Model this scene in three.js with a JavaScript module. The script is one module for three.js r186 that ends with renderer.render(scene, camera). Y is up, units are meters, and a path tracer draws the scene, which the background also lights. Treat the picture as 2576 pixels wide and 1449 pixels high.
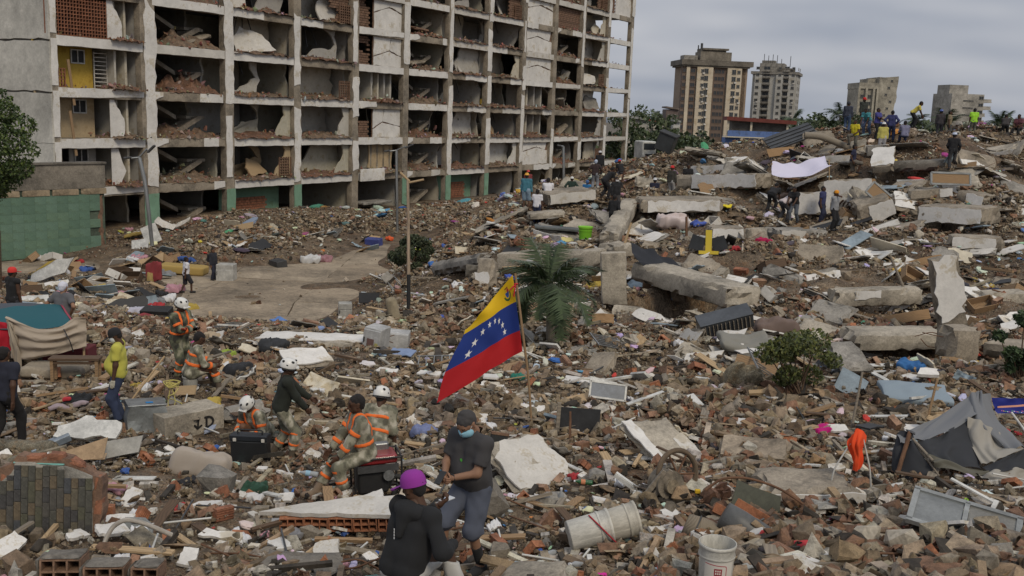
import * as THREE from 'three';
import { mergeGeometries, mergeVertices, toCreasedNormals } from 'three/addons/utils/BufferGeometryUtils.js';
import { ConvexGeometry } from 'three/addons/geometries/ConvexGeometry.js';
import { RoundedBoxGeometry } from 'three/addons/geometries/RoundedBoxGeometry.js';

// ---------------------------------------------------------------- camera, sky, sun, exposure
const scene = new THREE.Scene();
const EYE = 8.6, FPX = 2500;                                  // eye height above the plaza; focal length in units of a 2576-wide picture
const camera = new THREE.PerspectiveCamera(32.33, 16 / 9, 0.1, 3000);
camera.position.set(0, EYE, 0);
camera.rotation.order = 'YXZ';
camera.rotation.set(THREE.MathUtils.degToRad(-9.95), 0, THREE.MathUtils.degToRad(2.07));
camera.updateMatrixWorld(true);
const renderer = new THREE.WebGLRenderer({ antialias: true });
renderer.toneMapping = THREE.LinearToneMapping;
renderer.toneMappingExposure = 0.9;
renderer.shadowMap.enabled = true;

// seeded helpers
function rng(seed) { let s = seed | 0; return () => { s = (s + 0x6d2b79f5) | 0; let t = Math.imul(s ^ (s >>> 15), 1 | s); t = (t + Math.imul(t ^ (t >>> 7), 61 | t)) ^ t; return ((t ^ (t >>> 14)) >>> 0) / 4294967296; }; }
const hash3 = (x, y, z) => { let h = Math.imul(x | 0, 374761393) ^ Math.imul(y | 0, 668265263) ^ Math.imul(z | 0, 2147483647 ^ 0x5bd1e995); h = Math.imul(h ^ (h >>> 13), 1274126177); return ((h ^ (h >>> 16)) >>> 0) / 4294967296; };
const sm = (t) => t * t * (3 - 2 * t), lerp = (a, b, t) => a + (b - a) * t, clamp = (x, a, b) => Math.min(b, Math.max(a, x));
const sstep = (a, b, x) => sm(clamp((x - a) / (b - a), 0, 1));
function noise3(x, y, z) {
  const X = Math.floor(x), Y = Math.floor(y), Z = Math.floor(z), u = sm(x - X), v = sm(y - Y), w = sm(z - Z);
  const h = (i, j, k) => hash3(X + i, Y + j, Z + k);
  return lerp(lerp(lerp(h(0, 0, 0), h(1, 0, 0), u), lerp(h(0, 1, 0), h(1, 1, 0), u), v), lerp(lerp(h(0, 0, 1), h(1, 0, 1), u), lerp(h(0, 1, 1), h(1, 1, 1), u), v), w) * 2 - 1;
}
const fbm = (x, y, z, o = 4) => { let s = 0, a = 0.5; for (let i = 0; i < o; i++) { s += a * noise3(x, y, z); x *= 2.03; y *= 2.03; z *= 2.03; a *= 0.5; } return s; };
const V = (x, y, z) => new THREE.Vector3(x, y, z);

{ // overcast sky: thin grey-blue cloud sheets, brighter towards the zenith as cloud cover is
  const w = 1024, h = 512, d = new Float32Array(w * h * 4);
  for (let j = 0; j < h; j++) {
    const el = (j + 0.5) / h * Math.PI - Math.PI / 2;
    for (let i = 0; i < w; i++) {
      const az = (i + 0.5) / w * 2 * Math.PI, o = (j * w + i) * 4;
      const e = Math.max(el, 0), ce = Math.cos(el);
      const x = Math.cos(az) * ce, z = Math.sin(az) * ce, y = Math.max(Math.sin(e), 0);
      const q = 1 / (y + 0.16);
      const c1 = fbm(x * q * 0.85 + 3, 7.3, z * q * 1.9, 5), c2 = fbm(x * q * 2.6, 2.1, z * q * 5.2 + 9, 5);
      const cl = clamp(0.5 + c1 * 0.75 + c2 * 0.42, 0, 1);
      const g = 1 + 0.75 * Math.sin(e);
      const dark = [0.255, 0.285, 0.345], light = [0.435, 0.445, 0.475];
      const k = el < 0 ? 0.35 : 1;
      for (let c = 0; c < 3; c++) d[o + c] = lerp(dark[c], light[c], cl) * g * k * 1.24;
      d[o + 3] = 1;
    }
  }
  const t = new THREE.DataTexture(d, w, h, THREE.RGBAFormat, THREE.FloatType);
  t.mapping = THREE.EquirectangularReflectionMapping; t.magFilter = THREE.LinearFilter; t.needsUpdate = true;
  scene.background = t; scene.environment = t;
}
const sun = new THREE.DirectionalLight(new THREE.Color(1, 0.885, 0.7), 1.8);
sun.position.set(45, 90, 40); sun.target.position.set(0, 0, -45); sun.castShadow = true; sun.shadow.radius = 30;
Object.assign(sun.shadow.camera, { left: -90, right: 90, top: 90, bottom: -90, near: 1, far: 300 }); sun.shadow.mapSize.set(4096, 4096);
scene.add(sun, sun.target);

// ---------------------------------------------------------------- picture-to-place helper, names, materials
const _v = V(0, 0, 0);
const ray = (px, py) => V((px - 1288) / FPX, -(py - 724.5) / FPX, -1).applyQuaternion(camera.quaternion);   // a line of sight, used to measure where things stand
const AT = (px, py, depth) => { const r = ray(px, py); return r.multiplyScalar(depth / -r.z).add(camera.position); };
const used = {};
const named = (n) => { const k = used[n] = (used[n] ?? -1) + 1; return k ? n + '_' + String(k).padStart(3, '0') : n; };
function tag(o, label, category, group, kind) { o.userData.label = label; if (category) o.userData.category = category; if (group) o.userData.group = group; if (kind) o.userData.kind = kind; return o; }
const shade = (o) => { o.castShadow = o.receiveShadow = true; return o; };
function mesh(name, geo, m, parent) { const o = shade(new THREE.Mesh(geo, m)); o.name = parent ? name : named(name); (parent || scene).add(o); return o; }
function thing(name, label, category, pos, group) { const g = new THREE.Group(); g.name = named(name); g.userData.kind = 'thing'; scene.add(g); if (pos) g.position.copy(pos); return tag(g, label, category, group); }
function structure(name, geo, m) { const o = mesh(name, geo, m); o.userData.kind = 'structure'; return o; }

// textures: tileable fbm value noise
function pnoise(n, cells, seed) {
  const r = rng(seed), g = new Float32Array(cells * cells).map(() => r()), out = new Float32Array(n * n);
  for (let y = 0; y < n; y++) for (let x = 0; x < n; x++) {
    const fx = x / n * cells, fy = y / n * cells, X = Math.floor(fx), Y = Math.floor(fy), u = sm(fx - X), v = sm(fy - Y), a = (i, j) => g[((Y + j) % cells) * cells + (X + i) % cells];
    out[y * n + x] = lerp(lerp(a(0, 0), a(1, 0), u), lerp(a(0, 1), a(1, 1), u), v);
  }
  return out;
}
function layers(n, list) { const o = new Float32Array(n * n); let W = 0; for (const [c, w, s] of list) { W += w; const p = pnoise(n, c, s); for (let i = 0; i < o.length; i++) o[i] += p[i] * w; } for (let i = 0; i < o.length; i++) o[i] /= W; return o; }
function texture(n, f, srgb = true) {
  const d = new Uint8Array(n * n * 4);
  for (let i = 0; i < n * n; i++) { const c = f(i % n, (i / n) | 0, i); d[i * 4] = clamp(c[0], 0, 1) * 255; d[i * 4 + 1] = clamp(c[1], 0, 1) * 255; d[i * 4 + 2] = clamp(c[2], 0, 1) * 255; d[i * 4 + 3] = 255; }
  const t = new THREE.DataTexture(d, n, n); t.wrapS = t.wrapT = THREE.RepeatWrapping; t.magFilter = THREE.LinearFilter; t.minFilter = THREE.LinearMipmapLinearFilter; t.generateMipmaps = true; t.colorSpace = srgb ? THREE.SRGBColorSpace : THREE.NoColorSpace; t.needsUpdate = true; return t;
}
const TX = {}, BP = {};
{
  const a = layers(512, [[4, 1, 1], [9, 0.8, 2], [23, 0.7, 3], [64, 0.6, 4], [200, 0.7, 5]]), b = layers(512, [[5, 1, 11], [14, 0.7, 12], [40, 0.5, 13], [130, 0.5, 14]]), f = layers(512, [[90, 1, 21], [256, 1, 22]]);
  TX.concrete = texture(512, (x, y, i) => { const v = 0.62 + 0.55 * (a[i] - 0.5) + 0.5 * (b[i] - 0.5) + 0.18 * (f[i] - 0.5) + 0.2, s = b[i] > 0.6 ? 0.94 : 1; return [v * s, v * s * 0.985, v * s * 0.96]; });
  TX.plaster = texture(512, (x, y, i) => { const st = sstep(0.56, 0.7, b[i]), v = 0.93 + 0.26 * (a[i] - 0.5) - 0.09 * st; return [v, v * (1 - 0.03 * st), v * (1 - 0.09 * st)]; });
  TX.dirt = texture(512, (x, y, i) => { const v = 0.7 + 0.75 * (a[i] - 0.5) + 0.6 * (f[i] - 0.5), r = sstep(0.5, 0.65, b[i]); return [v, v * (0.97 - 0.07 * r), v * (0.94 - 0.13 * r)]; });
  TX.grime = texture(512, (x, y, i) => { const v = 0.86 + 0.4 * (a[i] - 0.5) + 0.25 * (b[i] - 0.5); return [v, v, v * 0.985]; });
  const wn = layers(512, [[3, 1, 31], [6, 1, 32]]);
  TX.wood = texture(512, (x, y, i) => { const g = pw(x, y, wn[i]); const v = 0.86 + 0.12 * g; return [v, v * 0.98, v * 0.95]; });
  function pw(x, y, n) { return Math.sin(y * 0.32 + n * 26) * 0.5 + (hash3(x >> 5, y, 3) - 0.5) * 0.9; }
  TX.cloth = texture(256, (x, y) => { const v = 0.9 + 0.1 * ((x + y) & 1 ? 1 : 0) * hash3(x, y, 5) + 0.06 * (hash3(x >> 1, y >> 1, 9) - 0.5); return [v, v, v]; });
  BP.rough = texture(512, (x, y, i) => { const v = 0.5 * a[i] + 0.5 * f[i]; return [v, v, v]; }, false);
  BP.fine = texture(512, (x, y, i) => [f[i], f[i], f[i]], false);
}
const rep = {};
function tx(t, k) { const key = t + k; if (!rep[key]) { const c = TX[t].clone(); c.repeat.set(k, k); c.needsUpdate = true; rep[key] = c; } return rep[key]; }
function bp(t, k) { const key = 'b' + t + k; if (!rep[key]) { const c = BP[t].clone(); c.repeat.set(k, k); c.needsUpdate = true; rep[key] = c; } return rep[key]; }
function mat(rgb, o = {}) {
  const { t = 'grime', k = 0.5, bump = 0, bt = 'rough', bk, ...more } = o;
  const m = new THREE.MeshPhysicalMaterial({ roughness: 0.9, side: THREE.DoubleSide, ...more });
  m.color.setRGB(...rgb); if (t) m.map = tx(t, k); if (bump) { m.bumpMap = bp(bt, bk ?? k); m.bumpScale = bump; } return m;
}
const M = {
  concrete: mat([0.37, 0.325, 0.265], { t: 'concrete', k: 0.35, bump: 0.012 }),
  concreteLight: mat([0.46, 0.42, 0.355], { t: 'concrete', k: 0.3, bump: 0.01 }),
  concreteGrey: mat([0.34, 0.325, 0.30], { t: 'concrete', k: 0.4, bump: 0.012 }),
  concreteDark: mat([0.20, 0.185, 0.165], { t: 'concrete', k: 0.4, bump: 0.012 }),
  white: mat([0.72, 0.695, 0.655], { t: 'plaster', k: 0.22, bump: 0.004 }),
  whiteOld: mat([0.60, 0.57, 0.52], { t: 'plaster', k: 0.3, bump: 0.006 }),
  cream: mat([0.62, 0.56, 0.44], { t: 'plaster', k: 0.25 }),
  brick: mat([0.36, 0.155, 0.09], { t: 'concrete', k: 1.2, bump: 0.006 }),
  brickDull: mat([0.27, 0.165, 0.115], { t: 'concrete', k: 1, bump: 0.006 }),
  terracotta: mat([0.45, 0.19, 0.10], { t: 'concrete', k: 0.8, bump: 0.005 }),
  wood: mat([0.37, 0.25, 0.145], { t: 'wood', k: 0.8, bump: 0.002 }),
  woodPale: mat([0.52, 0.385, 0.235], { t: 'wood', k: 0.8 }),
  woodDark: mat([0.13, 0.085, 0.055], { t: 'wood', k: 0.8, bump: 0.002 }),
  woodGrey: mat([0.30, 0.265, 0.22], { t: 'wood', k: 0.7, bump: 0.003 }),
  metal: mat([0.42, 0.43, 0.44], { metalness: 0.75, roughness: 0.42, k: 1 }),
  metalDark: mat([0.10, 0.10, 0.105], { metalness: 0.4, roughness: 0.5, k: 1 }),
  rust: mat([0.20, 0.105, 0.06], { t: 'concrete', k: 2, roughness: 0.9 }),
  black: mat([0.022, 0.022, 0.024], { roughness: 0.6 }),
  rubber: mat([0.03, 0.03, 0.03], { roughness: 0.8 }),
  whitePaint: mat([0.68, 0.67, 0.65], { roughness: 0.45, k: 1.1 }),
  card: mat([0.48, 0.34, 0.22], { k: 0.9 }),
  dirt: mat([0.335, 0.27, 0.205], { t: 'dirt', k: 0.3, bump: 0.04, bk: 0.5 }),
};
const clothMats = {};
const cloth = (r, g, b) => clothMats[[r, g, b]] ??= mat([r, g, b], { t: 'cloth', k: 12, roughness: 1, sheen: 0.15 });

// box-projected uv in metres
function buv(g, off = 0) {
  if (g.index) g = g.toNonIndexed();
  const p = g.attributes.position, uv = new Float32Array(p.count * 2), a = V(0, 0, 0), b = V(0, 0, 0), c = V(0, 0, 0);
  for (let i = 0; i < p.count; i += 3) {
    a.fromBufferAttribute(p, i); b.fromBufferAttribute(p, i + 1); c.fromBufferAttribute(p, i + 2);
    const nx = Math.abs((b.y - a.y) * (c.z - a.z) - (b.z - a.z) * (c.y - a.y)), ny = Math.abs((b.z - a.z) * (c.x - a.x) - (b.x - a.x) * (c.z - a.z)), nz = Math.abs((b.x - a.x) * (c.y - a.y) - (b.y - a.y) * (c.x - a.x));
    for (let k = 0; k < 3; k++) { const x = p.getX(i + k), y = p.getY(i + k), z = p.getZ(i + k), o = (i + k) * 2; if (nx >= ny && nx >= nz) { uv[o] = z + off; uv[o + 1] = y; } else if (ny >= nz) { uv[o] = x + off; uv[o + 1] = z; } else { uv[o] = x + off; uv[o + 1] = y; } }
  }
  g.setAttribute('uv', new THREE.BufferAttribute(uv, 2)); return g;
}
const clean = (g) => { if (g.index) g = g.toNonIndexed(); for (const k of Object.keys(g.attributes)) if (!['position', 'normal', 'uv'].includes(k)) g.deleteAttribute(k); return g; };
const merge = (list) => mergeGeometries(list.map(clean));
const box = (w, h, d, x = 0, y = 0, z = 0) => buv(new THREE.BoxGeometry(w, h, d).translate(x, y, z), x * 0.37 + y * 0.11);
const rbox = (w, h, d, r, x = 0, y = 0, z = 0) => buv(new RoundedBoxGeometry(w, h, d, 2, r).translate(x, y, z));
const cyl = (r0, r1, h, n = 16, open = false) => clean(new THREE.CylinderGeometry(r0, r1, h, n, 1, open));
function tube(pts, r, n = 6, seg) { return clean(new THREE.TubeGeometry(new THREE.CatmullRomCurve3(pts, false, 'catmullrom', 0.4), seg || pts.length * 5, r, n)); }
const lathe = (pts, n = 24) => clean(new THREE.LatheGeometry(pts.map((p) => new THREE.Vector2(...p)), n));
function rod(a, b, r0, r1 = r0, n = 8) { const d = b.clone().sub(a), g = new THREE.CylinderGeometry(r1, r0, d.length(), n); g.applyQuaternion(new THREE.Quaternion().setFromUnitVectors(V(0, 1, 0), d.clone().normalize())); const m = a.clone().add(b).multiplyScalar(0.5); return clean(g.translate(m.x, m.y, m.z)); }
// chipped concrete block: subdivided box whose edges and ends are worn
function roughBox(l, h, w, seed = 1, end = 0.06, wear = 0.018, seg = 0.22) {
  const n = (x) => clamp(Math.round(x / seg), 2, 26);
  let g = new THREE.BoxGeometry(l, h, w, n(l), n(h), n(w)); g.deleteAttribute('normal'); g.deleteAttribute('uv'); g = mergeVertices(g, 1e-4);
  const p = g.attributes.position;
  for (let i = 0; i < p.count; i++) {
    let x = p.getX(i), y = p.getY(i), z = p.getZ(i);
    const ex = Math.abs(Math.abs(x) - l / 2) < 1e-4, ey = Math.abs(Math.abs(y) - h / 2) < 1e-4, ez = Math.abs(Math.abs(z) - w / 2) < 1e-4, q = seed * 7.31;
    const n1 = noise3(x * 3 + q, y * 3, z * 3), n2 = noise3(x * 9, y * 9 + q, z * 9), on = ex + ey + ez;
    const k = on >= 2 ? wear * (0.6 + 1.2 * Math.abs(n1) + 0.6 * n2 * n2 + 4 * Math.max(0, n1 * 0.7 + n2 * 0.4 - 0.15)) : 0;
    if (ex) x -= Math.sign(x) * (k + end * (0.5 + 0.5 * noise3(y * 5 + q, z * 5, q) + 0.5 * n2)); if (ey) y -= Math.sign(y) * (k + wear * 0.6 * n2); if (ez) z -= Math.sign(z) * (k + wear * 0.6 * n1);
    p.setXYZ(i, x, y, z);
  }
  g = toCreasedNormals(g, 0.6); return buv(g, seed);
}
// a flat plate with a ragged outline; ex = thickness
function ragged(pts, amp, step, seed, ex = 0.03) {
  const s = new THREE.Shape(), out = [];
  for (let i = 0; i < pts.length; i++) {
    const [x0, y0, keep] = pts[i], [x1, y1] = pts[(i + 1) % pts.length], L = Math.hypot(x1 - x0, y1 - y0), n = keep ? 1 : Math.max(1, Math.round(L / step));
    for (let k = 0; k < n; k++) { const t = k / n, e = k ? amp * (fbm((x0 + (x1 - x0) * t) / step * 0.7 + seed * 3.1, (y0 + (y1 - y0) * t) / step * 0.7, seed, 3) * 2) : 0; out.push([lerp(x0, x1, t) - (y1 - y0) / (L || 1) * e, lerp(y0, y1, t) + (x1 - x0) / (L || 1) * e]); }
  }
  out.forEach(([x, y], i) => (i ? s.lineTo(x, y) : s.moveTo(x, y))); s.closePath();
  return buv(new THREE.ExtrudeGeometry(s, { depth: ex, bevelEnabled: false }), seed);
}
// irregular lump
function lump(seed, sx, sy, sz, n = 14) { const r = rng(seed), pts = []; for (let i = 0; i < n; i++) { const v = V(r() - 0.5, r() - 0.5, r() - 0.5).multiplyScalar(2), m = Math.max(Math.abs(v.x), Math.abs(v.y), Math.abs(v.z)); v.multiplyScalar((0.75 + 0.25 * r()) / m * 0.5); pts.push(V(v.x * sx, v.y * sy, v.z * sz)); } return buv(new ConvexGeometry(pts), seed); }

// ---------------------------------------------------------------- the lie of the land
const LAND = (() => {
  const px = [[0,1440,8.8],[300,1440,8.9],[600,1440,9.1],[900,1440,9.2],[1160,1437,9.8],[1500,1440,9],[1800,1440,8.6],[2200,1440,8.7],[2576,1440,8.9],[0,1700,6.6],[1288,1700,6.6],[2576,1700,6.6],
    [0,1250,12.2],[600,1250,12.4],[1000,1250,12.6],[1300,1250,12.6],[1800,1250,12],[2200,1250,12],[2576,1250,12.2],[0,1110,16],[300,1090,16.6],[705,1140,16.2],[1000,1120,15.6],[1300,1065,16.5],[1600,1080,15.8],[1900,1080,15.8],[2300,1080,15.8],[2576,1080,16],
    [0,960,20],[455,960,19.3],[750,960,19.6],[1100,960,19.8],[1500,960,20],[1900,930,20.8],[2300,930,20.8],[2576,930,21],[0,850,25],[350,850,25],[650,870,24],[950,870,24.5],[1200,850,26],[1500,850,24.5],[1800,850,24.8],[2200,850,24.8],[2576,850,25],
    [0,760,33],[300,790,31],[520,810,33],[700,822,35],[850,815,36],[1000,790,33],[1150,760,32],[1300,760,31],[1550,760,30],[1800,760,29.5],[2100,750,29.5],[2400,750,29.5],[2576,750,29.5],
    [60,720,42],[160,720,42.3],[250,720,43],[370,725,44],[480,735,45],[600,735,44.5],[800,720,47],[900,680,52.5],[950,640,58],[250,650,53],[300,620,55],[400,580,60],[600,566,62],[500,660,52],[600,640,54],[700,640,55],[800,620,59],[750,558,66],[900,545,70],[900,632,60],[640,692,51.5],[560,768,43],[700,782,42],[700,705,50],[850,745,46],[850,690,52.5],[950,690,52.5],[780,790,41.6],[600,750,44.8],[950,655,58],[520,745,45.2],[900,760,42.5],[1100,530,80],[1050,600,66],
    [1020,690,47],[1100,690,42],[1200,680,38.5],[1200,590,46],[1400,680,34.5],[1300,620,38],[1320,528,46],[1230,560,52],[1150,580,56],[1500,600,41],[1500,500,52],[1500,440,62],[1430,490,57],[1650,500,52],[1650,430,58],[1650,620,38.5],
    [1800,650,36],[1800,540,44],[1800,450,54],[1800,380,62],[2090,600,42],[2090,520,46],[2100,440,48.5],[2150,368,50.5],[2100,345,56],[1950,360,60],[2400,620,37],[2400,500,44],[2393,430,46],[2400,345,56],[2576,620,37],[2576,480,45],[2576,330,57],[2250,600,39.5]];
  const P = px.map(([x, y, d]) => { const a = AT(x, y, d); return [a.x, -a.z, a.y]; });
  for (const q of [[10,80,5],[25,75,6],[36,75,6],[10,104,1],[30,104,2],[-10,104,0],[-30,104,0],[-42,62,0],[-42,40,0.6],[-30,20,2.5],[45,40,5],[40,20,4],[30,10,4],[-20,8,4],[0,0,4.4],[20,0,4.4],[-20,0,4.4],[60,60,6]]) P.push(q);
  const n = P.length, N = n + 3, A = Array.from({ length: N }, () => new Float64Array(N + 1)), U = (r2) => (r2 > 0 ? r2 * Math.log(r2) : 0);
  for (let i = 0; i < n; i++) { for (let j = 0; j < n; j++) A[i][j] = U((P[i][0] - P[j][0]) ** 2 + (P[i][1] - P[j][1]) ** 2) + (i === j ? 0.4 : 0); [1, P[i][0], P[i][1]].forEach((v, k) => { A[i][n + k] = A[n + k][i] = v; }); A[i][N] = P[i][2]; }
  for (let c = 0; c < N; c++) { let b = c; for (let r = c + 1; r < N; r++) if (Math.abs(A[r][c]) > Math.abs(A[b][c])) b = r; [A[c], A[b]] = [A[b], A[c]]; for (let r = c + 1; r < N; r++) { const f = A[r][c] / A[c][c]; if (f) for (let k = c; k <= N; k++) A[r][k] -= f * A[c][k]; } }
  const w = new Float64Array(N); for (let r = N - 1; r >= 0; r--) { let s = A[r][N]; for (let k = r + 1; k < N; k++) s -= A[r][k] * w[k]; w[r] = s / A[r][r]; }
  const raw = (x, d) => { let s = w[n] + w[n + 1] * x + w[n + 2] * d; for (let i = 0; i < n; i++) s += w[i] * U((x - P[i][0]) ** 2 + (d - P[i][1]) ** 2); return s; };
  const X0 = -48, X1 = 58, D0 = 1, D1 = 106, c = 0.5, nx = (X1 - X0) / c + 1, nd = (D1 - D0) / c + 1, g = new Float32Array(nx * nd);
  for (let j = 0; j < nd; j++) for (let i = 0; i < nx; i++) g[j * nx + i] = raw(X0 + i * c, D0 + j * c);
  return (x, d) => { const fx = clamp((x - X0) / c, 0, nx - 1.001), fd = clamp((d - D0) / c, 0, nd - 1.001), i = fx | 0, j = fd | 0, u = fx - i, v = fd - j, q = g.subarray(j * nx + i); return Math.max(lerp(lerp(q[0], q[1], u), lerp(q[nx], q[nx + 1], u), v), -0.05); };
})();
// where a line of sight meets the land (up = metres above it)
function ON(px, py, up = 0) { const r = ray(px, py), k = 1 / -r.z; let lo = 4, d = 4; for (; d < 105; d += 0.1) if (EYE + r.y * k * d < LAND(r.x * k * d, d) + up) break; lo = d - 0.1; for (let i = 0; i < 12; i++) { const m = (lo + d) / 2; if (EYE + r.y * k * m < LAND(r.x * k * m, m) + up) d = m; else lo = m; } return V(r.x * k * d, EYE + r.y * k * d, -d); }
const PITS = [];                                              // hollows under collapsed slabs: [x, depth, rx, rd, metres]
for (const [x, y, rx, rd, m] of [[1740,760,3.2,1.6,1.5],[2480,905,1.6,1.2,1.2],[2250,890,1.6,1.0,0.9],[2360,570,2.6,1.6,1.4],[1760,525,3.5,1.5,1.2],[1740,490,3,1.3,1],[1900,600,2.4,1.2,0.9],[1180,690,2.2,1.4,1],[1420,500,2.5,1.2,0.8],[2270,425,2,1.2,1],[1980,480,2.4,1.2,0.8],[2300,660,1,1,0.2]]) { const a = ON(x, y); PITS.push([a.x, -a.z, rx, rd, m]); }
function H(x, z) {                                            // height of the rubble ground at a place
  const d = -z, b = LAND(x, d), k = sstep(0.05, 0.9, b); let h = b;
  for (const [px, pd, rx, rd, m] of PITS) { const q = ((x - px) / rx) ** 2 + ((d - pd) / rd) ** 2; if (q < 1) h -= m * (1 - q) * (1 - q) * 2.0; }
  const up = sstep(20, 30, d) * sstep(2, 3, b); return h + k * ((0.2 + 0.6 * up) * fbm(x * 0.45, 3, z * 0.45, 3) + (0.11 + 0.16 * up) * fbm(x * 1.5, 8, z * 1.5, 3));
}
const G = (px, py, up = 0) => { const a = ON(px, py); a.y = H(a.x, a.z) + up; return a; };   // a spot on the rubble
// ---------------------------------------------------------------- ground
{ const g = new THREE.CircleGeometry(1600, 64).rotateX(-Math.PI / 2).translate(0, -0.12, 0); const uv = g.attributes.uv, p = g.attributes.position; for (let i = 0; i < p.count; i++) uv.setXY(i, p.getX(i), p.getZ(i)); structure('ground', g, mat([0.20, 0.18, 0.14], { t: 'dirt', k: 0.05 })); }
{ // rubble terrain
  const xs = [], ds = []; for (let x = -46; x <= 56; x += 0.24) xs.push(x); for (let d = 1.5; d < 105; d += 0.13 + d * 0.0055) ds.push(d);
  const nx = xs.length, nd = ds.length, pos = new Float32Array(nx * nd * 3), col = new Float32Array(nx * nd * 3), uv = new Float32Array(nx * nd * 2), idx = [];
  const pal = [[0.335, 0.264, 0.184], [0.24, 0.182, 0.122], [0.24, 0.16, 0.106], [0.385, 0.325, 0.25]];
  ds.forEach((d, j) => xs.forEach((x, i) => {
    const o = j * nx + i, y = H(x, -d) - 0.03; pos.set([x, y, -d], o * 3); uv.set([x, d], o * 2);
    const a = sstep(-0.15, 0.25, fbm(x * 0.23, 1, d * 0.23, 3)), b = sstep(0.05, 0.4, fbm(x * 0.6 + 40, 5, d * 0.6, 3)), c = sstep(0.12, 0.35, fbm(x * 1.9, 9, d * 1.9 + 7, 2));
    for (let k = 0; k < 3; k++) { let v = lerp(pal[0][k], pal[1][k], a); v = lerp(v, pal[2][k], b * 0.6); v = lerp(v, pal[3][k], c * 0.55); col[o * 3 + k] = v * (0.85 + 0.3 * hash3(i, j, 4)); }
    if (i && j) idx.push(o - nx - 1, o - nx, o - 1, o - nx, o, o - 1);
  }));
  const g = new THREE.BufferGeometry(); g.setAttribute('position', new THREE.BufferAttribute(pos, 3)); g.setAttribute('color', new THREE.BufferAttribute(col, 3)); g.setAttribute('uv', new THREE.BufferAttribute(uv, 2)); g.setIndex(idx); g.computeVertexNormals();
  structure('terrain', g, mat([1, 1, 1], { t: 'dirt', k: 0.45, bump: 0.05, bk: 0.7, vertexColors: true }));
}
{ // concrete plaza: cracked cast panels, each with its own edge
  const root = new THREE.Group(); root.name = 'plaza'; root.userData.kind = 'structure'; scene.add(root);
  const cs = [-31, -25.2, -19.6, -14.3, -9.2, -3.2, 2], ds = [37.2, 43.4, 48.9, 54.7, 60.5, 67];
  const ms = [[0.40, 0.33, 0.248], [0.37, 0.303, 0.226], [0.425, 0.355, 0.27]].map((c) => mat(c, { t: 'concrete', k: 0.13, bump: 0.006 }));
  for (let i = 0; i < 6; i++) for (let j = 0; j < 5; j++) {
    const e = (a, b) => 0.55 * noise3(a * 1.7, 3, b * 1.9), q = (a, b) => [cs[a] + e(a, b), ds[b] + e(b + 9, a)];
    const P = [q(i, j), q(i + 1, j), q(i + 1, j + 1), q(i, j + 1)], cx = (P[0][0] + P[2][0]) / 2, cd = (P[0][1] + P[2][1]) / 2;
    const g = ragged(P.map(([x, d]) => [cx + (x - cx) * 0.994, cd + (d - cd) * 0.994]), 0.05, 0.5, i * 7 + j, 0.1).rotateX(-Math.PI / 2).translate(0, -0.09 + 0.012 * noise3(i * 3.3, 1, j * 2.7), 0);
    mesh('concrete_panel', g, ms[(i * 2 + j) % 3], root);
  }
}
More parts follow.
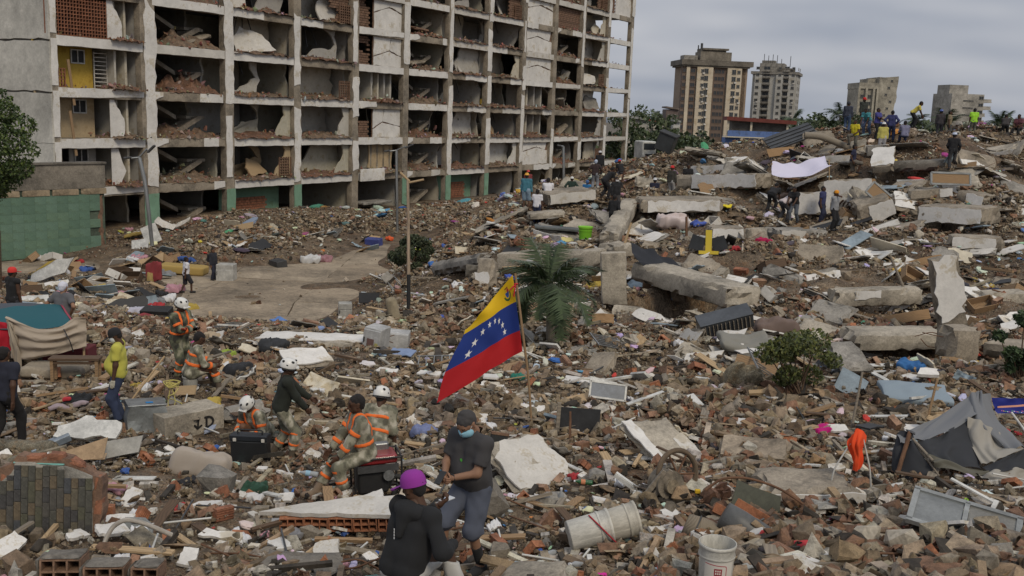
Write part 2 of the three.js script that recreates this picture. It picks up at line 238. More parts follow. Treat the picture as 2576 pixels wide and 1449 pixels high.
// ---------------------------------------------------------------- the gutted apartment block
const BAY = 6.726, AZ = 29.84 * Math.PI / 180, YS = (k) => 6.26 + 2.9 * (k - 2);
const block = thing('apartment_block', 'long gutted concrete apartment block with open rooms and peeling white frame', 'building', V(-26.36, 0, -57.03));
block.rotation.y = Math.PI / 2 - AZ;
{
  const bits = [], R = rng(77), NB = 12, NK = 10, DEP = 11;
  const inner = [[0.50, 0.475, 0.42], [0.56, 0.51, 0.41], [0.42, 0.40, 0.365], [0.62, 0.60, 0.55], [0.47, 0.44, 0.35]].map((c) => mat(c, { t: 'plaster', k: 0.3 }));
  const teal = mat([0.05, 0.155, 0.165], { t: 'plaster', k: 0.3 }), yellow = mat([0.55, 0.37, 0.06], { t: 'plaster', k: 0.3 }), tan = mat([0.47, 0.36, 0.22], { t: 'plaster', k: 0.3 }), navy = mat([0.06, 0.075, 0.14]), green = mat([0.19, 0.33, 0.23], { t: 'plaster', k: 0.3 }), orange = mat([0.55, 0.2, 0.04]);
  const patch = (name, pts, amp, step, seed, z, m = M.white, th = 0.035) => { const o = mesh(name, ragged(pts, amp, step, seed, th), m, block); o.position.z = z; return o; };
  // floors
  for (let k = 1; k <= NK; k++) mesh('floor_slab', box(NB * BAY, 0.2, DEP - 0.4, NB * BAY / 2, YS(k) - 0.11, -0.42 - (DEP - 0.4) / 2), M.concreteGrey, block);
  mesh('roof', box(NB * BAY + 1, 0.5, DEP + 1, NB * BAY / 2, YS(10) + 2.9, -DEP / 2), M.concrete, block);
  // front beams with remains of white render
  for (let k = 1; k <= NK; k++) for (let i = 0; i < NB; i++) {
    const x0 = i * BAY + 0.4, x1 = (i + 1) * BAY - 0.4, y1 = YS(k) + 0.02, h = 0.6, s = i * 31 + k * 7;
    const bm = mesh('beam', roughBox(x1 - x0, h, 0.4, s, 0.01, 0.02, 0.4), M.concrete, block); bm.position.set((x0 + x1) / 2, y1 - h / 2, -0.22);
    const w = R(); let a = x0, b = x1;
    if (i % 4 === 1 && R() < 0.6) { if (R() < 0.8) { b = lerp(x0, x1, 0.1 + R() * 0.2); patch('render_patch', [[a, y1 - h * 0.95], [b, y1 - h * 0.5], [b, y1 - 0.05], [a, y1 - 0.02]], 0.08, 0.35, s + 3, -0.018); } a = lerp(x0, x1, 0.55 + R() * 0.3); b = lerp(a, x1, 0.5 + R() * 0.5); }
    else if (w < 0.28) { if (R() < 0.5) b = lerp(x0, x1, 0.3 + R() * 0.4); else a = lerp(x0, x1, 0.3 + R() * 0.4); } else if (w < 0.31) continue;
    patch('render_patch', [[a, y1 - h + 0.03], [b, y1 - h + 0.03 + (R() < 0.3 ? 0.15 : 0)], [b, y1 - 0.02], [a, y1 - 0.02]], w < 0.28 ? 0.07 : 0.025, 0.4, s, -0.018, R() < 0.7 ? M.white : M.whiteOld);
  }
  // columns
  for (let i = 1; i <= NB; i++) {
    const x = i * BAY, w = i === 1 ? 1.15 : 0.82, top = YS(NK) + 2.65;
    const c = mesh('column', roughBox(w, top, 0.55, i + 50, 0.01, 0.02, 0.7), M.concrete, block); c.position.set(x, top / 2, -0.255);
    let y = i % 3 ? 3.6 : 3.0;
    if (i === 1) { patch('render_patch', [[x - 0.3, 3.3], [x + 0.52, 3.2], [x + 0.54, 14], [x - 0.25, 15.2]], 0.14, 0.5, 5, 0.025); y = 17; }
    while (y < top - 1) { const h = 1.6 + R() * 7, xa = x - w / 2 + (R() < 0.4 ? R() * 0.3 : 0.01), xb = x + w / 2 - (R() < 0.35 ? R() * 0.3 : 0.01), e = Math.min(y + h, top); if (R() < (i === 2 || i === 5 || i === 9 ? 0.8 : 0.95)) patch('render_patch', [[xa, y], [xb, y + (R() - 0.5) * 0.4], [xb, e], [xa, e + (R() - 0.5) * 0.5]], 0.12, 0.4, i * 13 + y, 0.022); y = e + 0.2 + R() * 1.7; }
    if (i < 8 && i !== 4) patch('green_paint', [[x - w / 2 + 0.01, 0.6], [x + w / 2 - 0.01, 0.4], [x + w / 2 - 0.01, 2.8], [x - w / 2 + 0.01, 2.75]], 0.05, 0.5, i, 0.02, green);
  }
  // rear wall with openings, party walls, rooms
  for (let i = 0; i < NB; i++) {
    if (i === 11) continue;
    for (let k = 0; k <= NK; k++) {
      const y0 = k ? YS(k) : 0, y1 = YS(k + 1) - 0.2, x0 = i * BAY, x1 = x0 + BAY, hole = (i * 3 + k) % 4 === 1;
      const m = i % 4 === 1 ? teal : inner[(i * 5 + k * 3) % 5];
      if (hole) { mesh('rear_wall', merge([box(2.4, y1 - y0, 0.18, x0 + 1.2, (y0 + y1) / 2, -DEP + 0.1), box(BAY - 3.4, y1 - y0, 0.18, x0 + 3.4 + (BAY - 3.4) / 2, (y0 + y1) / 2, -DEP + 0.1), box(1, 0.95, 0.18, x0 + 2.9, y0 + 0.475, -DEP + 0.1), box(1, y1 - y0 - 1.9, 0.18, x0 + 2.9, y0 + 1.9 + (y1 - y0 - 1.9) / 2, -DEP + 0.1)]), m, block); }
      else mesh('rear_wall', box(BAY, y1 - y0, 0.18, (x0 + x1) / 2, (y0 + y1) / 2, -DEP + 0.1), m, block);
    }
  }
  for (let i = 0; i <= NB; i++) for (let k = 0; k <= NK; k++) {
    if (i === 0 || i === 12) continue;
    const y0 = k ? YS(k) : 0, y1 = YS(k + 1) - 0.21, r = R(), s = i * 17 + k * 5, f = r < 0.55 ? 0.7 : r < 0.85 ? 2.2 : 4;
    const o = mesh('party_wall', ragged([[f + R() * 0.7, y0], [DEP - 0.4, y0, 1], [DEP - 0.4, y1, 1], [f - 0.2 + R() * 0.9, y1]], 0.25, 0.5, s, 0.16), inner[(i + k * 2) % 5], block);
    o.rotation.y = Math.PI / 2; o.position.set(i * BAY - 0.08, 0, 0);
  }
  const screen = (x0, x1, y0, y1, z, cw, ch, m, miss = 0, seed = 1) => { // hollow clay block screen
    const gs = [], bt = 0.045; for (let y = y0; y <= y1 + 1e-3; y += ch) { const cut = miss && noise3(y * 1.3, seed, 2) * miss * (x1 - x0); gs.push(box(x1 - x0 - Math.max(0, cut), bt, 0.12, (x0 + x1 - Math.max(0, cut)) / 2, y, z)); }
    for (let x = x0; x <= x1 + 1e-3; x += cw) gs.push(box(bt, y1 - y0, 0.115, x, (y0 + y1) / 2, z)); mesh('brick_screen', merge(gs), m, block);
  };
  const brickwall = (x0, x1, y0, y1, z, m, seed) => { const gs = [], bw = 0.36, bh = 0.19; let r = 0; for (let y = y0; y < y1 - 0.1; y += bh, r++) for (let x = x0 + (r % 2) * bw / 2; x < x1 - 0.15; x += bw) if (noise3(x * 0.9, y * 0.9, seed) > -0.62) gs.push(box(bw - 0.03, bh - 0.03, 0.12, x + bw / 2, y + bh / 2, z + 0.02 * hash3(x * 9, y * 9, seed))); if (gs.length) mesh('brick_infill', merge(gs), m, block); };
  const moundM = [mat([0.27, 0.19, 0.135], { t: 'dirt', k: 1 }), mat([0.31, 0.235, 0.17], { t: 'dirt', k: 1 }), mat([0.29, 0.17, 0.115], { t: 'dirt', k: 1 })];
  const mound = (x0, x1, y, z, h, seed, m = moundM[seed % 3]) => { const g = new THREE.PlaneGeometry(x1 - x0, 3, 18, 9).rotateX(-Math.PI / 2), p = g.attributes.position; for (let q = 0; q < p.count; q++) { const a = p.getX(q) / (x1 - x0) * 2, b = p.getZ(q) / 1.5; p.setY(q, h * Math.max(0, (1 - a * a * a * a)) * Math.max(0, 1 - b * b) * (0.35 + 1.5 * Math.abs(fbm(a * 2.2 + seed, b * 2.2, seed, 3))) + 0.09 * noise3(a * 20, b * 14, seed)); } for (let q = 0; q < 60; q++) { const w = (R() * p.count) | 0; bits.push([(x0 + x1) / 2 + p.getX(w) + 0.3 * (R() - 0.5), y + p.getY(w) - 0.03, z + p.getZ(w) + 0.2 * (R() - 0.5), 0.1 + 0.32 * R() * R(), R()]); } const o = mesh('debris_mound', buv(toCreasedNormals(g, 0.3)), m, block); o.position.set((x0 + x1) / 2, y, z); return o; };
  const debris = (x0, x1, y, z0, z1, n, h = 0.3) => { for (let q = 0; q < n; q++) bits.push([lerp(x0, x1, R()), y + R() * R() * h, lerp(z0, z1, R()), 0.07 + R() * R() * 0.34, R()]); };
  const stairs = (x, y, seed) => {
    const up = mesh('stair_flight', ragged([[0.5, 2.75], [3.9, 1.15], [3.9, 1.42], [0.5, 3.0]], 0.01, 1, seed, 1.3), M.concreteLight, block); up.position.set(x, y, -3.5);
    const gs = []; for (let q = 0; q < 8; q++) gs.push(box(0.34, 0.18, 1.2, x + 5.0 - q * 0.33, y + 1.25 - q * 0.165, -2.0)); gs.push(box(1.6, 0.2, 2.8, x + 5.2, y + 1.32, -3.2)); mesh('stair_flight', merge(gs), M.concreteLight, block);
    const sg = mesh('stair_stringer', ragged([[2.2, -0.02], [2.7, -0.02], [5.2, 1.2], [5.2, 1.42], [4.9, 1.42]], 0.01, 1, seed, 0.14), M.concrete, block); sg.position.set(x, y, -1.38);
    mesh('handrail', tube([V(x + 0.9, y + 1.9, -2.7), V(x + 2.1, y + 1.05, -2.6), V(x + 2.3, y + 0.3, -2.6)], 0.03), M.metalDark, block);
  };
  for (let i = 0; i < NB; i++) for (let k = 0; k <= NK; k++) {
    const x0 = i * BAY + 0.42, x1 = (i + 1) * BAY - 0.42, y0 = k ? YS(k) : 0.05, y1 = YS(k + 1) - 0.62, T = [0, 1, 2, 3, 4, 1, 2, 3, 4, 1, 2, 5][i], s = i * 41 + k * 11, r = R();
    if (k && T !== 4) debris(x0, x1, y0, -0.15, -2.4, 26, 0.25);
    if (T === 0 && k) { // balcony half and bathroom stack half
      const xm = x0 + 3.75;
      for (let q = 0; q < 3; q++) { const p = mesh('stall_wall', ragged([[0, y0], [0.16, y0], [0.16, y1 + 0.5], [0, y1 + 0.5]], 0.02, 0.5, s + q, 2.4), inner[q], block); p.position.set(xm + 0.5 + q * 0.78, 0, -3.0); }
      if (k !== 3) patch('render_patch', [[xm - 0.15, y0 + 0.05, 1], [xm + 0.45 + 0.4 * R(), y0 + 0.1], [xm + 0.9, y0 + 0.9], [xm + 0.55, y0 + 1.7], [xm + 0.1, y1 + 0.4], [xm - 0.15, y1 + 0.4, 1]], 0.09, 0.3, s, -0.3);
      debris(xm, x1, y0, -0.1, -1.5, 45, 0.45); mound(xm - 0.2, x1, y0, -1.1, 0.4, s);
      if (k >= 4) { screen(x0 - 0.5, xm - 0.2, y0 + 0.05, k % 2 ? y1 + 0.2 : y1 - 0.1, -0.25, 0.2, 0.2, M.brick, k === 4 ? 0.0 : 0.1, s); mesh('room_wall', box(3.8, y1 - y0 + 0.4, 0.1, x0 + 1.6, (y0 + y1) / 2 + 0.2, -3.4), navy, block); }
      else {
        const m = k === 3 ? yellow : k === 2 ? tan : inner[2]; const dx = k === 1 ? 1.2 : 0.55;
        mesh('room_wall', merge([box(3.9 - dx - 0.85, y1 - y0 + 0.4, 0.1, x0 + dx + 0.85 + (3.9 - dx - 0.85) / 2 - 0.5, (y0 + y1) / 2 + 0.2, -1.5), box(dx, y1 - y0 + 0.4, 0.1, x0 + dx / 2 - 0.5, (y0 + y1) / 2 + 0.2, -1.5)]), m, block);
        const win = mesh('window', merge([box(0.95, 0.07, 0.08, 0, 0.38, 0), box(0.95, 0.07, 0.08, 0, -0.38, 0), box(0.07, 0.7, 0.08, -0.44, 0, 0), box(0.07, 0.7, 0.08, 0.44, 0, 0), box(0.05, 0.7, 0.08, 0, 0, 0)]), M.whitePaint, block); win.position.set(x0 + 2.35, y0 + 1.85, -1.4);
        mesh('pane', box(0.86, 0.7, 0.02), M.black, win).position.z = -0.03;
        if (k === 3) { mesh('louvre_door', merge(Array.from({ length: 9 }, (_, q) => box(0.9, 0.05, 0.06, x0 + 3.75, y0 + 0.2 + q * 0.24, -1.2)).concat([box(0.05, 2.2, 0.06, x0 + 3.3, y0 + 1.1, -1.2), box(0.05, 2.2, 0.06, x0 + 4.2, y0 + 1.1, -1.2)])), M.whiteOld, block); screen(x0 - 0.4, x0 + 0.75, y0 + 0.05, y0 + 1.1, -0.25, 0.2, 0.2, M.brick, 0.3, 3); }
      }
      if (k === 2 || k === 3) { const sl = mesh('hanging_board', box(0.16, 2.6, 0.05), M.wood, block); sl.position.set(x0 + 0.9, y0 + 0.3, -0.1); sl.rotation.z = 0.12; }
    } else if (T === 1) {
      stairs(x0 - 0.3, y0, s); if (k) { mound(x0 + 1.2, x1, y0, -1.5, i === 1 ? 0.75 + 0.5 * R() : 0.7, s); debris(x0, x1, y0, -0.1, -1.6, 50, 0.4); debris(x0 + 2, x1, y0 + 0.3, -1, -2.2, 40, 0.9); }
      if (k && i === 9 && k > 5) brickwall(x0, x1, y0, y1, -0.5, M.brickDull, s);
      if (r < 0.38 && k) { const sl = mesh('fallen_slab', roughBox(1.5 + 1.6 * R(), 0.2 + 0.15 * R(), 1.0, s, 0.12, 0.05, 0.2), [M.brickDull, M.concrete, M.concreteGrey][(R() * 3) | 0], block); sl.position.set(x0 + 2 + 2.4 * R(), y0 + 0.65, -1.2); sl.rotation.set(0.5 * (R() - 0.3), R() - 0.5, 1.4 * (R() - 0.35)); }
    } else if (T === 2 || T === 3) {
      const m = k === 1 && i === 2 ? tan : k === 3 && i === 7 ? yellow : inner[(k + i) % 5], full = R();
      if (k) {
        // a cross wall part way in, torn open
        const a = R() < 0.5 ? 0 : 1, wl = 0.35 + R() * 0.5, e0 = a ? x1 - (x1 - x0) * wl : x0, e1 = a ? x1 : x0 + (x1 - x0) * wl;
        const depth = -0.9 - R() * 2.2; const p = mesh('cross_wall', ragged([[e0, y0], [e1, y0], [e1, y1 + 0.4], [lerp(e0, e1, a ? 0.3 : 0.7), y1 + 0.4], [a ? e0 + 0.2 : e1 - 0.1, y0 + 1.3]], 0.3, 0.4, s, 0.13), m, block); p.position.z = depth;
        mesh('corridor_wall', merge([box(BAY - 1.4, y1 - y0 + 0.4, 0.14, x0 + (BAY - 1.4) / 2 + (a ? 0 : 0.6), (y0 + y1) / 2 + 0.2, -5.6), box(0.5, 0.6, 0.14, a ? x1 : x0 + 0.1, y1, -5.6)]), inner[(k * 3 + i) % 5], block);
        if (full < 0.34) { const f = mesh('leaning_panel', ragged([[0, 0], [1.3 + R(), 0.1], [1.5 + R() * 0.7, 1.2], [0.5, 1.75], [-0.1, 0.9]], 0.12, 0.3, s + 2, 0.1), [M.whiteOld, M.concreteGrey, inner[1], M.whiteOld, M.woodPale][(R() * 5) | 0], block); f.scale.set(0.6 + 0.9 * R(), 0.6 + 0.6 * R(), 1); f.position.set(lerp(x0, x1 - 2, R()), y0 + 0.1, -0.8); f.rotation.set(-0.25 - R() * 0.3, (R() - 0.5) * 0.8, (R() - 0.5) * 0.6); }
        mound(x0, x1, y0, -1.3, 0.25 + 0.35 * R(), s); debris(x0, x1, y0, -0.1, -1.8, 34, 0.35);
        if (r < 0.4) mesh('hanging_pipe', merge([0, 1, 2].map((q) => rod(V(x0 + 1 + q * 1.1 + R(), y1 + 0.4, -1.6 - q * 0.3), V(x0 + 1.2 + q * 1.1, y0 + 0.3 + R() * 1.4, -1.5), 0.035))), M.metalDark, block);
        if (r > 0.7) screen(x1 - 1.2, x1, y0, y0 + 1.5, -0.3, 0.24, 0.2, M.brickDull, 0.3, s);
        if (k > 4 && r > 0.5) brickwall(x1 - 2.2, x1, y0, y1, -0.55, M.brickDull, s);
        if (r > 0.3 && r < 0.75) { const f = mesh('broken_facing', ragged([[x1 - 1.7, y0], [x1, y0, 1], [x1, y1 + 0.3], [x1 - 0.9, y1 + 0.3], [x1 - 0.6, y0 + 1.6], [x1 - 1.2, y0 + 0.9]], 0.18, 0.3, s + 9, 0.1), m, block); f.position.z = -0.45; }
      } else if (i === 2 || i === 6) { mesh('room_wall', box(BAY - 0.8, 2.9, 0.12, (x0 + x1) / 2, 1.45, -1.6), green, block); brickwall(x0 + 1, x0 + 4.2, 0.1, 2, -1.2, M.brick, s); }
    } else if (T === 4) { // blind bay: screens and cracked panels, with ducts behind where the panels fell
      const xm = i === 4 ? x0 + 2.2 : x0 - 0.1, broken = i === 4 ? (k === 3 || k < 2) : (k === 3 || k === 2);
      if (i === 4 && k) { if (k === 3) debris(x0, xm, y0, -0.2, -1.4, 20); else if (k === 1) debris(x0, x1, y0, -0.1, -1.5, 60, 0.5); else brickwall(x0, xm - 0.1, y0, y1 - (k === 2 ? 0.9 : 0), -0.75, M.brickDull, s); mesh('room_wall', box(2.4, 2.9, 0.1, x0 + 1.1, y0 + 1.4, -3), inner[1], block); }
      if (k && broken) { for (let q = 0; q < 4; q++) { const p = mesh('duct_wall', ragged([[0, y0], [0.2, y0], [0.24, y1 + 0.5], [0, y1 + 0.5]], 0.05, 0.4, s + q, 1.6), inner[q % 3], block); p.position.set(lerp(xm + 0.3, x1 - 0.5, q / 3.4), 0, -2.4); } debris(xm, x1, y0, -0.3, -1.6, 50, 0.5); mound(xm, x1, y0, -1.2, 0.45, s);
        if (k === 1 && i === 4) { mesh('room_wall', ragged([[xm, y0 + 0.4], [x1 - 0.4, y0 + 0.2], [x1 - 0.3, y1 + 0.4], [xm + 0.2, y1 + 0.4]], 0.15, 0.5, s, 0.1), tan, block).position.z = -0.9; mesh('fallen_parapet', roughBox(3.2, 1.0, 0.16, s, 0.04, 0.02), M.white, block).position.set(x0 + 1.4, y0 - 0.1, 0.35); } }
      else if (k) { // panel of render broken in two or three plates with open cracks between them
        const cy = y0 + 0.9 + R() * 0.8, cx = lerp(xm, x1, 0.35 + R() * 0.3), t = y1 + 0.62, g = 0.045;
        mesh('brick_backing', box(x1 - xm, t - y0, 0.1, (x0 + x1 + xm - x0) / 2, (y0 + t) / 2, -0.42), M.brickDull, block);
        patch('wall_plate', [[xm, y0 + 0.02], [x1, y0 + 0.02], [x1, cy - g], [cx, cy + 0.35 - g], [xm, cy - 0.2 - g]], 0.05, 0.35, s, -0.35, M.white, 0.06);
        patch('wall_plate', [[xm, cy - 0.2 + g], [cx - 0.02, cy + 0.35 + g], [cx + 0.25, t], [xm, t]], 0.05, 0.35, s + 1, -0.35, M.white, 0.06);
        patch('wall_plate', [[cx + 0.04, cy + 0.35 + g], [x1 - (r < 0.4 ? 0.6 : 0), cy + g], [x1, t], [cx + 0.32, t]], 0.05 + 0.08 * R(), 0.35, s + 2, -0.35, M.white, 0.06);
      } else if (i === 4) { mesh('fallen_slab', roughBox(4, 0.25, 1.6, s, 0.08, 0.03, 0.3), M.concreteGrey, block).position.set(x0 + 2.4, 0.9, -0.6); }
    } else if (T === 5) { // open end bay, sky shows through
      mesh('end_post', box(0.25, 2.3, 0.3, x1 - 1.6, y0 + 1.15, -DEP + 0.4), M.concrete, block);
      if (k >= 7) { patch('wall_plate', [[x0 + 1.5, y0], [x1, y0], [x1, y1 + 0.6], [x0 + 1.5, y1 + 0.6]], 0.06, 0.4, s, -0.3, M.white, 0.08); brickwall(x0, x0 + 1.5, y0, y1, -0.4, M.brickDull, s); }
      else if (k === 4) mesh('room_wall', box(2.0, 2.6, 0.1, x0 + 1.2, y0 + 1.3, -2.2), orange, block); else if (k === 5) mesh('room_wall', ragged([[x0, y0], [x0 + 3.6, y0], [x0 + 2.9, y0 + 1.2], [x0 + 1.8, y1 + 0.4], [x0, y1 + 0.4]], 0.2, 0.4, s, 0.12), inner[2], block).position.z = -2.5; else if (k) mesh('room_wall', ragged([[x0, y0], [x1 - 1, y0], [x1 - 1.3, y1 + 0.4], [x0, y1 + 0.4]], 0.3, 0.4, s, 0.12), inner[(k + 1) % 5], block).position.z = -4.5;
    }
  }
  for (const z of [-5.5, -DEP + 0.25]) { const c = mesh('column', box(0.5, YS(11), 0.5, NB * BAY - 0.26, YS(11) / 2, z), M.concrete, block); }
  // gable: one rendered plate per storey, cracked open along the floor lines
  mesh('gable_backing', box(0.25, YS(11), DEP + 4, 0.14, YS(11) / 2, -(DEP + 4) / 2 - 0.1), M.concreteDark, block);
  const gw = DEP + 4, gableM = mat([0.62, 0.595, 0.55], { t: 'grime', k: 0.09, bump: 0.004 }); let yb = 0;
  for (let k = 1; k <= 10; k++) {
    const yt = k === 10 ? YS(11) : YS(k) - 0.28, n = 34, pts = [], j = (q, kk) => kk < 1 || kk > 9 ? 0 : 0.10 * fbm(q * 0.55, kk * 5, 2, 4), wide = k === 3 || k === 4 ? 0.05 : 0.012;
    for (let q = 0; q <= n; q++) pts.push([q / n * gw, yb + j(q, k - 1) + (k === 1 ? 0 : k === 4 || k === 5 ? 0.05 + 0.07 * Math.max(0, noise3(q * 0.9, k - 1, 5)) : 0.012), 1]); for (let q = n; q >= 0; q--) pts.push([q / n * gw, yt + j(q, k) - wide, 1]);
    const o = mesh('gable_plate', ragged(pts, 0, 9, k, 0.12), gableM, block); o.rotation.y = Math.PI / 2; o.position.set(-0.1, 0, 0); yb = yt;
  }
  mesh('corner_post', box(0.45, YS(11), 0.3, 0.24, YS(11) / 2, -0.16), M.concrete, block);
  for (let k = 1; k < 10; k++) { const a = YS(k) + 0.1, b = YS(k + 1) - 0.2; patch('render_patch', [[0.02, a], [0.40, a], [0.42, b], [0.02, b]], 0.05, 0.4, k * 3, 0.0); }
  // loose brick and block on the floors
  const inst = new THREE.InstancedMesh(lump(5, 1, 0.6, 0.75, 12), mat([1, 1, 1], { t: 'concrete', k: 1 }), bits.length), mm = new THREE.Matrix4(), qq = new THREE.Quaternion(), ee = new THREE.Euler(), cc = new THREE.Color();
  bits.forEach(([x, y, z, s, r], n) => { mm.compose(V(x, y + s * 0.25, z), qq.setFromEuler(ee.set(R() * 6, R() * 6, R() * 6)), V(s * (0.7 + R()), s, s * (0.7 + R() * 0.6))); inst.setMatrixAt(n, mm); const p = r < 0.5 ? [0.34, 0.19, 0.125] : r < 0.82 ? [0.36, 0.30, 0.235] : r < 0.93 ? [0.6, 0.57, 0.52] : [0.12, 0.11, 0.1]; inst.setColorAt(n, cc.setRGB(...p.map((v) => v * (0.75 + 0.5 * R())))); });
  inst.name = 'floor_rubble'; inst.userData.kind = 'stuff'; shade(inst); block.add(inst);
}
// ---------------------------------------------------------------- green tiled annex in front of the block
{
  const a = AT(-120, 664, 49.5), b = AT(268, 630, 56), len = Math.hypot(b.x - a.x, b.z - a.z);
  const an = thing('tiled_annex', 'low annex with green tiled wall and stained concrete parapet', 'building', V(a.x, 0, a.z)); an.rotation.y = Math.atan2(-(b.z - a.z), b.x - a.x);
  mesh('core_wall', box(len, 5.0, 0.3, len / 2, 2.5, -0.2), mat([0.11, 0.15, 0.115], { t: 'concrete', k: 0.5 }), an); mesh('torn_edge', roughBox(0.5, 3.3, 0.3, 8, 0.08, 0.05, 0.15), M.brickDull, an).position.set(len - 0.25, 1.65, -0.16);
  mesh('end_wall', roughBox(0.35, 4.9, 6, 3, 0.05, 0.03, 0.5), M.concrete, an).position.set(len - 0.1, 2.45, -3.1);
  mesh('parapet', box(len + 0.1, 1.35, 0.42, len / 2, 4.35, -0.18), mat([0.29, 0.265, 0.23], { t: 'concrete', k: 0.2, bump: 0.01 }), an);
  mesh('parapet_cap', box(len + 0.2, 0.1, 0.6, len / 2, 5.07, -0.18), M.concreteDark, an);
  mesh('roof', box(len, 0.2, 6, len / 2, 4.0, -3.3), M.concreteGrey, an);
  for (let x = 0.4; x < len - 1; x += 1.62) mesh('parapet_panel', roughBox(1.5, 0.34, 0.1, x * 3, 0.01, 0.015, 0.3), mat([0.40, 0.325, 0.23], { t: 'concrete', k: 0.4 }), an).position.set(x + 0.75, 3.5, 0.03);
  const tm = [[0.125, 0.21, 0.15], [0.115, 0.195, 0.14], [0.14, 0.225, 0.155], [0.14, 0.23, 0.17]].map((c) => mat(c, { t: 'plaster', k: 0.5, roughness: 0.5 }));
  const tg = [0.58, 0.42].map((h) => rbox(0.6, h - 0.012, 0.05, 0.008)), g0 = rbox(0.61, 0.468, 0.05, 0.004); const R = rng(3);
  for (let r = 0; r < 7; r++) for (let c = 0; c * 0.614 < len - 0.7; c++) { if (c * 0.614 > len - 1.3 && (r === 4 || r === 2)) continue; const t = mesh('wall_tile', g0, tm[(R() * 4) | 0], an); t.position.set(0.3 + c * 0.614, 0.28 + r * 0.472, 0.0 + R() * 0.006); }
}
// ---------------------------------------------------------------- far buildings
function tower(name, label, px0, px1, pyTop, depth, turn, dAcross, build) { const a = AT(px0, 330, depth), b = AT(px1, 330, depth), top = AT((px0 + px1) / 2, pyTop, depth).y, t = thing(name, label, 'building', V((a.x + b.x) / 2, 0, -depth)); t.rotation.y = turn; build(t, b.x - a.x, top); return t; }
const glass = mat([0.03, 0.035, 0.04], { t: null, roughness: 0.25 });
const windowAt = (t, x, y, z, w, h, ac, turn = 0, fm = M.concreteGrey) => { const o = mesh('window', merge([box(w + 0.2, 0.12, 0.16, 0, h / 2, 0), box(w + 0.3, 0.14, 0.24, 0, -h / 2, 0), box(0.1, h, 0.16, -w / 2, 0, 0), box(0.1, h, 0.16, w / 2, 0, 0), box(0.07, h, 0.1, 0, 0, 0)]), fm, t); o.position.set(x, y, z); o.rotation.y = turn; mesh('pane', box(w, h, 0.06), glass, o); if (ac) mesh('air_conditioner', box(0.9, 0.6, 0.6, w * 0.35, -h * 0.75, 0.3), M.whiteOld, o); return o; };
tower('residential_tower', 'tall cream and brown residential tower with flat overhanging roof', 1704, 1878, 152, 400, 0.1, 20, (t, w, top) => {
  const cream = mat([0.58, 0.50, 0.385], { t: 'plaster', k: 0.05 }), brown = mat([0.165, 0.12, 0.095], { t: 'plaster', k: 0.05 }), tanb = mat([0.30, 0.225, 0.165], { t: 'plaster', k: 0.05 }), R = rng(5);
  mesh('core', box(w * 0.9, top - 2, 15, 0, (top - 2) / 2, -8.5), tanb, t);
  const u = w / 180;
  for (const [a, b, m, z] of [[40, 82, cream, 0.5], [120, 158, cream, 0.5], [84, 118, brown, -0.6]]) mesh('facade_strip', box((b - a) * u, top - 2.2, 1.6, ((a + b) / 2 - 90) * u, (top - 2.2) / 2, z - 0.9), m, t);
  for (const [a, b] of [[2, 12], [22, 38]]) mesh('facade_strip', box((b - a) * u, top - 2.4, 2, ((a + b) / 2 - 90) * u, (top - 2.4) / 2, -1.4), brown, t);
  mesh('facade_strip', box(9 * u, top - 2.4, 2, (17 - 90) * u, (top - 2.4) / 2, -0.9), cream, t);
  mesh('facade_strip', box(20 * u, top - 2.4, 12, (166 - 90) * u, (top - 2.4) / 2, -7), tanb, t);
  mesh('roof_slab', merge([box(w * 1.05, 2.0, 18, w * 0.01, top - 1, -8), box(w * 0.98, 0.6, 17, 0, top - 2.3, -8)]), mat([0.20, 0.18, 0.155], { t: 'concrete', k: 0.1 }), t);
  const ph = mesh('penthouse', merge([box(w * 0.46, 3.6, 8, w * 0.03, top + 1.8, -8), box(w * 0.38, 0.7, 9, w * 0.02, top + 4.6, -8), box(w * 0.36, 1, 7, 0, top + 4, -8)]), mat([0.26, 0.235, 0.2], { t: 'concrete', k: 0.1 }), t);
  mesh('parapet', box(w * 0.2, 2.0, 6, -w * 0.33, top + 1, -8), M.concreteGrey, t); mesh('antenna', merge([rod(V(-w * 0.15, top + 5, -8), V(-w * 0.15, top + 7, -8), 0.5), rod(V(-w * 0.2, top + 4, -8), V(-w * 0.2, top + 6.2, -8), 0.25)]), M.metalDark, t);
  for (let k = 0; k < 12; k++) { const y = 3 + k * 2.75; if (y > top - 4) break;
    windowAt(t, (54 - 90) * u, y, 0.5, 1.1, 1.2, R() < 0.3); windowAt(t, (64 - 90) * u, y, 0.5, 1.5, 1.8, R() < 0.5); windowAt(t, (137 - 90) * u, y, 0.5, 1.5, 1.8, R() < 0.5); windowAt(t, (150 - 90) * u, y, 0.5, 1.1, 1.2, R() < 0.3);
    for (const x of [92, 101, 110]) windowAt(t, (x - 90) * u, y, -0.7, 1.2, 1.5, 0, 0, brown); windowAt(t, (30 - 90) * u, y, -0.3, 1.8, 1.5, 0, 0, brown); windowAt(t, (7 - 90) * u, y, -0.3, 1.2, 1.5, 0, 0, brown); }
});
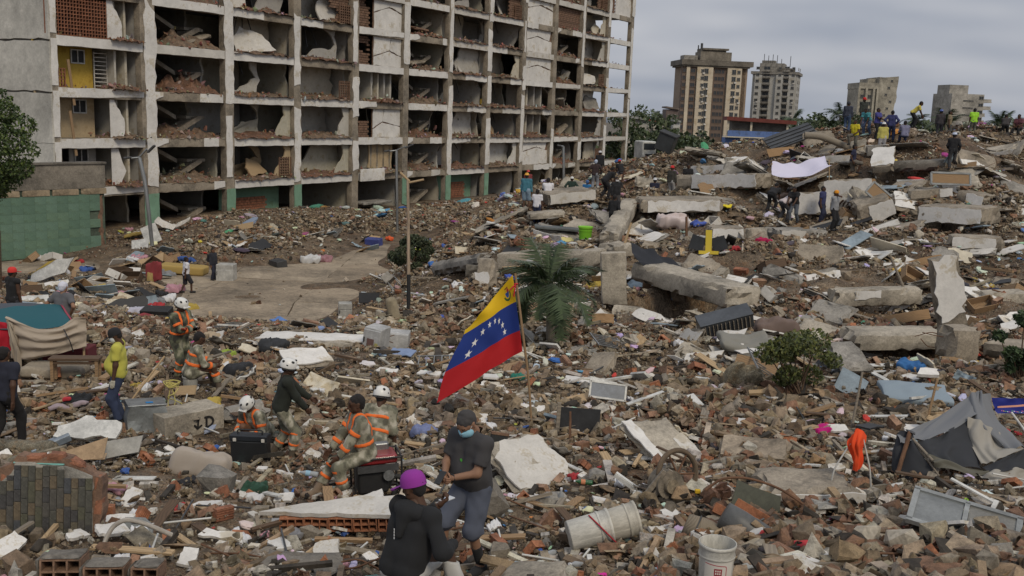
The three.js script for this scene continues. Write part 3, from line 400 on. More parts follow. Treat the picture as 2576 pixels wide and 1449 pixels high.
tower('residential_tower', 'pale grey residential tower with dark balconies and cluttered roof', 1884, 1992, 183, 470, -0.35, 20, (t, w, top) => {
  const pale = mat([0.44, 0.425, 0.39], { t: 'plaster', k: 0.05 }), R = rng(9);
  mesh('core', box(w, top, 20, 0, top / 2, -10), pale, t);
  for (const x of [-0.36, 0.12, 0.4]) mesh('facade_strip', box(w * 0.16, top - 1, 1.5, w * x, (top - 1) / 2, 0.5), pale, t);
  for (let k = 1; k < 12; k++) { const y = k * 2.9; for (const [x, ww] of [[-0.18, 0.17], [0.27, 0.12]]) { mesh('balcony', merge([box(w * ww, 0.9, 0.4, w * x, y + 0.4, 1.4), box(w * ww, 0.25, 1.8, w * x, y, 0.7)]), R() < 0.5 ? M.concreteDark : M.concreteGrey, t); windowAt(t, w * x, y + 1.6, 0.1, w * ww * 0.85, 1.6, R() < 0.4); } windowAt(t, -w * 0.38, y + 1.5, 1.3, 1.4, 1.2, R() < 0.3); windowAt(t, w * 0.12, y + 1.5, 1.3, 1.2, 1.2, 0); windowAt(t, w * 0.42, y + 1.5, 1.3, 1.2, 1.2, R() < 0.3); for (const z of [-5, -13]) windowAt(t, w / 2 + 0.1, y + 1.5, z, 2, 1.3, 0, Math.PI / 2); }
  mesh('roof_slab', box(w * 1.08, 1.2, 22, 0, top, -10), M.concreteGrey, t); mesh('penthouse', merge([box(w * 0.55, 4, 12, -w * 0.1, top + 2.6, -10), box(w * 0.3, 2, 6, -w * 0.2, top + 5, -10)]), M.concreteGrey, t); mesh('parapet', box(w * 0.4, 1.6, 1, w * 0.25, top + 1.4, 0), M.concreteDark, t);
  mesh('antenna', merge([-0.3, -0.2, -0.1, 0, 0.1, 0.3].map((x) => rod(V(w * x, top + 3, -6), V(w * x, top + 6 + R() * 3, -6), 0.14))), M.metalDark, t);
});
tower('damaged_tower', 'isolated concrete tower with blind flank and torn upper corner', 2152, 2254, 190, 420, 0.0, 20, (t, w, top) => {
  const c = mat([0.47, 0.445, 0.38], { t: 'concrete', k: 0.06 });
  mesh('flank', ragged([[w * -0.03, 0], [w * 0.4, 0], [w * 0.4, top * 0.62], [w * 0.42, top * 0.64], [w * 0.44, top], [w * -0.03, top - 0.5]], 0.25, 2, 4, 16), c, t).position.z = -16;
  mesh('wing', box(w * 0.47, top - 4.5, 14, -w * 0.265, (top - 4.5) / 2, -7.6), c, t);
  mesh('roof_parapet', merge([box(w * 0.52, 2.4, 15, -w * 0.25, top - 4.2, -7.4), box(w * 0.3, 2, 10, -w * 0.1, top - 2.2, -8)]), c, t);
  for (const x of [-0.5, -0.32, -0.14, -0.05]) mesh('rib', box(w * 0.05, top - 5, 0.9, w * x, (top - 5) / 2, 0), c, t);
  for (let k = 0; k < 9; k++) { const y = 4 + k * 2.8; if (y < top - 6) for (const x of [-0.41, -0.23]) windowAt(t, w * x, y, -0.5, 1.3, 1.4, 0); windowAt(t, w * (0.16 + 0.06 * (k % 3)), y + 1, 0.05, 0.9, 0.9, 0); }
});
tower('slab_tower', 'pale concrete tower with stepped roof and projecting balconies', 2382, 2470, 236, 420, 0.15, 20, (t, w, top) => {
  const c = mat([0.47, 0.455, 0.425], { t: 'concrete', k: 0.06 });
  mesh('core', box(w, top, 14, 0, top / 2, -7), c, t); mesh('stair_head', box(w * 0.58, 3.6, 9, -w * 0.2, top + 1.8, -7), c, t);
  for (let k = 0; k < 6; k++) { windowAt(t, w * 0.02, 6 + k * 2.9, 0.05, 4.6, 0.5, 0); }
  for (let k = 0; k < 8; k++) { const y = top - 1.4 - k * 2.9; if (y < 4) break; mesh('balcony', merge([box(w * (k < 2 ? 0.32 : 0.14), 1.2, 8, w * (k < 2 ? 0.62 : 0.55), y - 1, -5), box(w * (k < 2 ? 0.34 : 0.15), 0.3, 8.4, w * (k < 2 ? 0.62 : 0.55), y - 1.7, -5)]), c, t); windowAt(t, w * 0.41, y, 0.05, 2, 1.3, 0); }
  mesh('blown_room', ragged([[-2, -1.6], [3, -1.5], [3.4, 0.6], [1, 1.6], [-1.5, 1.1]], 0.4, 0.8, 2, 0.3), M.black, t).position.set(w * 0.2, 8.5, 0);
});
{ // blue building under a rust red roof
  const t = thing('blue_building', 'low blue walled building under a long rust red roof', 'building', V(AT(1905, 340, 150).x, 0, -150)); t.rotation.y = -0.1; const blue = mat([0.115, 0.19, 0.42], { t: 'plaster', k: 0.2 }), redr = mat([0.175, 0.045, 0.035], { t: 'plaster', k: 0.3 });
  mesh('wall', merge([box(9.2, 6.4, 5, 0, 3.2, -3)]), blue, t); mesh('parapet', merge([box(9.0, 0.9, 0.3, 0.2, 6.85, -0.3)]), blue, t); mesh('ledge', box(9.9, 0.16, 1, -0.1, 6.35, -0.2), M.cream, t);
  const rf = mesh('roof', box(10.2, 0.55, 6, 0, 0, 0), redr, t); rf.position.set(0.5, 8.9, -3); rf.rotation.z = -0.03; mesh('upper_wall', box(8.2, 1.7, 4, 0.4, 7.9, -3.2), M.concreteDark, t); mesh('doorway', box(1.3, 2.1, 0.2, -2.6, 4.6, -0.42), M.black, t); for (const x of [-4.3, -0.9, 4.4]) mesh('pillar', box(0.3, 2.4, 0.3, x, 7.7, -0.6), M.cream, t);
}
for (const [px0, px1, py, d, c, rc, label] of [[1572, 1622, 290, 150, [0.42, 0.40, 0.36], [0.36, 0.36, 0.36], 'pale house with sloping grey roof beyond the gutted block'], [1626, 1672, 300, 210, [0.47, 0.44, 0.39], [0.30, 0.12, 0.08], 'white house with small red roof among far trees'], [1672, 1702, 268, 230, [0.16, 0.12, 0.11], [0.2, 0.16, 0.14], 'dark brown block beside the tall cream tower'], [1688, 1706, 300, 205, [0.6, 0.6, 0.6], [0.5, 0.5, 0.5], 'narrow white wall block below the cream tower']]) {
  const a = AT(px0, py, d), b = AT(px1, py, d), w = b.x - a.x, h = a.y, t = thing('far_house', label, 'house', V((a.x + b.x) / 2, 0, -d));
  mesh('wall', box(w, h - 0.6, 6, 0, (h - 0.6) / 2, 0), mat(c, { t: 'plaster', k: 0.2 }), t); const r = mesh('roof', box(w * 1.1, 0.35, 7, 0, 0, 0), mat(rc), t); r.position.set(0, h - 0.3, 0); r.rotation.z = -0.12;
  for (let k = 0; k < 3; k++) windowAt(t, w * (-0.28 + 0.28 * k), h - 2.2, 3.02, Math.min(1, w * 0.16), 1, 0);
}
// ---------------------------------------------------------------- vegetation
const leafMat = (r, g, b) => { const m = new THREE.MeshPhysicalMaterial({ roughness: 0.75, side: THREE.DoubleSide, transmission: 0.25, thickness: 0, vertexColors: true }); m.color.setRGB(r, g, b); return m; };
const LEAF = leafMat(1, 1, 1);
function leafCloud(n, place, size, cols, seed) { // many small bent leaf faces
  const R = rng(seed), pos = new Float32Array(n * 18), col = new Float32Array(n * 18), q = new THREE.Quaternion(), e = new THREE.Euler(), a = V(0, 0, 0);
  for (let i = 0; i < n; i++) {
    const [p, tone = 1] = place(R), s = size * (0.6 + 0.8 * R()); q.setFromEuler(e.set((R() - 0.5) * 2.4, R() * 6.28, (R() - 0.5) * 2.4));
    const c = cols[(R() * cols.length) | 0], tv = (0.8 + 0.4 * R()) * tone;
    const pt = [[0, 0, 0], [0.5, 0.06, 0.28], [1, -0.08, 0], [0, 0, 0], [1, -0.08, 0], [0.5, 0.06, -0.28]];
    pt.forEach(([x, y, z], k) => { a.set((x - 0.5) * s, y * s, z * s).applyQuaternion(q).add(p); pos.set([a.x, a.y, a.z], i * 18 + k * 3); col.set(c.map((v) => v * tv), i * 18 + k * 3); });
  }
  const g = new THREE.BufferGeometry(); g.setAttribute('position', new THREE.BufferAttribute(pos, 3)); g.setAttribute('color', new THREE.BufferAttribute(col, 3)); g.computeVertexNormals(); return g;
}
function blobs(R, n, rx, ry, rz, y) { const b = []; for (let i = 0; i < n; i++) { const t = R() * 6.28, u = R() * 2 - 1, k = 0.5 + 0.5 * R(), s = Math.sqrt(1 - u * u); b.push([V(Math.cos(t) * s * rx * k, y + u * ry * k, Math.sin(t) * s * rz * k), (0.22 + 0.2 * R()) * Math.min(rx, ry * 1.3)]); } return b; }
const inBlob = (b) => (R) => { const [c, r] = b[(R() * b.length) | 0], t = R() * 6.28, u = R() * 2 - 1, s = Math.sqrt(1 - u * u), k = r * Math.cbrt(0.25 + 0.75 * R()); return [V(c.x + Math.cos(t) * s * k, c.y + u * k * 0.75, c.z + Math.sin(t) * s * k)]; };
function tree(name, label, cat, pos, h, rx, ry, n, leaf, cols, seed, group, trunkH = h - ry * 1.3, nb = 22) {
  const R = rng(seed), t = thing(name, label, cat, pos, group), b = blobs(R, nb, rx, ry, rx, h - ry);
  const gs = [rod(V(0, -0.3, 0), V(0.1 * h * 0.2, trunkH, 0), 0.035 * h, 0.022 * h)]; for (let i = 0; i < Math.min(9, nb); i++) gs.push(rod(V(0.02 * h, trunkH * (0.7 + 0.3 * R()), 0), b[i][0], 0.014 * h, 0.005 * h, 5));
  mesh('trunk', merge(gs), M.woodDark, t); mesh('crown', leafCloud(n, inBlob(b), leaf, cols, seed + 1), LEAF, t); return t;
}
const GREENS = [[0.045, 0.085, 0.015], [0.075, 0.115, 0.02], [0.035, 0.06, 0.014], [0.105, 0.15, 0.025]];
{ const p = AT(-20, 640, 38); tree('broadleaf_tree', 'dense dark green tree beside the green tiled annex', 'tree', V(p.x, H(p.x, p.z), p.z), AT(0, 190, 38).y - H(p.x, p.z) + 0.3, 2.0, 2.5, 17000, 0.15, GREENS, 12, undefined, 2.4, 40); }
const farG = [[0.05, 0.08, 0.028], [0.07, 0.10, 0.034], [0.04, 0.062, 0.026], [0.09, 0.11, 0.045]];
{ const R = rng(44); let s = 100;
  for (const [x, y, d, r] of [[1588, 268, 240, 7], [1610, 264, 250, 8], [1635, 268, 250, 8], [1655, 280, 230, 7], [1672, 290, 200, 5], [1590, 300, 140, 4], [1612, 318, 130, 4], [1640, 325, 130, 3.5], [1665, 312, 140, 4], [1700, 325, 130, 4], [1725, 335, 120, 3.5], [1745, 330, 160, 4], [1996, 298, 180, 4.5], [2014, 302, 190, 5], [2035, 300, 180, 4.5], [2055, 296, 170, 5], [2078, 300, 170, 5], [2100, 292, 160, 5], [2125, 286, 150, 5], [2150, 296, 150, 4], [2265, 312, 200, 5], [2290, 314, 170, 4.5], [2320, 306, 170, 4.5], [2345, 298, 165, 5], [2372, 302, 165, 4], [2480, 312, 180, 5], [2505, 318, 180, 4.5], [2540, 322, 160, 4], [2565, 318, 140, 4]]) {
    const p = AT(x, y, d); tree('far_tree', x < 1760 ? 'bushy tree beyond the gutted block and the rubble' : 'bushy tree on the skyline beyond the rubble heap', 'tree', V(p.x, 0, p.z), p.y, r, p.y * 0.42, 900, 0.75, farG, s++, x < 1760 ? 'trees beyond the block' : 'trees on the skyline', p.y * 0.3, 14);
  } }
function frondGeo(L, droop, seed, w0 = 0.3, n = 46) { // one feathered frond along +x
  const R = rng(seed), pos = [], col = [], c0 = [0.042, 0.068, 0.022]; const sp = (t) => V(L * t * (1 - 0.22 * t * t), L * (0.34 * t - droop * t * t), 0);
  const tri = (a, b, c, s) => { for (const v of [a, b, c]) { pos.push(v.x, v.y, v.z); col.push(c0[0] * s, c0[1] * s, c0[2] * s); } };
  for (let i = 0; i < n; i++) { const t = 0.12 + 0.88 * i / n, a = sp(t), b = sp(Math.min(1, t + 0.03)), wl = w0 * L * Math.sin(Math.PI * (0.15 + 0.8 * t)) ** 0.7; for (const s of [-1, 1]) { const tip = a.clone().add(V(wl * 0.55, -wl * (0.25 + 0.5 * R()), s * wl * (0.75 + 0.3 * R()))); tri(a, b, tip, 0.7 + 0.7 * R()); } }
  for (let i = 0; i < 12; i++) { const a = sp(i / 12), b = sp((i + 1) / 12), r = 0.016 * L * (1 - i / 13); tri(a.clone().add(V(0, 0, r)), a.clone().add(V(0, 0, -r)), b, 1.3); tri(a.clone().add(V(0, r, 0)), a.clone().add(V(0, -r, 0)), b, 1.3); }
  const g = new THREE.BufferGeometry(); g.setAttribute('position', new THREE.BufferAttribute(new Float32Array(pos), 3)); g.setAttribute('color', new THREE.BufferAttribute(new Float32Array(col), 3)); g.computeVertexNormals(); return g;
}
function palm(label, pos, h, L, nf, seed, group, r0 = 0.12, name = 'palm_tree') {
  const R = rng(seed), t = thing(name, label, 'palm', pos, group), lean = (R() - 0.5) * 0.25 * h; mesh('trunk', tube([V(0, -0.2, 0), V(lean * 0.3, h * 0.5, 0), V(lean, h, 0)], r0, 8, 10), M.woodGrey, t);
  for (let i = 0; i < nf; i++) { const up = R(), f = mesh('frond', frondGeo(L * (0.8 + 0.35 * R()), 0.25 + 0.75 * (1 - up), seed * 50 + i), LEAF, t); f.position.set(lean, h, 0); f.rotation.set(0, i * 2.4 + R() * 0.5, 1.05 * up - 0.15); f.rotation.order = 'YXZ'; }
  return t;
}
{ const b = ON(1385, 858), top = AT(1390, 735, -b.z); palm('young coconut palm growing out of the rubble behind the flag', V(b.x, H(b.x, b.z), b.z), 1.35, 1.7, 24, 8, undefined, 0.11); }
let pk = 20; for (const [x, y, d] of [[1985, 288, 190], [2118, 277, 160], [2308, 290, 170], [2395, 300, 150], [2522, 298, 170], [2560, 312, 150]]) { const p = AT(x, y + 14, d); palm('coconut palm on the skyline beyond the rubble heap', V(p.x, 0, p.z), p.y, 3.4, 13, pk++, 'palms on the skyline', 0.22, 'far_palm'); }
function shrub(label, px, py, w, h, n, leaf, cols, seed, name = 'shrub') { const b = ON(px, py), t = thing(name, label, 'shrub', V(b.x, H(b.x, b.z), b.z)), R = rng(seed), bl = blobs(R, 16, w, h * 0.5, w * 0.8, h * 0.5), gs = []; for (let i = 0; i < 12; i++) gs.push(rod(V((R() - 0.5) * 0.2, -0.1, (R() - 0.5) * 0.2), bl[i][0], 0.022, 0.008, 5)); mesh('stem', merge(gs), M.woodDark, t); mesh('foliage', leafCloud(n, inBlob(bl), leaf, cols, seed + 1), LEAF, t); return t; }
shrub('dark green shrub at the edge of the concrete plaza', 1032, 690, 1.15, 1.7, 4200, 0.14, [[0.03, 0.05, 0.018], [0.045, 0.065, 0.022], [0.06, 0.07, 0.03]], 31);
shrub('yellow green leafy shrub growing in the rubble below the sofa cushions', 2012, 1000, 0.75, 1.3, 3600, 0.085, [[0.09, 0.115, 0.02], [0.13, 0.14, 0.03], [0.05, 0.065, 0.02]], 33);
shrub('dark leafy sapling behind the grey tent', 2560, 960, 0.5, 1.7, 1300, 0.15, [[0.03, 0.06, 0.018], [0.05, 0.085, 0.025]], 35, 'sapling');
// ---------------------------------------------------------------- street lamps and posts
function lamp(label, pts, r, arms) { const t = thing('street_lamp', label, 'lamp', pts[0]), L = pts.map((p) => p.clone().sub(pts[0])); L[0].y -= 0.6; mesh('pole', tube(L, r, 10, 8), M.metal, t); for (const [dx, dy, len] of arms) { const a = L[L.length - 1], e = a.clone().add(V(dx, dy, 0.1)); mesh('arm', rod(a, e, r * 0.5), M.metal, t); const hd = mesh('lamp_head', rbox(len, 0.12, 0.26, 0.05), M.metalDark, t); hd.position.copy(e).add(V(dx > 0 ? len / 2 - 0.05 : -len / 2 + 0.05, 0.02, 0)); hd.rotation.z = Math.atan2(dy, Math.abs(dx)) * Math.sign(dx); } return t; }
lamp('leaning grey street lamp with two arms before the gutted block', [AT(382, 590, 52), AT(366, 470, 52), AT(350, 396, 52)], 0.1, [[0.45, 0.45, 0.55], [-0.4, -0.05, 0.4]]);
lamp('straight grey street lamp standing before the blind bay', [AT(1000, 560, 66), AT(998, 460, 66), AT(997, 378, 66)], 0.09, [[0.6, 0.28, 0.6], [-0.45, -0.08, 0.4]]);
lamp('short pale post without arms near the end of the block', [AT(1419, 480, 72), AT(1418, 420, 72), AT(1417, 368, 72)], 0.1, [[-0.2, 0.02, 0.3]]);
{ const b = ON(1028, 792), t = thing('utility_pole', 'thin rusty pole with black foot rising from the rubble', 'pole', b), top = AT(1026, 452, -b.z).sub(b), mid = AT(1028, 690, -b.z).sub(b); mesh('pole', rod(mid, top, 0.055, 0.045), mat([0.52, 0.41, 0.31], { t: 'concrete', k: 1 }), t); mesh('foot', rod(V(0, -0.4, 0), mid, 0.065, 0.06), M.black, t); mesh('arm', merge([rod(top.clone().add(V(0, -0.1, 0)), top.clone().add(V(0.5, 0.02, 0)), 0.035), rod(top.clone().add(V(-0.25, 0.22, 0)), top.clone().add(V(0.05, -0.05, 0)), 0.04)]), M.woodPale, t); }
// ---------------------------------------------------------------- fallen concrete members
let cseed = 1;
function conc(name, label, cat, A, B, h, w, o = {}) {
  const a = ON(A[0], A[1], o.up || 0), b = o.flat ? AT(B[0], B[1], -a.z) : ON(B[0], B[1], o.up || 0);
  const d = b.clone().sub(a), L = d.length(), t = thing(name, label, cat, a.clone().add(b).multiplyScalar(0.5), o.group), s = cseed++;
  t.rotation.order = 'YZX'; t.rotation.y = Math.atan2(-d.z, d.x); t.rotation.z = Math.asin(clamp(d.y / L, -1, 1)) + (o.tilt || 0); t.rotation.x = o.pitch || 0;
  const m = o.m || M.concrete, body = mesh('concrete_body', roughBox(L, h, w, s, o.end ?? 0.16, o.wear ?? 0.04, 0.17), m, t); body.position.set(0, h / 2 - (o.sink ?? 0.06), -w / 2 + (o.shift || 0));
  const y0 = -(o.sink ?? 0.06), zf = (o.shift || 0);
  (o.front || []).forEach(([x0, x1, v0, v1, pm], i) => { const g = ragged([[(x0 - 0.5) * L, y0 + v0 * h], [(x1 - 0.5) * L, y0 + (v0 + 0.08) * h], [(x1 - 0.5) * L, y0 + v1 * h], [(x0 - 0.5) * L + 0.1 * L * (i % 2), y0 + v1 * h]], 0.05 * h + 0.02, 0.16, s * 3 + i, 0.03); const p = mesh('render_patch', g, pm || M.white, t); p.position.z = zf - 0.012; });
  (o.top || []).forEach(([x0, x1, u0, u1, pm], i) => { const g = ragged([[(x0 - 0.5) * L, u0 * w], [(x1 - 0.5) * L, u0 * w], [(x1 - 0.5) * L, u1 * w], [(x0 - 0.5) * L, u1 * w]], 0.06 * Math.min(w, 1) + 0.02, 0.16, s * 5 + i, 0.03).rotateX(-Math.PI / 2); const p = mesh('render_patch', g, pm || M.white, t); p.position.set(0, y0 + h - 0.012, zf); });
  if (o.rebar ?? (s % 3 === 0 ? 4 : 0)) { o.rebar ??= 4; const R = rng(s), gs = []; for (let i = 0; i < o.rebar; i++) { const e = i % 2 ? 1 : -1, y = y0 + h * (0.15 + 0.7 * R()), z = zf - w * (0.15 + 0.7 * R()); gs.push(tube([V(e * L * 0.45, y, z), V(e * (L * 0.5 + 0.15), y + 0.03, z), V(e * (L * 0.5 + 0.3 + 0.3 * R()), y + (R() - 0.4) * 0.4, z + (R() - 0.5) * 0.4)], 0.011, 5, 8)); } mesh('rebar', merge(gs), M.rust, t); }
  return t;
}
const SL = 'concrete_slab', BM = 'concrete_beam', CO = 'concrete_column';
conc(SL, 'long floor slab edge with white render above the dark hollow, men standing behind', 'slab', [1680, 474], [1905, 472], 0.75, 2.6, { up: 0.35, front: [[0.28, 0.98, 0.06, 0.96]] });
conc(SL, 'shorter white faced slab lying on top of the longer slab', 'slab', [1736, 440], [1862, 437], 0.55, 2.2, { up: 0.25, front: [[0.02, 0.98, 0.1, 0.95]] });
conc(SL, 'white faced slab edge under the feet of the man in grey trousers', 'slab', [1608, 533], [1822, 531], 0.55, 2.4, { up: 0.55, front: [[0.1, 0.95, 0.05, 0.93]] });
conc('wall_panel', 'tall white wall panel behind the bending workers', 'wall panel', [1985, 538], [2092, 538], 1.05, 0.35, { front: [[0.02, 0.98, 0.02, 0.98]] });
conc('wall_panel', 'big white wall panel with rust streaks and ragged top below the white sheet', 'wall panel', [2073, 514], [2198, 502], 1.1, 0.35, { front: [[0.02, 0.97, 0.02, 0.97]], tilt: -0.05 });
conc(SL, 'slab edge with triangular white patch over a black gap', 'slab', [1785, 606], [1883, 606], 0.55, 1.3, { up: 0.3, front: [[0.08, 0.85, 0.2, 0.95]] });
conc('concrete_block', 'square beige concrete block beside the magenta cloth', 'block', [1885, 622], [1940, 619], 0.82, 0.7, { m: M.concreteLight, pitch: -0.2 });
conc(BM, 'thick weathered beam below the man in the orange cap', 'beam', [1962, 607], [2088, 606], 0.5, 1.4, { front: [[0.02, 0.5, 0.25, 0.95, M.whiteOld]], m: M.concreteGrey });
conc('concrete_block', 'big tilted concrete block with white flank beside the orange capped man', 'block', [2160, 562], [2258, 545], 0.9, 1.5, { tilt: 0.12, pitch: 0.15, front: [[0.35, 0.98, 0.05, 0.85]], wear: 0.05 });
conc(SL, 'white rendered slab edge over a deep black hollow', 'slab', [2300, 556], [2480, 566], 0.72, 2.2, { up: 0.4, front: [[0.05, 0.92, 0.05, 0.92]], m: M.concrete });
conc(SL, 'half white slab edge beside the yellow rag', 'slab', [2388, 624], [2532, 630], 0.5, 1.2, { front: [[0.05, 0.8, 0.1, 0.92]] });
conc('concrete_block', 'white topped cube of concrete on the crest below the crowd', 'block', [2174, 392], [2229, 390], 0.55, 1.0, { top: [[0.03, 0.97, 0.05, 0.95]], m: M.concreteGrey });
conc('concrete_block', 'tilted block with bright white face and small brick hole', 'block', [2192, 436], [2252, 430], 0.4, 1.6, { pitch: 0.6, top: [[0.03, 0.97, 0.05, 0.95]], up: 0.35 });
conc(BM, 'dark rounded beam beside the red crate', 'beam', [2238, 430], [2388, 424], 0.5, 0.9, { m: M.concreteDark, wear: 0.06 });
conc(SL, 'thin flat slab behind the man in black on the crest', 'slab', [2394, 426], [2480, 424], 0.22, 1.2, { up: 0.1 });
conc(SL, 'pale slab behind the stretched white sheet', 'slab', [2076, 414], [2140, 412], 0.5, 1.2, { front: [[0.02, 0.98, 0.05, 0.95, M.whiteOld]] });
conc(SL, 'striped roof slab with corrugated flank on the crest', 'slab', [2285, 508], [2400, 500], 0.55, 1.6, { up: 0.3, front: [[0.7, 0.98, 0.3, 0.95]] });
conc(SL, 'white ended slab poking from the crest', 'slab', [2398, 502], [2470, 520], 0.5, 1.4, { up: 0.25, front: [[0.4, 0.98, 0.05, 0.95]] });
conc(CO, 'squat upright concrete column beside the palm', 'column', [1513, 764], [1580, 762], 1.62, 0.5, { flat: 1, wear: 0.02, m: M.concreteLight, pitch: -0.04, end: 0.03, rebar: 0 });
conc(BM, 'long level beam carrying brick rubble behind the palm', 'beam', [1246, 676], [1520, 668], 0.6, 1.0, { up: 0.1, m: M.concreteLight });
conc(BM, 'scorched round ended beam over a black gap near the plaza shrub', 'beam', [1082, 690], [1208, 668], 0.55, 0.8, { up: 0.2, m: M.concreteGrey, wear: 0.07, end: 0.2 });
conc(CO, 'leaning column stump with white and green render beside the plaza', 'column', [1188, 742], [1240, 738], 1.3, 0.5, { pitch: -0.25, tilt: -0.08, front: [[0.05, 0.7, 0.02, 0.62]] });
conc(BM, 'inclined beam sloping down under the black tarpaulin', 'beam', [1580, 700], [1834, 776], 0.62, 1.2, { up: 0.25, m: M.concreteLight });
conc(SL, 'long thin slab sloping down from the heap to the plaza', 'slab', [1192, 592], [1335, 524], 0.22, 1.3, { up: 0.15, m: M.concreteLight });
conc(SL, 'arched broken slab below the boy in the white shirt', 'slab', [1325, 556], [1425, 540], 0.3, 1.2, { up: 0.1, tilt: -0.1, m: M.concreteLight });
conc(SL, 'white edged slab under the man in the green shirt', 'slab', [1378, 516], [1505, 502], 0.55, 2, { up: 0.2, front: [[0.05, 0.95, 0.1, 0.95, M.whiteOld]] });
conc(CO, 'leaning square column rising behind the climbing man', 'column', [1555, 622], [1606, 528], 0.6, 0.75, { m: M.concreteLight, up: 0.1 });
conc(SL, 'flat slab below the leaning square column', 'slab', [1545, 650], [1600, 640], 0.5, 0.9, { m: M.concreteLight });
conc(CO, 'massive upright column with large white render patch', 'column', [2372, 842], [2442, 838], 2.1, 0.45, { flat: 1, tilt: 0.16, wear: 0.02, front: [[0.03, 0.93, 0.2, 0.99]], end: 0.04, rebar: 0, up: 0.02 });
conc(CO, 'bare column stub with exposed rebar below the big white column', 'column', [2386, 918], [2470, 916], 0.85, 0.75, { end: 0.12, wear: 0.04, rebar: 6 });
conc(BM, 'level beam with small white patch beside the leaning plywood', 'beam', [2098, 772], [2330, 764], 0.52, 0.7, { front: [[0.22, 0.5, 0.45, 0.97]], m: M.concreteLight });
conc(BM, 'long low beam behind the yellow green shrub', 'beam', [2146, 880], [2398, 878], 0.42, 1.1, { up: 0.1, m: M.concreteLight });
conc(BM, 'short beam end at the foot of the tumbled bricks', 'beam', [2478, 778], [2606, 774], 0.5, 0.8, { m: M.concreteLight });
conc(BM, 'beam over the dark hollow behind the grey tent', 'beam', [2462, 890], [2606, 912], 0.36, 1, { up: 0.15 });
conc(SL, 'rounded slab tipped towards the yellow green shrub', 'slab', [2106, 940], [2206, 938], 0.22, 1.1, { pitch: 0.3, m: M.concreteGrey, up: 0.1 });
conc(BM, 'long cracked beam with white top beside the plaza', 'beam', [634, 874], [916, 884], 0.26, 0.95, { top: [[0.01, 0.99, 0.12, 0.97]], m: M.concreteLight });
conc(SL, 'white ribbed panel lying below the long cracked beam', 'slab', [728, 932], [840, 920], 0.16, 0.7, { top: [[0.01, 0.99, 0.03, 0.97]], pitch: 0.28, up: 0.1 });
{ // beam with a painted arrow and letter
  const t = conc(BM, 'squared concrete beam with a black painted arrow and letter', 'beam', [412, 1106], [566, 1072], 0.44, 0.62, { m: M.concreteLight, end: 0.02, wear: 0.008, rebar: 0, up: 0.06 });
  const c = document.createElement('canvas'); c.width = 256; c.height = 128; const x = c.getContext('2d'); x.clearRect(0, 0, 256, 128); x.strokeStyle = 'rgba(20,18,17,0.95)'; x.lineWidth = 15; x.lineCap = 'round'; x.lineJoin = 'round';
  x.beginPath(); x.moveTo(88, 22); x.lineTo(80, 98); x.moveTo(56, 74); x.lineTo(79, 102); x.lineTo(110, 84); x.stroke(); x.lineWidth = 17; x.beginPath(); x.moveTo(152, 30); x.lineTo(150, 104); x.moveTo(140, 30); x.bezierCurveTo(222, 18, 226, 108, 146, 104); x.stroke();
  const tt = new THREE.CanvasTexture(c); tt.colorSpace = THREE.SRGBColorSpace; const m = new THREE.MeshStandardMaterial({ map: tt, transparent: true, roughness: 0.8 });
  const p = mesh('painted_mark', new THREE.PlaneGeometry(0.62, 0.31), m, t); p.position.set(0.16, 0.16, 0.014);
}
conc(BM, 'ragged broken beam end with bare rebar beside the painted beam', 'beam', [562, 1074], [694, 1046], 0.32, 0.5, { m: M.concreteGrey, end: 0.16, wear: 0.06, rebar: 5, up: 0.05 });
conc('pavement_slab', 'worn concrete step below the orange vest', 'slab', [1925, 1268], [2190, 1266], 0.2, 1.0, { front: [[0.05, 0.95, 0.1, 0.9, M.whiteOld]], wear: 0.04 });
conc(SL, 'flat dirty slab under the standing man', 'slab', [1200, 1490], [1420, 1492], 0.14, 0.75, { m: M.concreteLight, wear: 0.04, sink: 0.13 });
conc(SL, 'dark wet slab behind the clay hollow blocks', 'slab', [610, 1442], [850, 1452], 0.1, 0.55, { m: M.concreteDark });
conc('stone_sill', 'long weathered stone sill before the slate mosaic wall', 'sill', [116, 1374], [335, 1352], 0.14, 0.25, { m: M.concreteGrey, wear: 0.05 });
conc(SL, 'grey asphalt slab behind the seated soldier', 'slab', [960, 1050], [1120, 1075], 0.1, 1.2, { m: M.concreteDark });
function plate(name, label, px, py, l, w, h, yaw, pitch, roll, m, patches, o = {}) { // a loose plate at any slant; patches in plate metres on its upper face
  const p = G(px, py, o.up ?? 0.2), t = thing(name, label, o.cat || 'slab', p), s = cseed++; t.rotation.set(pitch, yaw, roll, 'YXZ'); mesh('concrete_body', o.outline ? ragged(o.outline.map(([x, z]) => [x * l, z * w]), 0.025, 0.1, s, h).rotateX(-Math.PI / 2) : roughBox(l, h, w, s, 0.1, 0.035, 0.11), m, t);
  (patches || []).forEach(([pts, pm], i) => { const g = ragged(pts.map(([x, z]) => [x * l, z * w]), 0.05, 0.1, s + i * 3, 0.02).rotateX(-Math.PI / 2); mesh('render_patch', g, pm || M.whiteOld, t).position.y = h / 2 - 0.008; }); return t;
}
plate(SL, 'broad tilted slab with flaking white paint behind the masked man', 1338, 1200, 1.25, 1.3, 0.15, 0.72, 0.42, -0.06, M.concreteLight, [[[[-0.46, -0.3], [0.2, -0.46], [0.45, -0.1], [0.42, 0.42], [-0.1, 0.44], [-0.44, 0.2]]]]);
plate(SL, 'tilted slab with one white painted edge beside the rusty flywheel', 1668, 1135, 1.0, 1.15, 0.18, 0.55, 0.36, -0.05, M.concreteLight, [[[[-0.48, -0.46], [-0.3, -0.46], [-0.28, 0.46], [-0.48, 0.46]], M.white], [[[0.1, -0.4], [0.42, -0.36], [0.4, 0.1], [0.15, 0]]]]);
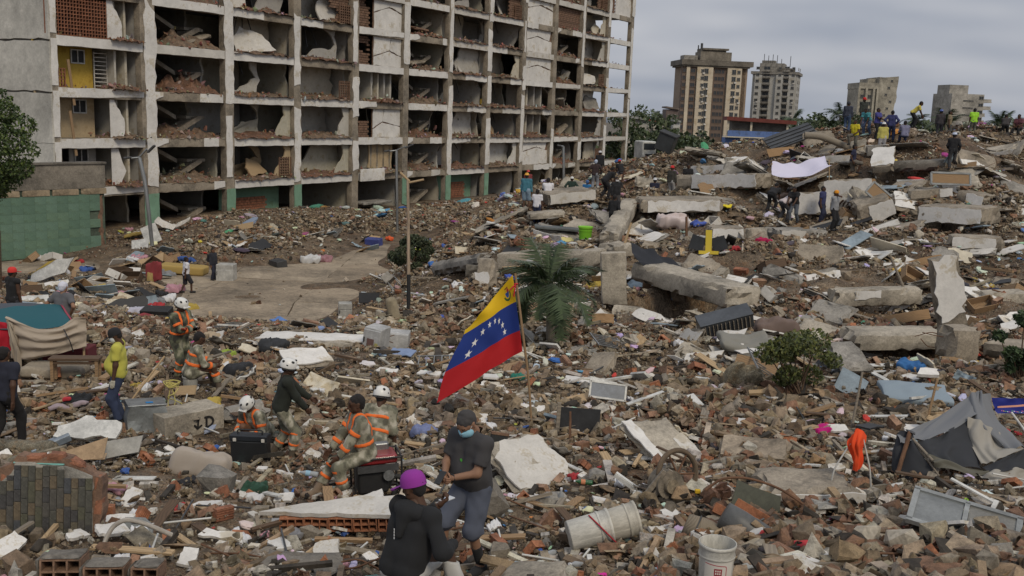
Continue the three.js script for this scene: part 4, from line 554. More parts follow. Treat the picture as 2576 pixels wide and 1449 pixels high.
plate(SL, 'smooth dusty slab half buried beside the worn step', 1895, 1145, 1.15, 0.75, 0.14, -0.28, 0.25, 0.05, mat([0.40, 0.335, 0.26], { t: 'concrete', k: 0.3 }), [], { up: 0.1 });
{ // torn wall panel: white plaster on hollow clay blocks
  const t = plate('wall_panel', 'fallen wall panel with white face and broken clay block edge', 845, 1322, 1.7, 0.5, 0.05, 0.04, 0.1, 0.03, M.whiteOld, [], { up: 0.24, outline: [[-0.52, -0.28], [0.5, -0.5], [0.5, 0.46], [0.16, 0.5], [-0.02, 0.3], [-0.34, -0.02]] });
  const R = rng(4); for (let i = 0; i < 5; i++) { const b = mesh('hollow_block', hollowBlock(0.27, 0.16, 0.22, 3, 2), M.terracotta, t); b.position.set(-0.5 + i * 0.29, -0.1, 0.1); b.rotation.set(0, (R() - 0.5) * 0.1, (R() - 0.5) * 0.1); }
}
function hollowBlock(l, h, w, nx, ny, th = 0.012) { // clay block, holes running front to back
  const gs = []; for (let i = 0; i <= nx; i++) gs.push(box(th, h, w, -l / 2 + i * l / nx, 0, 0)); for (let j = 0; j <= ny; j++) gs.push(box(l + th, th, w - 0.002, 0, -h / 2 + j * h / ny, 0)); gs.push(box(l, h, 0.01, 0, 0, -w / 2 + 0.01)); return merge(gs);
}
for (const [px, py, s, m, label] of [[1232, 1318, [0.42, 0.62, 0.4], M.concreteDark, 'dark upright boulder of concrete behind the cargo shorts'], [548, 1232, [0.55, 0.42, 0.45], M.concreteGrey, 'big rounded concrete lump near the beige mattress'], [1258, 1410, [0.26, 0.2, 0.24], M.concrete, 'square concrete chunk beside the masked man'], [2170, 1390, [0.28, 0.26, 0.24], M.concreteLight, 'pale angular stone in front of the upright bucket'], [2290, 1335, [0.32, 0.2, 0.22], M.whiteOld, 'white speckled stone beside the window frame'], [2265, 1412, [0.3, 0.28, 0.24], M.concreteLight, 'squarish beige stone among the bricks'], [1760, 1372, [0.3, 0.22, 0.2], M.whiteOld, 'white speckled block beside the wooden keg'], [1500, 1212, [0.4, 0.2, 0.25], M.concreteGrey, 'grey concrete lump with green bottle'], [1380, 1280, [0.42, 0.2, 0.3], M.concreteGrey, 'dark faced concrete lump beside the clear bottle']]) { const p = G(px, py, s[1] * 0.36), o = mesh('concrete_lump', lump(px, ...s, 22), m); o.position.copy(p); o.rotation.y = px; tag(o, label, 'rubble'); }
// broken slabs strewn over the collapsed heap
{
  const R = rng(901), labels = { white: 'broken slab with white render lying on the collapsed heap', bare: 'bare broken concrete slab lying on the collapsed heap' };
  for (let i = 0; i < 190; i++) {
    const px = 1200 + R() * 1390, py = lerp(R() < 0.6 ? 360 : 420, 930, R() ** 1.5); const a = ON(px, py); if (-a.z > 60 || LAND(a.x, -a.z) < 1.6) continue;
    const d = -a.z, k = d / 40, l = (0.7 + 1.7 * R()) * Math.max(0.55, Math.min(k, 1.1)), w = (0.5 + 1.0 * R()) * Math.max(0.55, Math.min(k, 1.1)), h = 0.1 + 0.28 * R() * R(), wh = R() < 0.6;
    const t = thing('broken_slab', wh ? labels.white : labels.bare, 'slab', V(a.x, H(a.x, a.z) + h * 0.3, a.z), wh ? 'white broken slabs on the heap' : 'bare broken slabs on the heap'); t.rotation.set((R() - 0.25) * 1.3, (R() - 0.5) * 2.2, (R() - 0.5) * 0.9, 'YXZ');
    mesh('concrete_body', roughBox(l, h, w, i, 0.16, 0.05, 0.2), [M.concrete, M.concreteLight, M.concreteGrey][(R() * 3) | 0], t);
    if (wh) { const f = R() < 0.5; const g = f ? ragged([[-l * 0.47, -h * 0.42], [l * 0.4, -h * 0.42], [l * 0.46, h * 0.42], [-l * 0.3, h * 0.42]], 0.04, 0.15, i, 0.02) : ragged([[-l * 0.45, -w * 0.42], [l * 0.3, -w * 0.45], [l * 0.46, w * 0.3], [-l * 0.35, w * 0.44]], 0.08, 0.2, i, 0.02).rotateX(-Math.PI / 2); mesh('render_patch', g, R() < 0.6 ? M.white : M.whiteOld, t).position.set(0, f ? 0 : h / 2 - 0.005, f ? w / 2 - 0.005 : 0); }
  }
}
// ---------------------------------------------------------------- cloth, soft and boxy shapes
const cr = (a, b, c, d, t) => 0.5 * (2 * b + (c - a) * t + (2 * a - 5 * b + 4 * c - d) * t * t + (3 * b - a - 3 * c + d) * t * t * t);
function sheet(grid, nu = 40, nv = 28, amp = 0.02, freq = 6, seed = 1, dir = 0) { // a cloth through a grid of points, with folds
  const m = grid.length, n = grid[0].length, g = (i, j) => grid[clamp(i, 0, m - 1)][clamp(j, 0, n - 1)], pos = [], uv = [], idx = [];
  const at = (u, v) => { const fi = v * (m - 1), fj = u * (n - 1), i = Math.min(m - 2, fi | 0), j = Math.min(n - 2, fj | 0), a = fi - i, b = fj - j, o = V(0, 0, 0); for (const k of ['x', 'y', 'z']) { const row = (r) => cr(g(r, j - 1)[k], g(r, j)[k], g(r, j + 1)[k], g(r, j + 2)[k], b); o[k] = cr(row(i - 1), row(i), row(i + 1), row(i + 2), a); } return o; };
  for (let j = 0; j <= nv; j++) for (let i = 0; i <= nu; i++) { const u = i / nu, v = j / nv, p = at(u, v), e = 0.01, du = at(Math.min(1, u + e), v).sub(at(Math.max(0, u - e), v)), dv = at(u, Math.min(1, v + e)).sub(at(u, Math.max(0, v - e))), nn = du.cross(dv).normalize(); const w = dir ? v : u, q = dir ? u : v; p.addScaledVector(nn, amp * (Math.sin(w * freq * 6.28 + 3.4 * noise3(q * 2.6, w * 1.6, seed)) * (0.5 + 0.6 * noise3(q * 3.1 + 5, w * 2.3, seed)) + 1.2 * fbm(u * freq, v * freq, seed, 3))); pos.push(p.x, p.y, p.z); uv.push(u, 1 - v); if (i && j) { const o = j * (nu + 1) + i; idx.push(o - nu - 2, o - 1, o - nu - 1, o - nu - 1, o - 1, o); } }
  const geo = new THREE.BufferGeometry(); geo.setAttribute('position', new THREE.Float32BufferAttribute(pos, 3)); geo.setAttribute('uv', new THREE.Float32BufferAttribute(uv, 2)); geo.setIndex(idx); geo.computeVertexNormals(); return geo;
}
const plainCloth = {}; const fabr = (r, g, b, o = {}) => plainCloth[[r, g, b]] ??= (() => { const m = new THREE.MeshPhysicalMaterial({ roughness: 0.95, side: THREE.DoubleSide, sheen: 0.1, ...o }); m.color.setRGB(r, g, b); return m; })();
const vl = (x, y, z) => Math.sqrt(x * x + y * y + z * z);
const pix = (rows, z) => rows.map((r) => r.map(([x, y, d = 0]) => AT(x, y, z + d)));
function soft(l, h, w, r, seed, amp = 0.02, bendY = 0) { r = Math.min(r, h * 0.49, w * 0.49, l * 0.49); const g = new THREE.BoxGeometry(l, h, w, 16, 5, 12); let q = mergeVertices((g.deleteAttribute('normal'), g.deleteAttribute('uv'), g), 1e-4); const s = q.attributes.position, f = 3 / Math.max(l, 0.3); for (let i = 0; i < s.count; i++) { let x = s.getX(i), y = s.getY(i), z = s.getZ(i); const cx = clamp(x, -l / 2 + r, l / 2 - r), cy = clamp(y, -h / 2 + r, h / 2 - r), cz = clamp(z, -w / 2 + r, w / 2 - r), n = vl(x - cx, y - cy, z - cz); if (n > r) { x = cx + (x - cx) / n * r; y = cy + (y - cy) / n * r; z = cz + (z - cz) / n * r; } const a = amp * (fbm(x * f + seed, y * f, z * f, 3) * 2 + 0.5 * noise3(x * f * 3.4, seed, z * f * 3.4)); s.setXYZ(i, x + a * 0.4, y + a + bendY * (x / l * 2) ** 2, z + a * 0.5); } q.computeVertexNormals(); return buv(q, seed); }
function item(name, label, cat, px, py, build, o = {}) { const p = G(px, py, o.up || 0), t = thing(name, label, cat, p, o.group); t.rotation.set(o.rx || 0, o.ry || 0, o.rz || 0, 'YXZ'); build(t); return t; }
const print = (w, h, draw) => { const c = document.createElement('canvas'); c.width = w; c.height = h; draw(c.getContext('2d'), w, h); const t = new THREE.CanvasTexture(c); t.colorSpace = THREE.SRGBColorSpace; return t; };

// ---------------------------------------------------------------- the flag
{
  const b = ON(1338, 1070), z = -b.z, t = thing('flag', 'yellow blue and red striped flag with white stars tied to a stick', 'flag', V(0, 0, 0));
  mesh('pole', tube([b.clone().add(V(0.02, -0.3, 0)), AT(1330, 960, z), AT(1314, 830, z), AT(1296, 688, z)], 0.021, 8, 18), M.wood, t);
  const tx0 = print(1024, 768, (c, w, h) => {
    c.fillStyle = '#d8b000'; c.fillRect(0, 0, w, h / 3); c.fillStyle = '#14327f'; c.fillRect(0, h / 3, w, h / 3); c.fillStyle = '#b20d16'; c.fillRect(0, 2 * h / 3, w, h / 3);
    c.fillStyle = '#e9e6df'; for (let i = 0; i < 8; i++) { const a = Math.PI * (0.97 - i * 0.94 / 7), x = 560 - 265 * Math.cos(a), y = 480 - 165 * Math.sin(a); c.beginPath(); for (let k = 0; k < 10; k++) { const r = k % 2 ? 13 : 33, q = k * Math.PI / 5 - 1.57; c.lineTo(x + r * Math.cos(q), y + r * Math.sin(q)); } c.fill(); }
    c.save(); c.translate(190, 125); c.fillStyle = '#3e5a24'; c.beginPath(); c.arc(0, 20, 70, 0.2, 2.94); c.lineTo(-48, -10); c.arc(0, 20, 46, 2.8, 0.34, true); c.fill(); c.fillStyle = '#a02025'; c.fillRect(-36, -34, 36, 34); c.fillStyle = '#c9a416'; c.fillRect(0, -34, 36, 34); c.fillStyle = '#2a4f9a'; c.beginPath(); c.moveTo(-36, 0); c.lineTo(36, 0); c.lineTo(24, 44); c.lineTo(0, 58); c.lineTo(-24, 44); c.fill(); c.fillStyle = '#7b3a20'; c.fillRect(-28, -58, 56, 18); c.restore();
  });
  const rows = [[[1291, 690], [1250, 738, 0.06], [1212, 786, -0.02], [1172, 835, 0.14]], [[1299, 758], [1262, 779, 0.04], [1222, 807, -0.06], [1168, 842, 0.06]], [[1308, 831], [1264, 852, 0.05], [1215, 884, -0.08], [1120, 936, 0]], [[1314, 884], [1276, 905, 0.05], [1205, 950, -0.1], [1099, 1014, -0.06]]];
  const mf = new THREE.MeshPhysicalMaterial({ map: tx0, roughness: 0.8, side: THREE.DoubleSide, sheen: 0.2, transmission: 0.12, thickness: 0 }); mesh('cloth', sheet(pix(rows, z), 72, 54, 0.034, 2.4, 4), mf, t);
  mesh('ribbon', merge([tube([AT(1297, 716, z - 0.03), AT(1290, 722, z - 0.05), AT(1282, 730, z - 0.05)], 0.012), tube([AT(1297, 716, z - 0.03), AT(1294, 735, z - 0.05), AT(1292, 746, z - 0.04)], 0.012), clean(new THREE.TorusGeometry(0.028, 0.012, 6, 12).rotateX(1.4).translate(AT(1298, 714, z).x, AT(1298, 714, z).y, AT(1298, 714, z).z))]), fabr(0.5, 0.02, 0.03), t);
}
// ---------------------------------------------------------------- tents and sheets
{
  const z = 20.6, t = thing('shelter', 'makeshift shelter of teal roof beige drape and red cloth', 'tent', V(0, 0, 0));
  mesh('teal_roof', sheet(pix([[[-60, 782, 1.4], [70, 770, 1.5], [152, 767, 1.6]], [[-60, 806, 0.6], [70, 798, 0.7], [165, 790, 0.8]], [[-60, 826, 0], [80, 829, 0], [182, 816, 0.1]]], z), 40, 24, 0.02, 2, 3), fabr(0.012, 0.085, 0.105), t);
  mesh('grey_roof', sheet(pix([[[-60, 764, 2.2], [70, 762, 2.2], [150, 767, 1.7]], [[-60, 786, 1.3], [40, 786, 1.3], [120, 776, 1.5]]], z), 24, 10, 0.01, 2, 5), fabr(0.06, 0.07, 0.085), t);
  mesh('red_trim', sheet(pix([[[150, 764, 1.6], [166, 788, 0.8], [184, 814, 0]], [[158, 768, 1.58], [172, 790, 0.78], [190, 817, -0.02]]], z), 14, 3, 0.004, 2, 5), fabr(0.3, 0.04, 0.07), t);
  mesh('beige_drape', sheet(pix([[[14, 796, 0], [50, 812, -0.15], [100, 828, -0.2], [150, 822, -0.2], [185, 800, -0.1], [216, 798, 0]], [[24, 832, 0], [58, 852, -0.2], [105, 862, -0.28], [150, 852, -0.25], [190, 835, -0.15], [218, 836, 0]], [[30, 900, 0], [70, 905, -0.15], [110, 898, -0.2], [150, 890, -0.2], [190, 878, -0.1], [217, 872, 0]]], z), 80, 60, 0.05, 4.2, 7, 1), fabr(0.36, 0.30, 0.235), t);
  mesh('drape_end', sheet(pix([[[10, 800, -0.02], [30, 812, -0.1]], [[30, 860, -0.1], [44, 866, -0.18]], [[34, 915, -0.05], [52, 930, -0.12]]], z), 14, 30, 0.05, 2, 9), fabr(0.32, 0.27, 0.21), t);
  mesh('red_cloth', sheet(pix([[[-60, 808, 0.05], [-10, 808, 0.05], [46, 818, 0.08]], [[-60, 850, 0], [0, 850, 0], [34, 856, 0.05]], [[-60, 905, 0], [0, 905, 0], [24, 892, 0.05]]], z), 24, 24, 0.035, 2.5, 11), fabr(0.36, 0.008, 0.022), t);
  for (const [x, y0, y1, d] of [[211, 800, 906, 0.1], [20, 800, 940, 0.15], [152, 770, 900, 1.6]]) mesh('post', rod(AT(x, y1, z + d), AT(x, y0, z + d), 0.025), M.woodPale, t);
  mesh('inner_box', rbox(1.0, 0.35, 0.5, 0.03), fabr(0.10, 0.015, 0.02), t).position.copy(AT(175, 888, z + 0.6)); mesh('strap', tube([AT(160, 828, z - 0.3), AT(176, 860, z - 0.36), AT(184, 885, z - 0.3)], 0.012), M.black, t);
}
{
  const z = 13.6, t = thing('camping_tent', 'collapsed two tone grey tent propped on a rusty stake', 'tent', V(0, 0, 0)), gr = fabr(0.15, 0.155, 0.165), dk = fabr(0.028, 0.03, 0.035), lt = fabr(0.29, 0.27, 0.235), ol = fabr(0.10, 0.095, 0.075);
  const q = (x, y) => [2200 + x / 4.91, 953 + y / 4.91]; const c = (rows) => pix(rows.map((r) => r.map(([x, y, d]) => [...q(x, y), d])), z);
  mesh('roof_panel', sheet(c([[[270, 690, 0], [480, 610, 0.2], [750, 480, 0.5], [1130, 240, 0.9], [1290, 140, 1.0]], [[330, 780, -0.2], [520, 770, -0.15], [750, 720, 0], [1150, 500, 0.35], [1290, 440, 0.5]]]), 50, 14, 0.03, 3, 2), gr, t);
  mesh('dark_panel', sheet(c([[[520, 765, -0.14], [750, 715, 0.02], [950, 610, 0.2], [1155, 500, 0.38]], [[600, 900, -0.25], [750, 880, -0.2], [960, 850, -0.1], [1200, 800, 0.1]], [[700, 985, -0.35], [850, 1020, -0.35], [1050, 1080, -0.35], [1330, 1090, -0.3]]]), 36, 30, 0.03, 3, 4), dk, t);
  mesh('light_panel', sheet(c([[[1150, 480, 0.36], [1290, 500, 0.3], [1410, 600, 0.25], [1530, 680, 0.3]], [[1170, 760, 0.15], [1290, 790, 0.05], [1420, 830, 0], [1600, 870, 0.05]], [[1320, 1050, -0.28], [1450, 1030, -0.3], [1600, 960, -0.3], [1850, 850, -0.2]]]), 36, 30, 0.03, 3, 6), lt, t);
  mesh('peak_panel', sheet(c([[[1130, 240, 0.9], [1290, 140, 1.0], [1350, 180, 1.0], [1430, 180, 1.2]], [[1200, 400, 0.55], [1340, 420, 0.5], [1430, 450, 0.6], [1540, 520, 0.9]], [[1280, 560, 0.3], [1450, 640, 0.2], [1600, 690, 0.3], [1780, 740, 0.5]], [[1500, 680, 0.28], [1600, 860, 0], [1720, 880, 0], [1900, 860, 0.1]]]), 40, 30, 0.04, 3, 8), gr, t);
  mesh('side_panel', sheet(c([[[270, 690, 0], [330, 640, 0], [460, 660, -0.1]], [[230, 900, -0.1], [340, 900, -0.2], [560, 900, -0.3]], [[200, 1120, -0.2], [380, 1230, -0.4], [780, 1190, -0.5]]]), 26, 26, 0.03, 2, 10), dk, t);
  mesh('olive_skirt', sheet(c([[[640, 935, -0.36], [900, 1000, -0.4], [1200, 1090, -0.4], [1400, 1120, -0.35]], [[740, 1080, -0.5], [950, 1120, -0.55], [1200, 1180, -0.55], [1420, 1180, -0.45]]]), 36, 14, 0.05, 1.5, 12, 1), ol, t);
  mesh('fallen_skirt', sheet(c([[[1240, 1190, -0.45], [1450, 1130, -0.4], [1720, 1110, -0.4], [1900, 1150, -0.3]], [[1400, 1230, -0.6], [1560, 1260, -0.65], [1740, 1240, -0.6], [1950, 1300, -0.5]], [[1600, 1380, -0.8], [1700, 1430, -0.85], [1820, 1430, -0.8], [2000, 1450, -0.7]]]), 40, 30, 0.06, 3, 14), lt, t);
  mesh('ground_sheet', sheet(c([[[1330, 1090, -0.3], [1600, 980, -0.3], [1900, 840, -0.1]], [[1420, 1180, -0.45], [1700, 1120, -0.45], [1950, 1150, -0.3]]]), 26, 12, 0.03, 2, 16), dk, t);
  const s0 = AT(...q(250, 1290), z - 0.45), s1 = AT(...q(440, 660), z - 0.1); mesh('stake', rod(s0, s1, 0.03, 0.034), M.rust, t); mesh('stake_head', lump(3, 0.13, 0.07, 0.12), M.metalDark, t).position.copy(s1); mesh('tent_pole', merge([rod(AT(...q(450, 720), z - 0.12), AT(...q(800, 1200), z - 0.55), 0.012), rod(AT(...q(470, 740), z - 0.15), AT(...q(720, 1010), z - 0.45), 0.02)]), M.woodGrey, t);
}
{ const z = 15.2, t = thing('banner', 'blue printed banner spread behind the grey tent', 'banner', V(0, 0, 0)); const tt = print(512, 128, (c) => { c.fillStyle = '#14227a'; c.fillRect(0, 0, 512, 128); c.strokeStyle = '#d79a80'; c.lineWidth = 14; c.beginPath(); c.moveTo(60, 70); c.lineTo(470, 40); c.stroke(); for (let i = 0; i < 26; i++) { c.fillStyle = ['#d36a9a', '#e0b23a', '#5fae6a', '#e6e0e6'][i % 4]; c.beginPath(); c.arc(90 + i * 16, 98 + (i * 37 % 17), 5, 0, 7); c.fill(); } }); mesh('cloth', sheet(pix([[[2492, 1000], [2560, 1002, 0.2], [2640, 1004, 0.4]], [[2500, 1022], [2560, 1024, 0.2], [2640, 1024, 0.4]], [[2508, 1040], [2570, 1040, 0.2], [2640, 1040, 0.4]]], z), 24, 12, 0.02, 2, 3), new THREE.MeshPhysicalMaterial({ map: tt, roughness: 0.7, side: THREE.DoubleSide }), t); mesh('rail', rod(AT(2545, 1038, z), AT(2580, 1085, z - 0.3), 0.02), M.whitePaint, t); }
{ const z = 46.5, t = thing('stretched_sheet', 'white sheet stretched as sunshade over the bending workers', 'sheet', V(0, 0, 0)); mesh('cloth', sheet(pix([[[1942, 408, 0.6], [2010, 412, 0.8], [2075, 390, 0.8]], [[1941, 430, 0], [2010, 438, 0], [2082, 412, 0]], [[1943, 442, -0.4], [2015, 446, -0.5], [2094, 418, -0.3]]], z), 40, 20, 0.07, 2.2, 3), fabr(0.56, 0.54, 0.66), t); for (const [x, y, d] of [[1942, 410, 0.4], [2086, 402, 0.3]]) mesh('prop', rod(AT(x, y, z + d), AT(x, y + 55, z + d), 0.03), M.woodPale, t); }
{ const z = 31.5, t = thing('tarpaulin', 'torn black tarpaulin draped over the inclined beam', 'tarpaulin', V(0, 0, 0)); mesh('cloth', sheet(pix([[[1586, 616, 1.2], [1640, 632, 1], [1700, 664, 0.8], [1765, 684, 0.6]], [[1592, 640, 0.4], [1650, 668, 0.2], [1705, 690, 0.1], [1752, 706, 0.1]], [[1600, 652, 0], [1655, 684, -0.2], [1706, 706, -0.3], [1748, 720, -0.2]]], z), 40, 20, 0.08, 2.5, 3), fabr(0.018, 0.02, 0.026), t); mesh('prop', rod(AT(1716, 690, z - 0.2), AT(1718, 800, z - 0.4), 0.025), M.whitePaint, t); }
// ---------------------------------------------------------------- things on the near left
item('bench', 'rough wooden bench beside the beige drape', 'bench', 192, 955, (t) => { const L = 1.0; mesh('seat', rbox(L, 0.06, 0.3, 0.015, 0, 0.46, 0), M.woodDark, t); for (const [x, z] of [[-0.44, 0.1], [0.44, 0.1], [-0.44, -0.1], [0.44, -0.1]]) mesh('leg', box(0.06, 0.46, 0.06, x, 0.22, z), M.wood, t); mesh('rail', box(L * 0.86, 0.05, 0.03, 0, 0.38, 0.1), M.woodDark, t); }, { ry: 0.12 });
item('mattress', 'dirty beige mattress lying behind the wooden bench', 'mattress', 140, 945, (t) => mesh('padding', soft(1.25, 0.24, 0.7, 0.08, 2), mat([0.33, 0.28, 0.22]), t), { up: 0.12, ry: 0.1 });
{ const b = G(308, 1046, 0.02), z = -b.z, t = thing('spade', 'spade with pale wooden handle leaning by the yellow shirted man', 'spade', V(0, 0, 0)); mesh('handle', rod(AT(322, 1018, z), AT(414, 896, z + 0.5), 0.019), M.woodPale, t); const bl = mesh('blade', lump(8, 0.2, 0.34, 0.04, 16), M.metalDark, t); bl.position.copy(AT(311, 1034, z)); bl.rotation.z = -0.65; }
item('metal_box', 'crumpled galvanised metal box beside the painted beam', 'box', 366, 1090, (t) => { const g = new THREE.BoxGeometry(0.6, 0.48, 0.45, 7, 6, 5); let q = mergeVertices((g.deleteAttribute('normal'), g.deleteAttribute('uv'), g), 1e-4); const p = q.attributes.position; for (let i = 0; i < p.count; i++) { const x = p.getX(i), y = p.getY(i), z = p.getZ(i), e = 0.1 * fbm(x * 3.2 + 5, y * 3.2, z * 3.2, 2); p.setXYZ(i, x * (1 + 0.1 * y) + e, y + e * 0.6, z + e * 1.3 - 0.08 * Math.max(0, 0.15 - Math.abs(x + 0.02)) * 6 * (0.3 - y)); } mesh('shell', buv(toCreasedNormals(q, 0.5)), mat([0.30, 0.32, 0.335], { metalness: 0.35, roughness: 0.5, k: 1 }), t); mesh('tape', box(0.12, 0.006, 0.06, 0.05, 0.275, 0.1), fabr(0.02, 0.2, 0.5), t); mesh('flange', rbox(0.64, 0.03, 0.47, 0.01, 0, 0.25, 0), M.metal, t); }, { up: 0.22, ry: 0.5, rz: -0.05 });
{ const t = thing('rope', 'tangle of yellow rope hanging over the painted beam', 'rope', G(440, 1050, 0.42)), R = rng(6); const pts = []; for (let i = 0; i < 46; i++) { const a = i * 0.9; pts.push(V(0.14 * Math.cos(a) * (0.6 + 0.5 * R()) + (i > 34 ? (i - 34) * 0.01 : 0), i < 34 ? 0.05 + 0.1 * R() : 0.05 - (i - 34) * 0.045, 0.1 * Math.sin(a) + 0.12 + (i > 34 ? 0.06 : 0))); } mesh('strand', tube(pts, 0.009, 5, 240), fabr(0.46, 0.40, 0.13), t); mesh('loop', tube([V(-0.02, 0.02, 0.16), V(-0.05, -0.25, 0.2), V(0.02, -0.36, 0.22), V(0.08, -0.2, 0.2), V(0.02, 0.02, 0.16)], 0.009, 5, 40), fabr(0.46, 0.40, 0.13), t); }
item('tool_case', 'open black plastic toolcase with grey clasps', 'case', 632, 1162, (t) => { mesh('body', rbox(0.62, 0.38, 0.2, 0.025, 0, 0.22, 0), mat([0.02, 0.021, 0.024], { roughness: 0.5 }), t); mesh('lid', rbox(0.64, 0.1, 0.22, 0.02, 0, 0.46, 0), mat([0.02, 0.024, 0.032], { roughness: 0.5 }), t); mesh('handle', tube([V(-0.2, 0.5, 0), V(-0.19, 0.57, 0), V(0.19, 0.57, 0), V(0.2, 0.5, 0)], 0.014), M.black, t); for (const x of [-0.22, 0.26]) mesh('clasp', box(0.05, 0.05, 0.02, x, 0.44, 0.12), M.whiteOld, t); mesh('foot', rbox(0.1, 0.16, 0.2, 0.02, 0.26, -0.02, 0), M.black, t); }, { ry: -0.12, rz: 0.03 });
item('mattress', 'pale ribbed mattress folded on its side beside the toolcase', 'mattress', 505, 1186, (t) => mesh('padding', soft(0.92, 0.42, 0.3, 0.12, 5, 0.05, -0.05), mat([0.41, 0.355, 0.30], { t: 'cloth', k: 6 }), t), { up: 0.2, rz: -0.16, rx: -0.2 });
item('cardboard_box', 'flattened brown cardboard carton leaning on white foam', 'cardboard', 208, 1180, (t) => { mesh('flap', ragged([[-0.34, 0], [0.3, 0.02], [0.36, 0.34], [-0.34, 0.12]], 0.01, 0.3, 2, 0.012), M.card, t); mesh('side', ragged([[-0.3, 0], [0.32, 0], [0.32, 0.2], [-0.3, 0.2]], 0.01, 0.3, 3, 0.012).rotateX(-1.1), M.card, t); }, { rx: -0.35, ry: 0.2, up: 0.12 });
item('foam_sheet', 'torn sheet of white foam behind the cardboard carton', 'foam', 215, 1150, (t) => mesh('sheet', ragged([[-0.5, 0], [0.5, 0], [0.52, 0.3], [0.1, 0.34], [-0.1, 0.42], [-0.48, 0.2]], 0.05, 0.12, 4, 0.04), M.whitePaint, t), { rx: -0.9, up: 0.22 });
item('board', 'grey white board tilted beside the cardboard carton', 'board', 300, 1172, (t) => mesh('sheet', ragged([[-0.3, -0.05], [0.3, 0.1], [0.34, 0.36], [-0.26, 0.24]], 0.01, 0.3, 5, 0.03), mat([0.46, 0.45, 0.43]), t), { rx: -0.4, up: 0.1 });
item('duct', 'pale blue metal duct lying across the rubble', 'duct', 130, 1150, (t) => mesh('sheet', rbox(0.6, 0.12, 0.22, 0.02), mat([0.30, 0.35, 0.42], { metalness: 0.3, roughness: 0.4 }), t), { rz: 0.35, ry: 0.5, up: 0.15 });
item('rolled_carpet', 'rolled patterned carpet near the dark trousered man', 'carpet', 60, 1150, (t) => mesh('roll', soft(1.1, 0.24, 0.28, 0.11, 8, 0.03), mat([0.27, 0.255, 0.2], { t: 'dirt', k: 1.2 }), t), { up: 0.12 });
{ // wall fragment faced with slate tiles
  const p = G(125, 1376), t = thing('slate_wall', 'broken wall fragment faced with dark slate tiles and brick edges', 'wall fragment', p), R = rng(15); t.rotation.set(-0.1, 0.1, -0.02, 'YXZ'); t.scale.set(0.84, 0.78, 0.8);
  const prof = (x) => (x < -0.44 ? 0.72 + (x + 0.62) * 0.9 : x < 0.13 ? 1.0 : x < 0.2 ? 0.95 : 0.84);
  mesh('core', ragged([[-0.66, 0], [0.58, 0], [0.62, 0.3], [0.6, 0.82], [0.3, 0.98], [0.22, 1.06], [-0.4, 1.1], [-0.48, 0.98], [-0.62, 0.92]], 0.03, 0.1, 3, 0.24), M.brickDull, t).position.z = -0.27;
  mesh('mortar', ragged([[-0.62, 0], [0.5, 0], [0.5, 0.84], [0.18, 0.97], [-0.42, 1.01], [-0.46, 0.86], [-0.6, 0.7]], 0.02, 0.08, 6, 0.03), mat([0.42, 0.41, 0.38], { t: 'concrete', k: 1 }), t).position.z = -0.025;
  const sm2 = [[0.075, 0.074, 0.075], [0.13, 0.122, 0.098], [0.10, 0.10, 0.086], [0.155, 0.138, 0.10], [0.085, 0.092, 0.105], [0.17, 0.135, 0.09], [0.115, 0.115, 0.08], [0.105, 0.10, 0.09]].map((c) => mat(c, { t: 'concrete', k: 1.6, roughness: 0.6, bump: 0.004 }));
  for (let c = 0; c < 13; c++) { let y = 0.02 - 0.1 * R(); const x = -0.55 + c * 0.085; while (y < prof(x) - 0.08) { const h = Math.min(0.14 + 0.17 * R(), prof(x) - y - 0.02); const o = mesh('slate_tile', rbox(0.08, h - 0.008, 0.02, 0.003), sm2[(R() * 8) | 0], t); o.position.set(x + (y < 0.02 ? 0.0 : 0), Math.max(y, 0) + h / 2, 0.012 + 0.005 * R()); y += h; } }
  for (const [x, y, rz] of [[-0.56, 0.74, 1.5], [-0.6, 0.5, 1.5], [-0.2, 1.06, 0.05], [0.05, 1.08, 0], [0.3, 0.98, -0.5], [0.55, 0.72, 1.4], [0.57, 0.42, 1.5]]) { const b = mesh('brick', roughBox(0.24, 0.1, 0.2, x * 9 + 4, 0.02, 0.012, 0.06), M.brick, t); b.position.set(x, y, -0.12); b.rotation.z = rz; }
  mesh('mint_paint', ragged([[-0.44, 1.0], [0.16, 0.985], [0.16, 0.997], [-0.44, 1.012]], 0.006, 0.06, 2, 0.035), fabr(0.2, 0.46, 0.41), t).position.z = -0.04;
}
item('clay_brick', 'smooth red clay brick beside the slate wall', 'brick', 268, 1330, (t) => mesh('block', rbox(0.18, 0.24, 0.1, 0.006, 0, 0.12, 0), M.terracotta, t), { ry: 0.1 });
for (const [x, y, s, ry, lab, nx, ny] of [[165, 1500, 1, 0.12, 'large hollow clay block with nine holes standing on edge', 3, 3], [272, 1506, 1, 0.1, 'large hollow clay block beside the white bent pipe', 3, 3], [375, 1512, 0.92, 0.05, 'hollow clay block with broken end in the bottom row', 2, 3]]) item('hollow_clay_block', lab, 'block', x, y, (t) => { mesh('shell', hollowBlock(nx * 0.11, 0.31, 0.24, nx, ny, 0.016), mat([0.30, 0.185, 0.125], { t: 'concrete', k: 1 }), t); mesh('mortar_cap', roughBox(nx * 0.115, 0.035, 0.26, x, 0.01, 0.01, 0.06), M.concreteDark, t).position.y = 0.172; mesh('mortar_side', roughBox(0.05, 0.33, 0.25, x + 1, 0.01, 0.01, 0.06), M.concreteDark, t).position.x = -nx * 0.055 - 0.03; }, { up: 0.17, ry, rx: -0.12 });
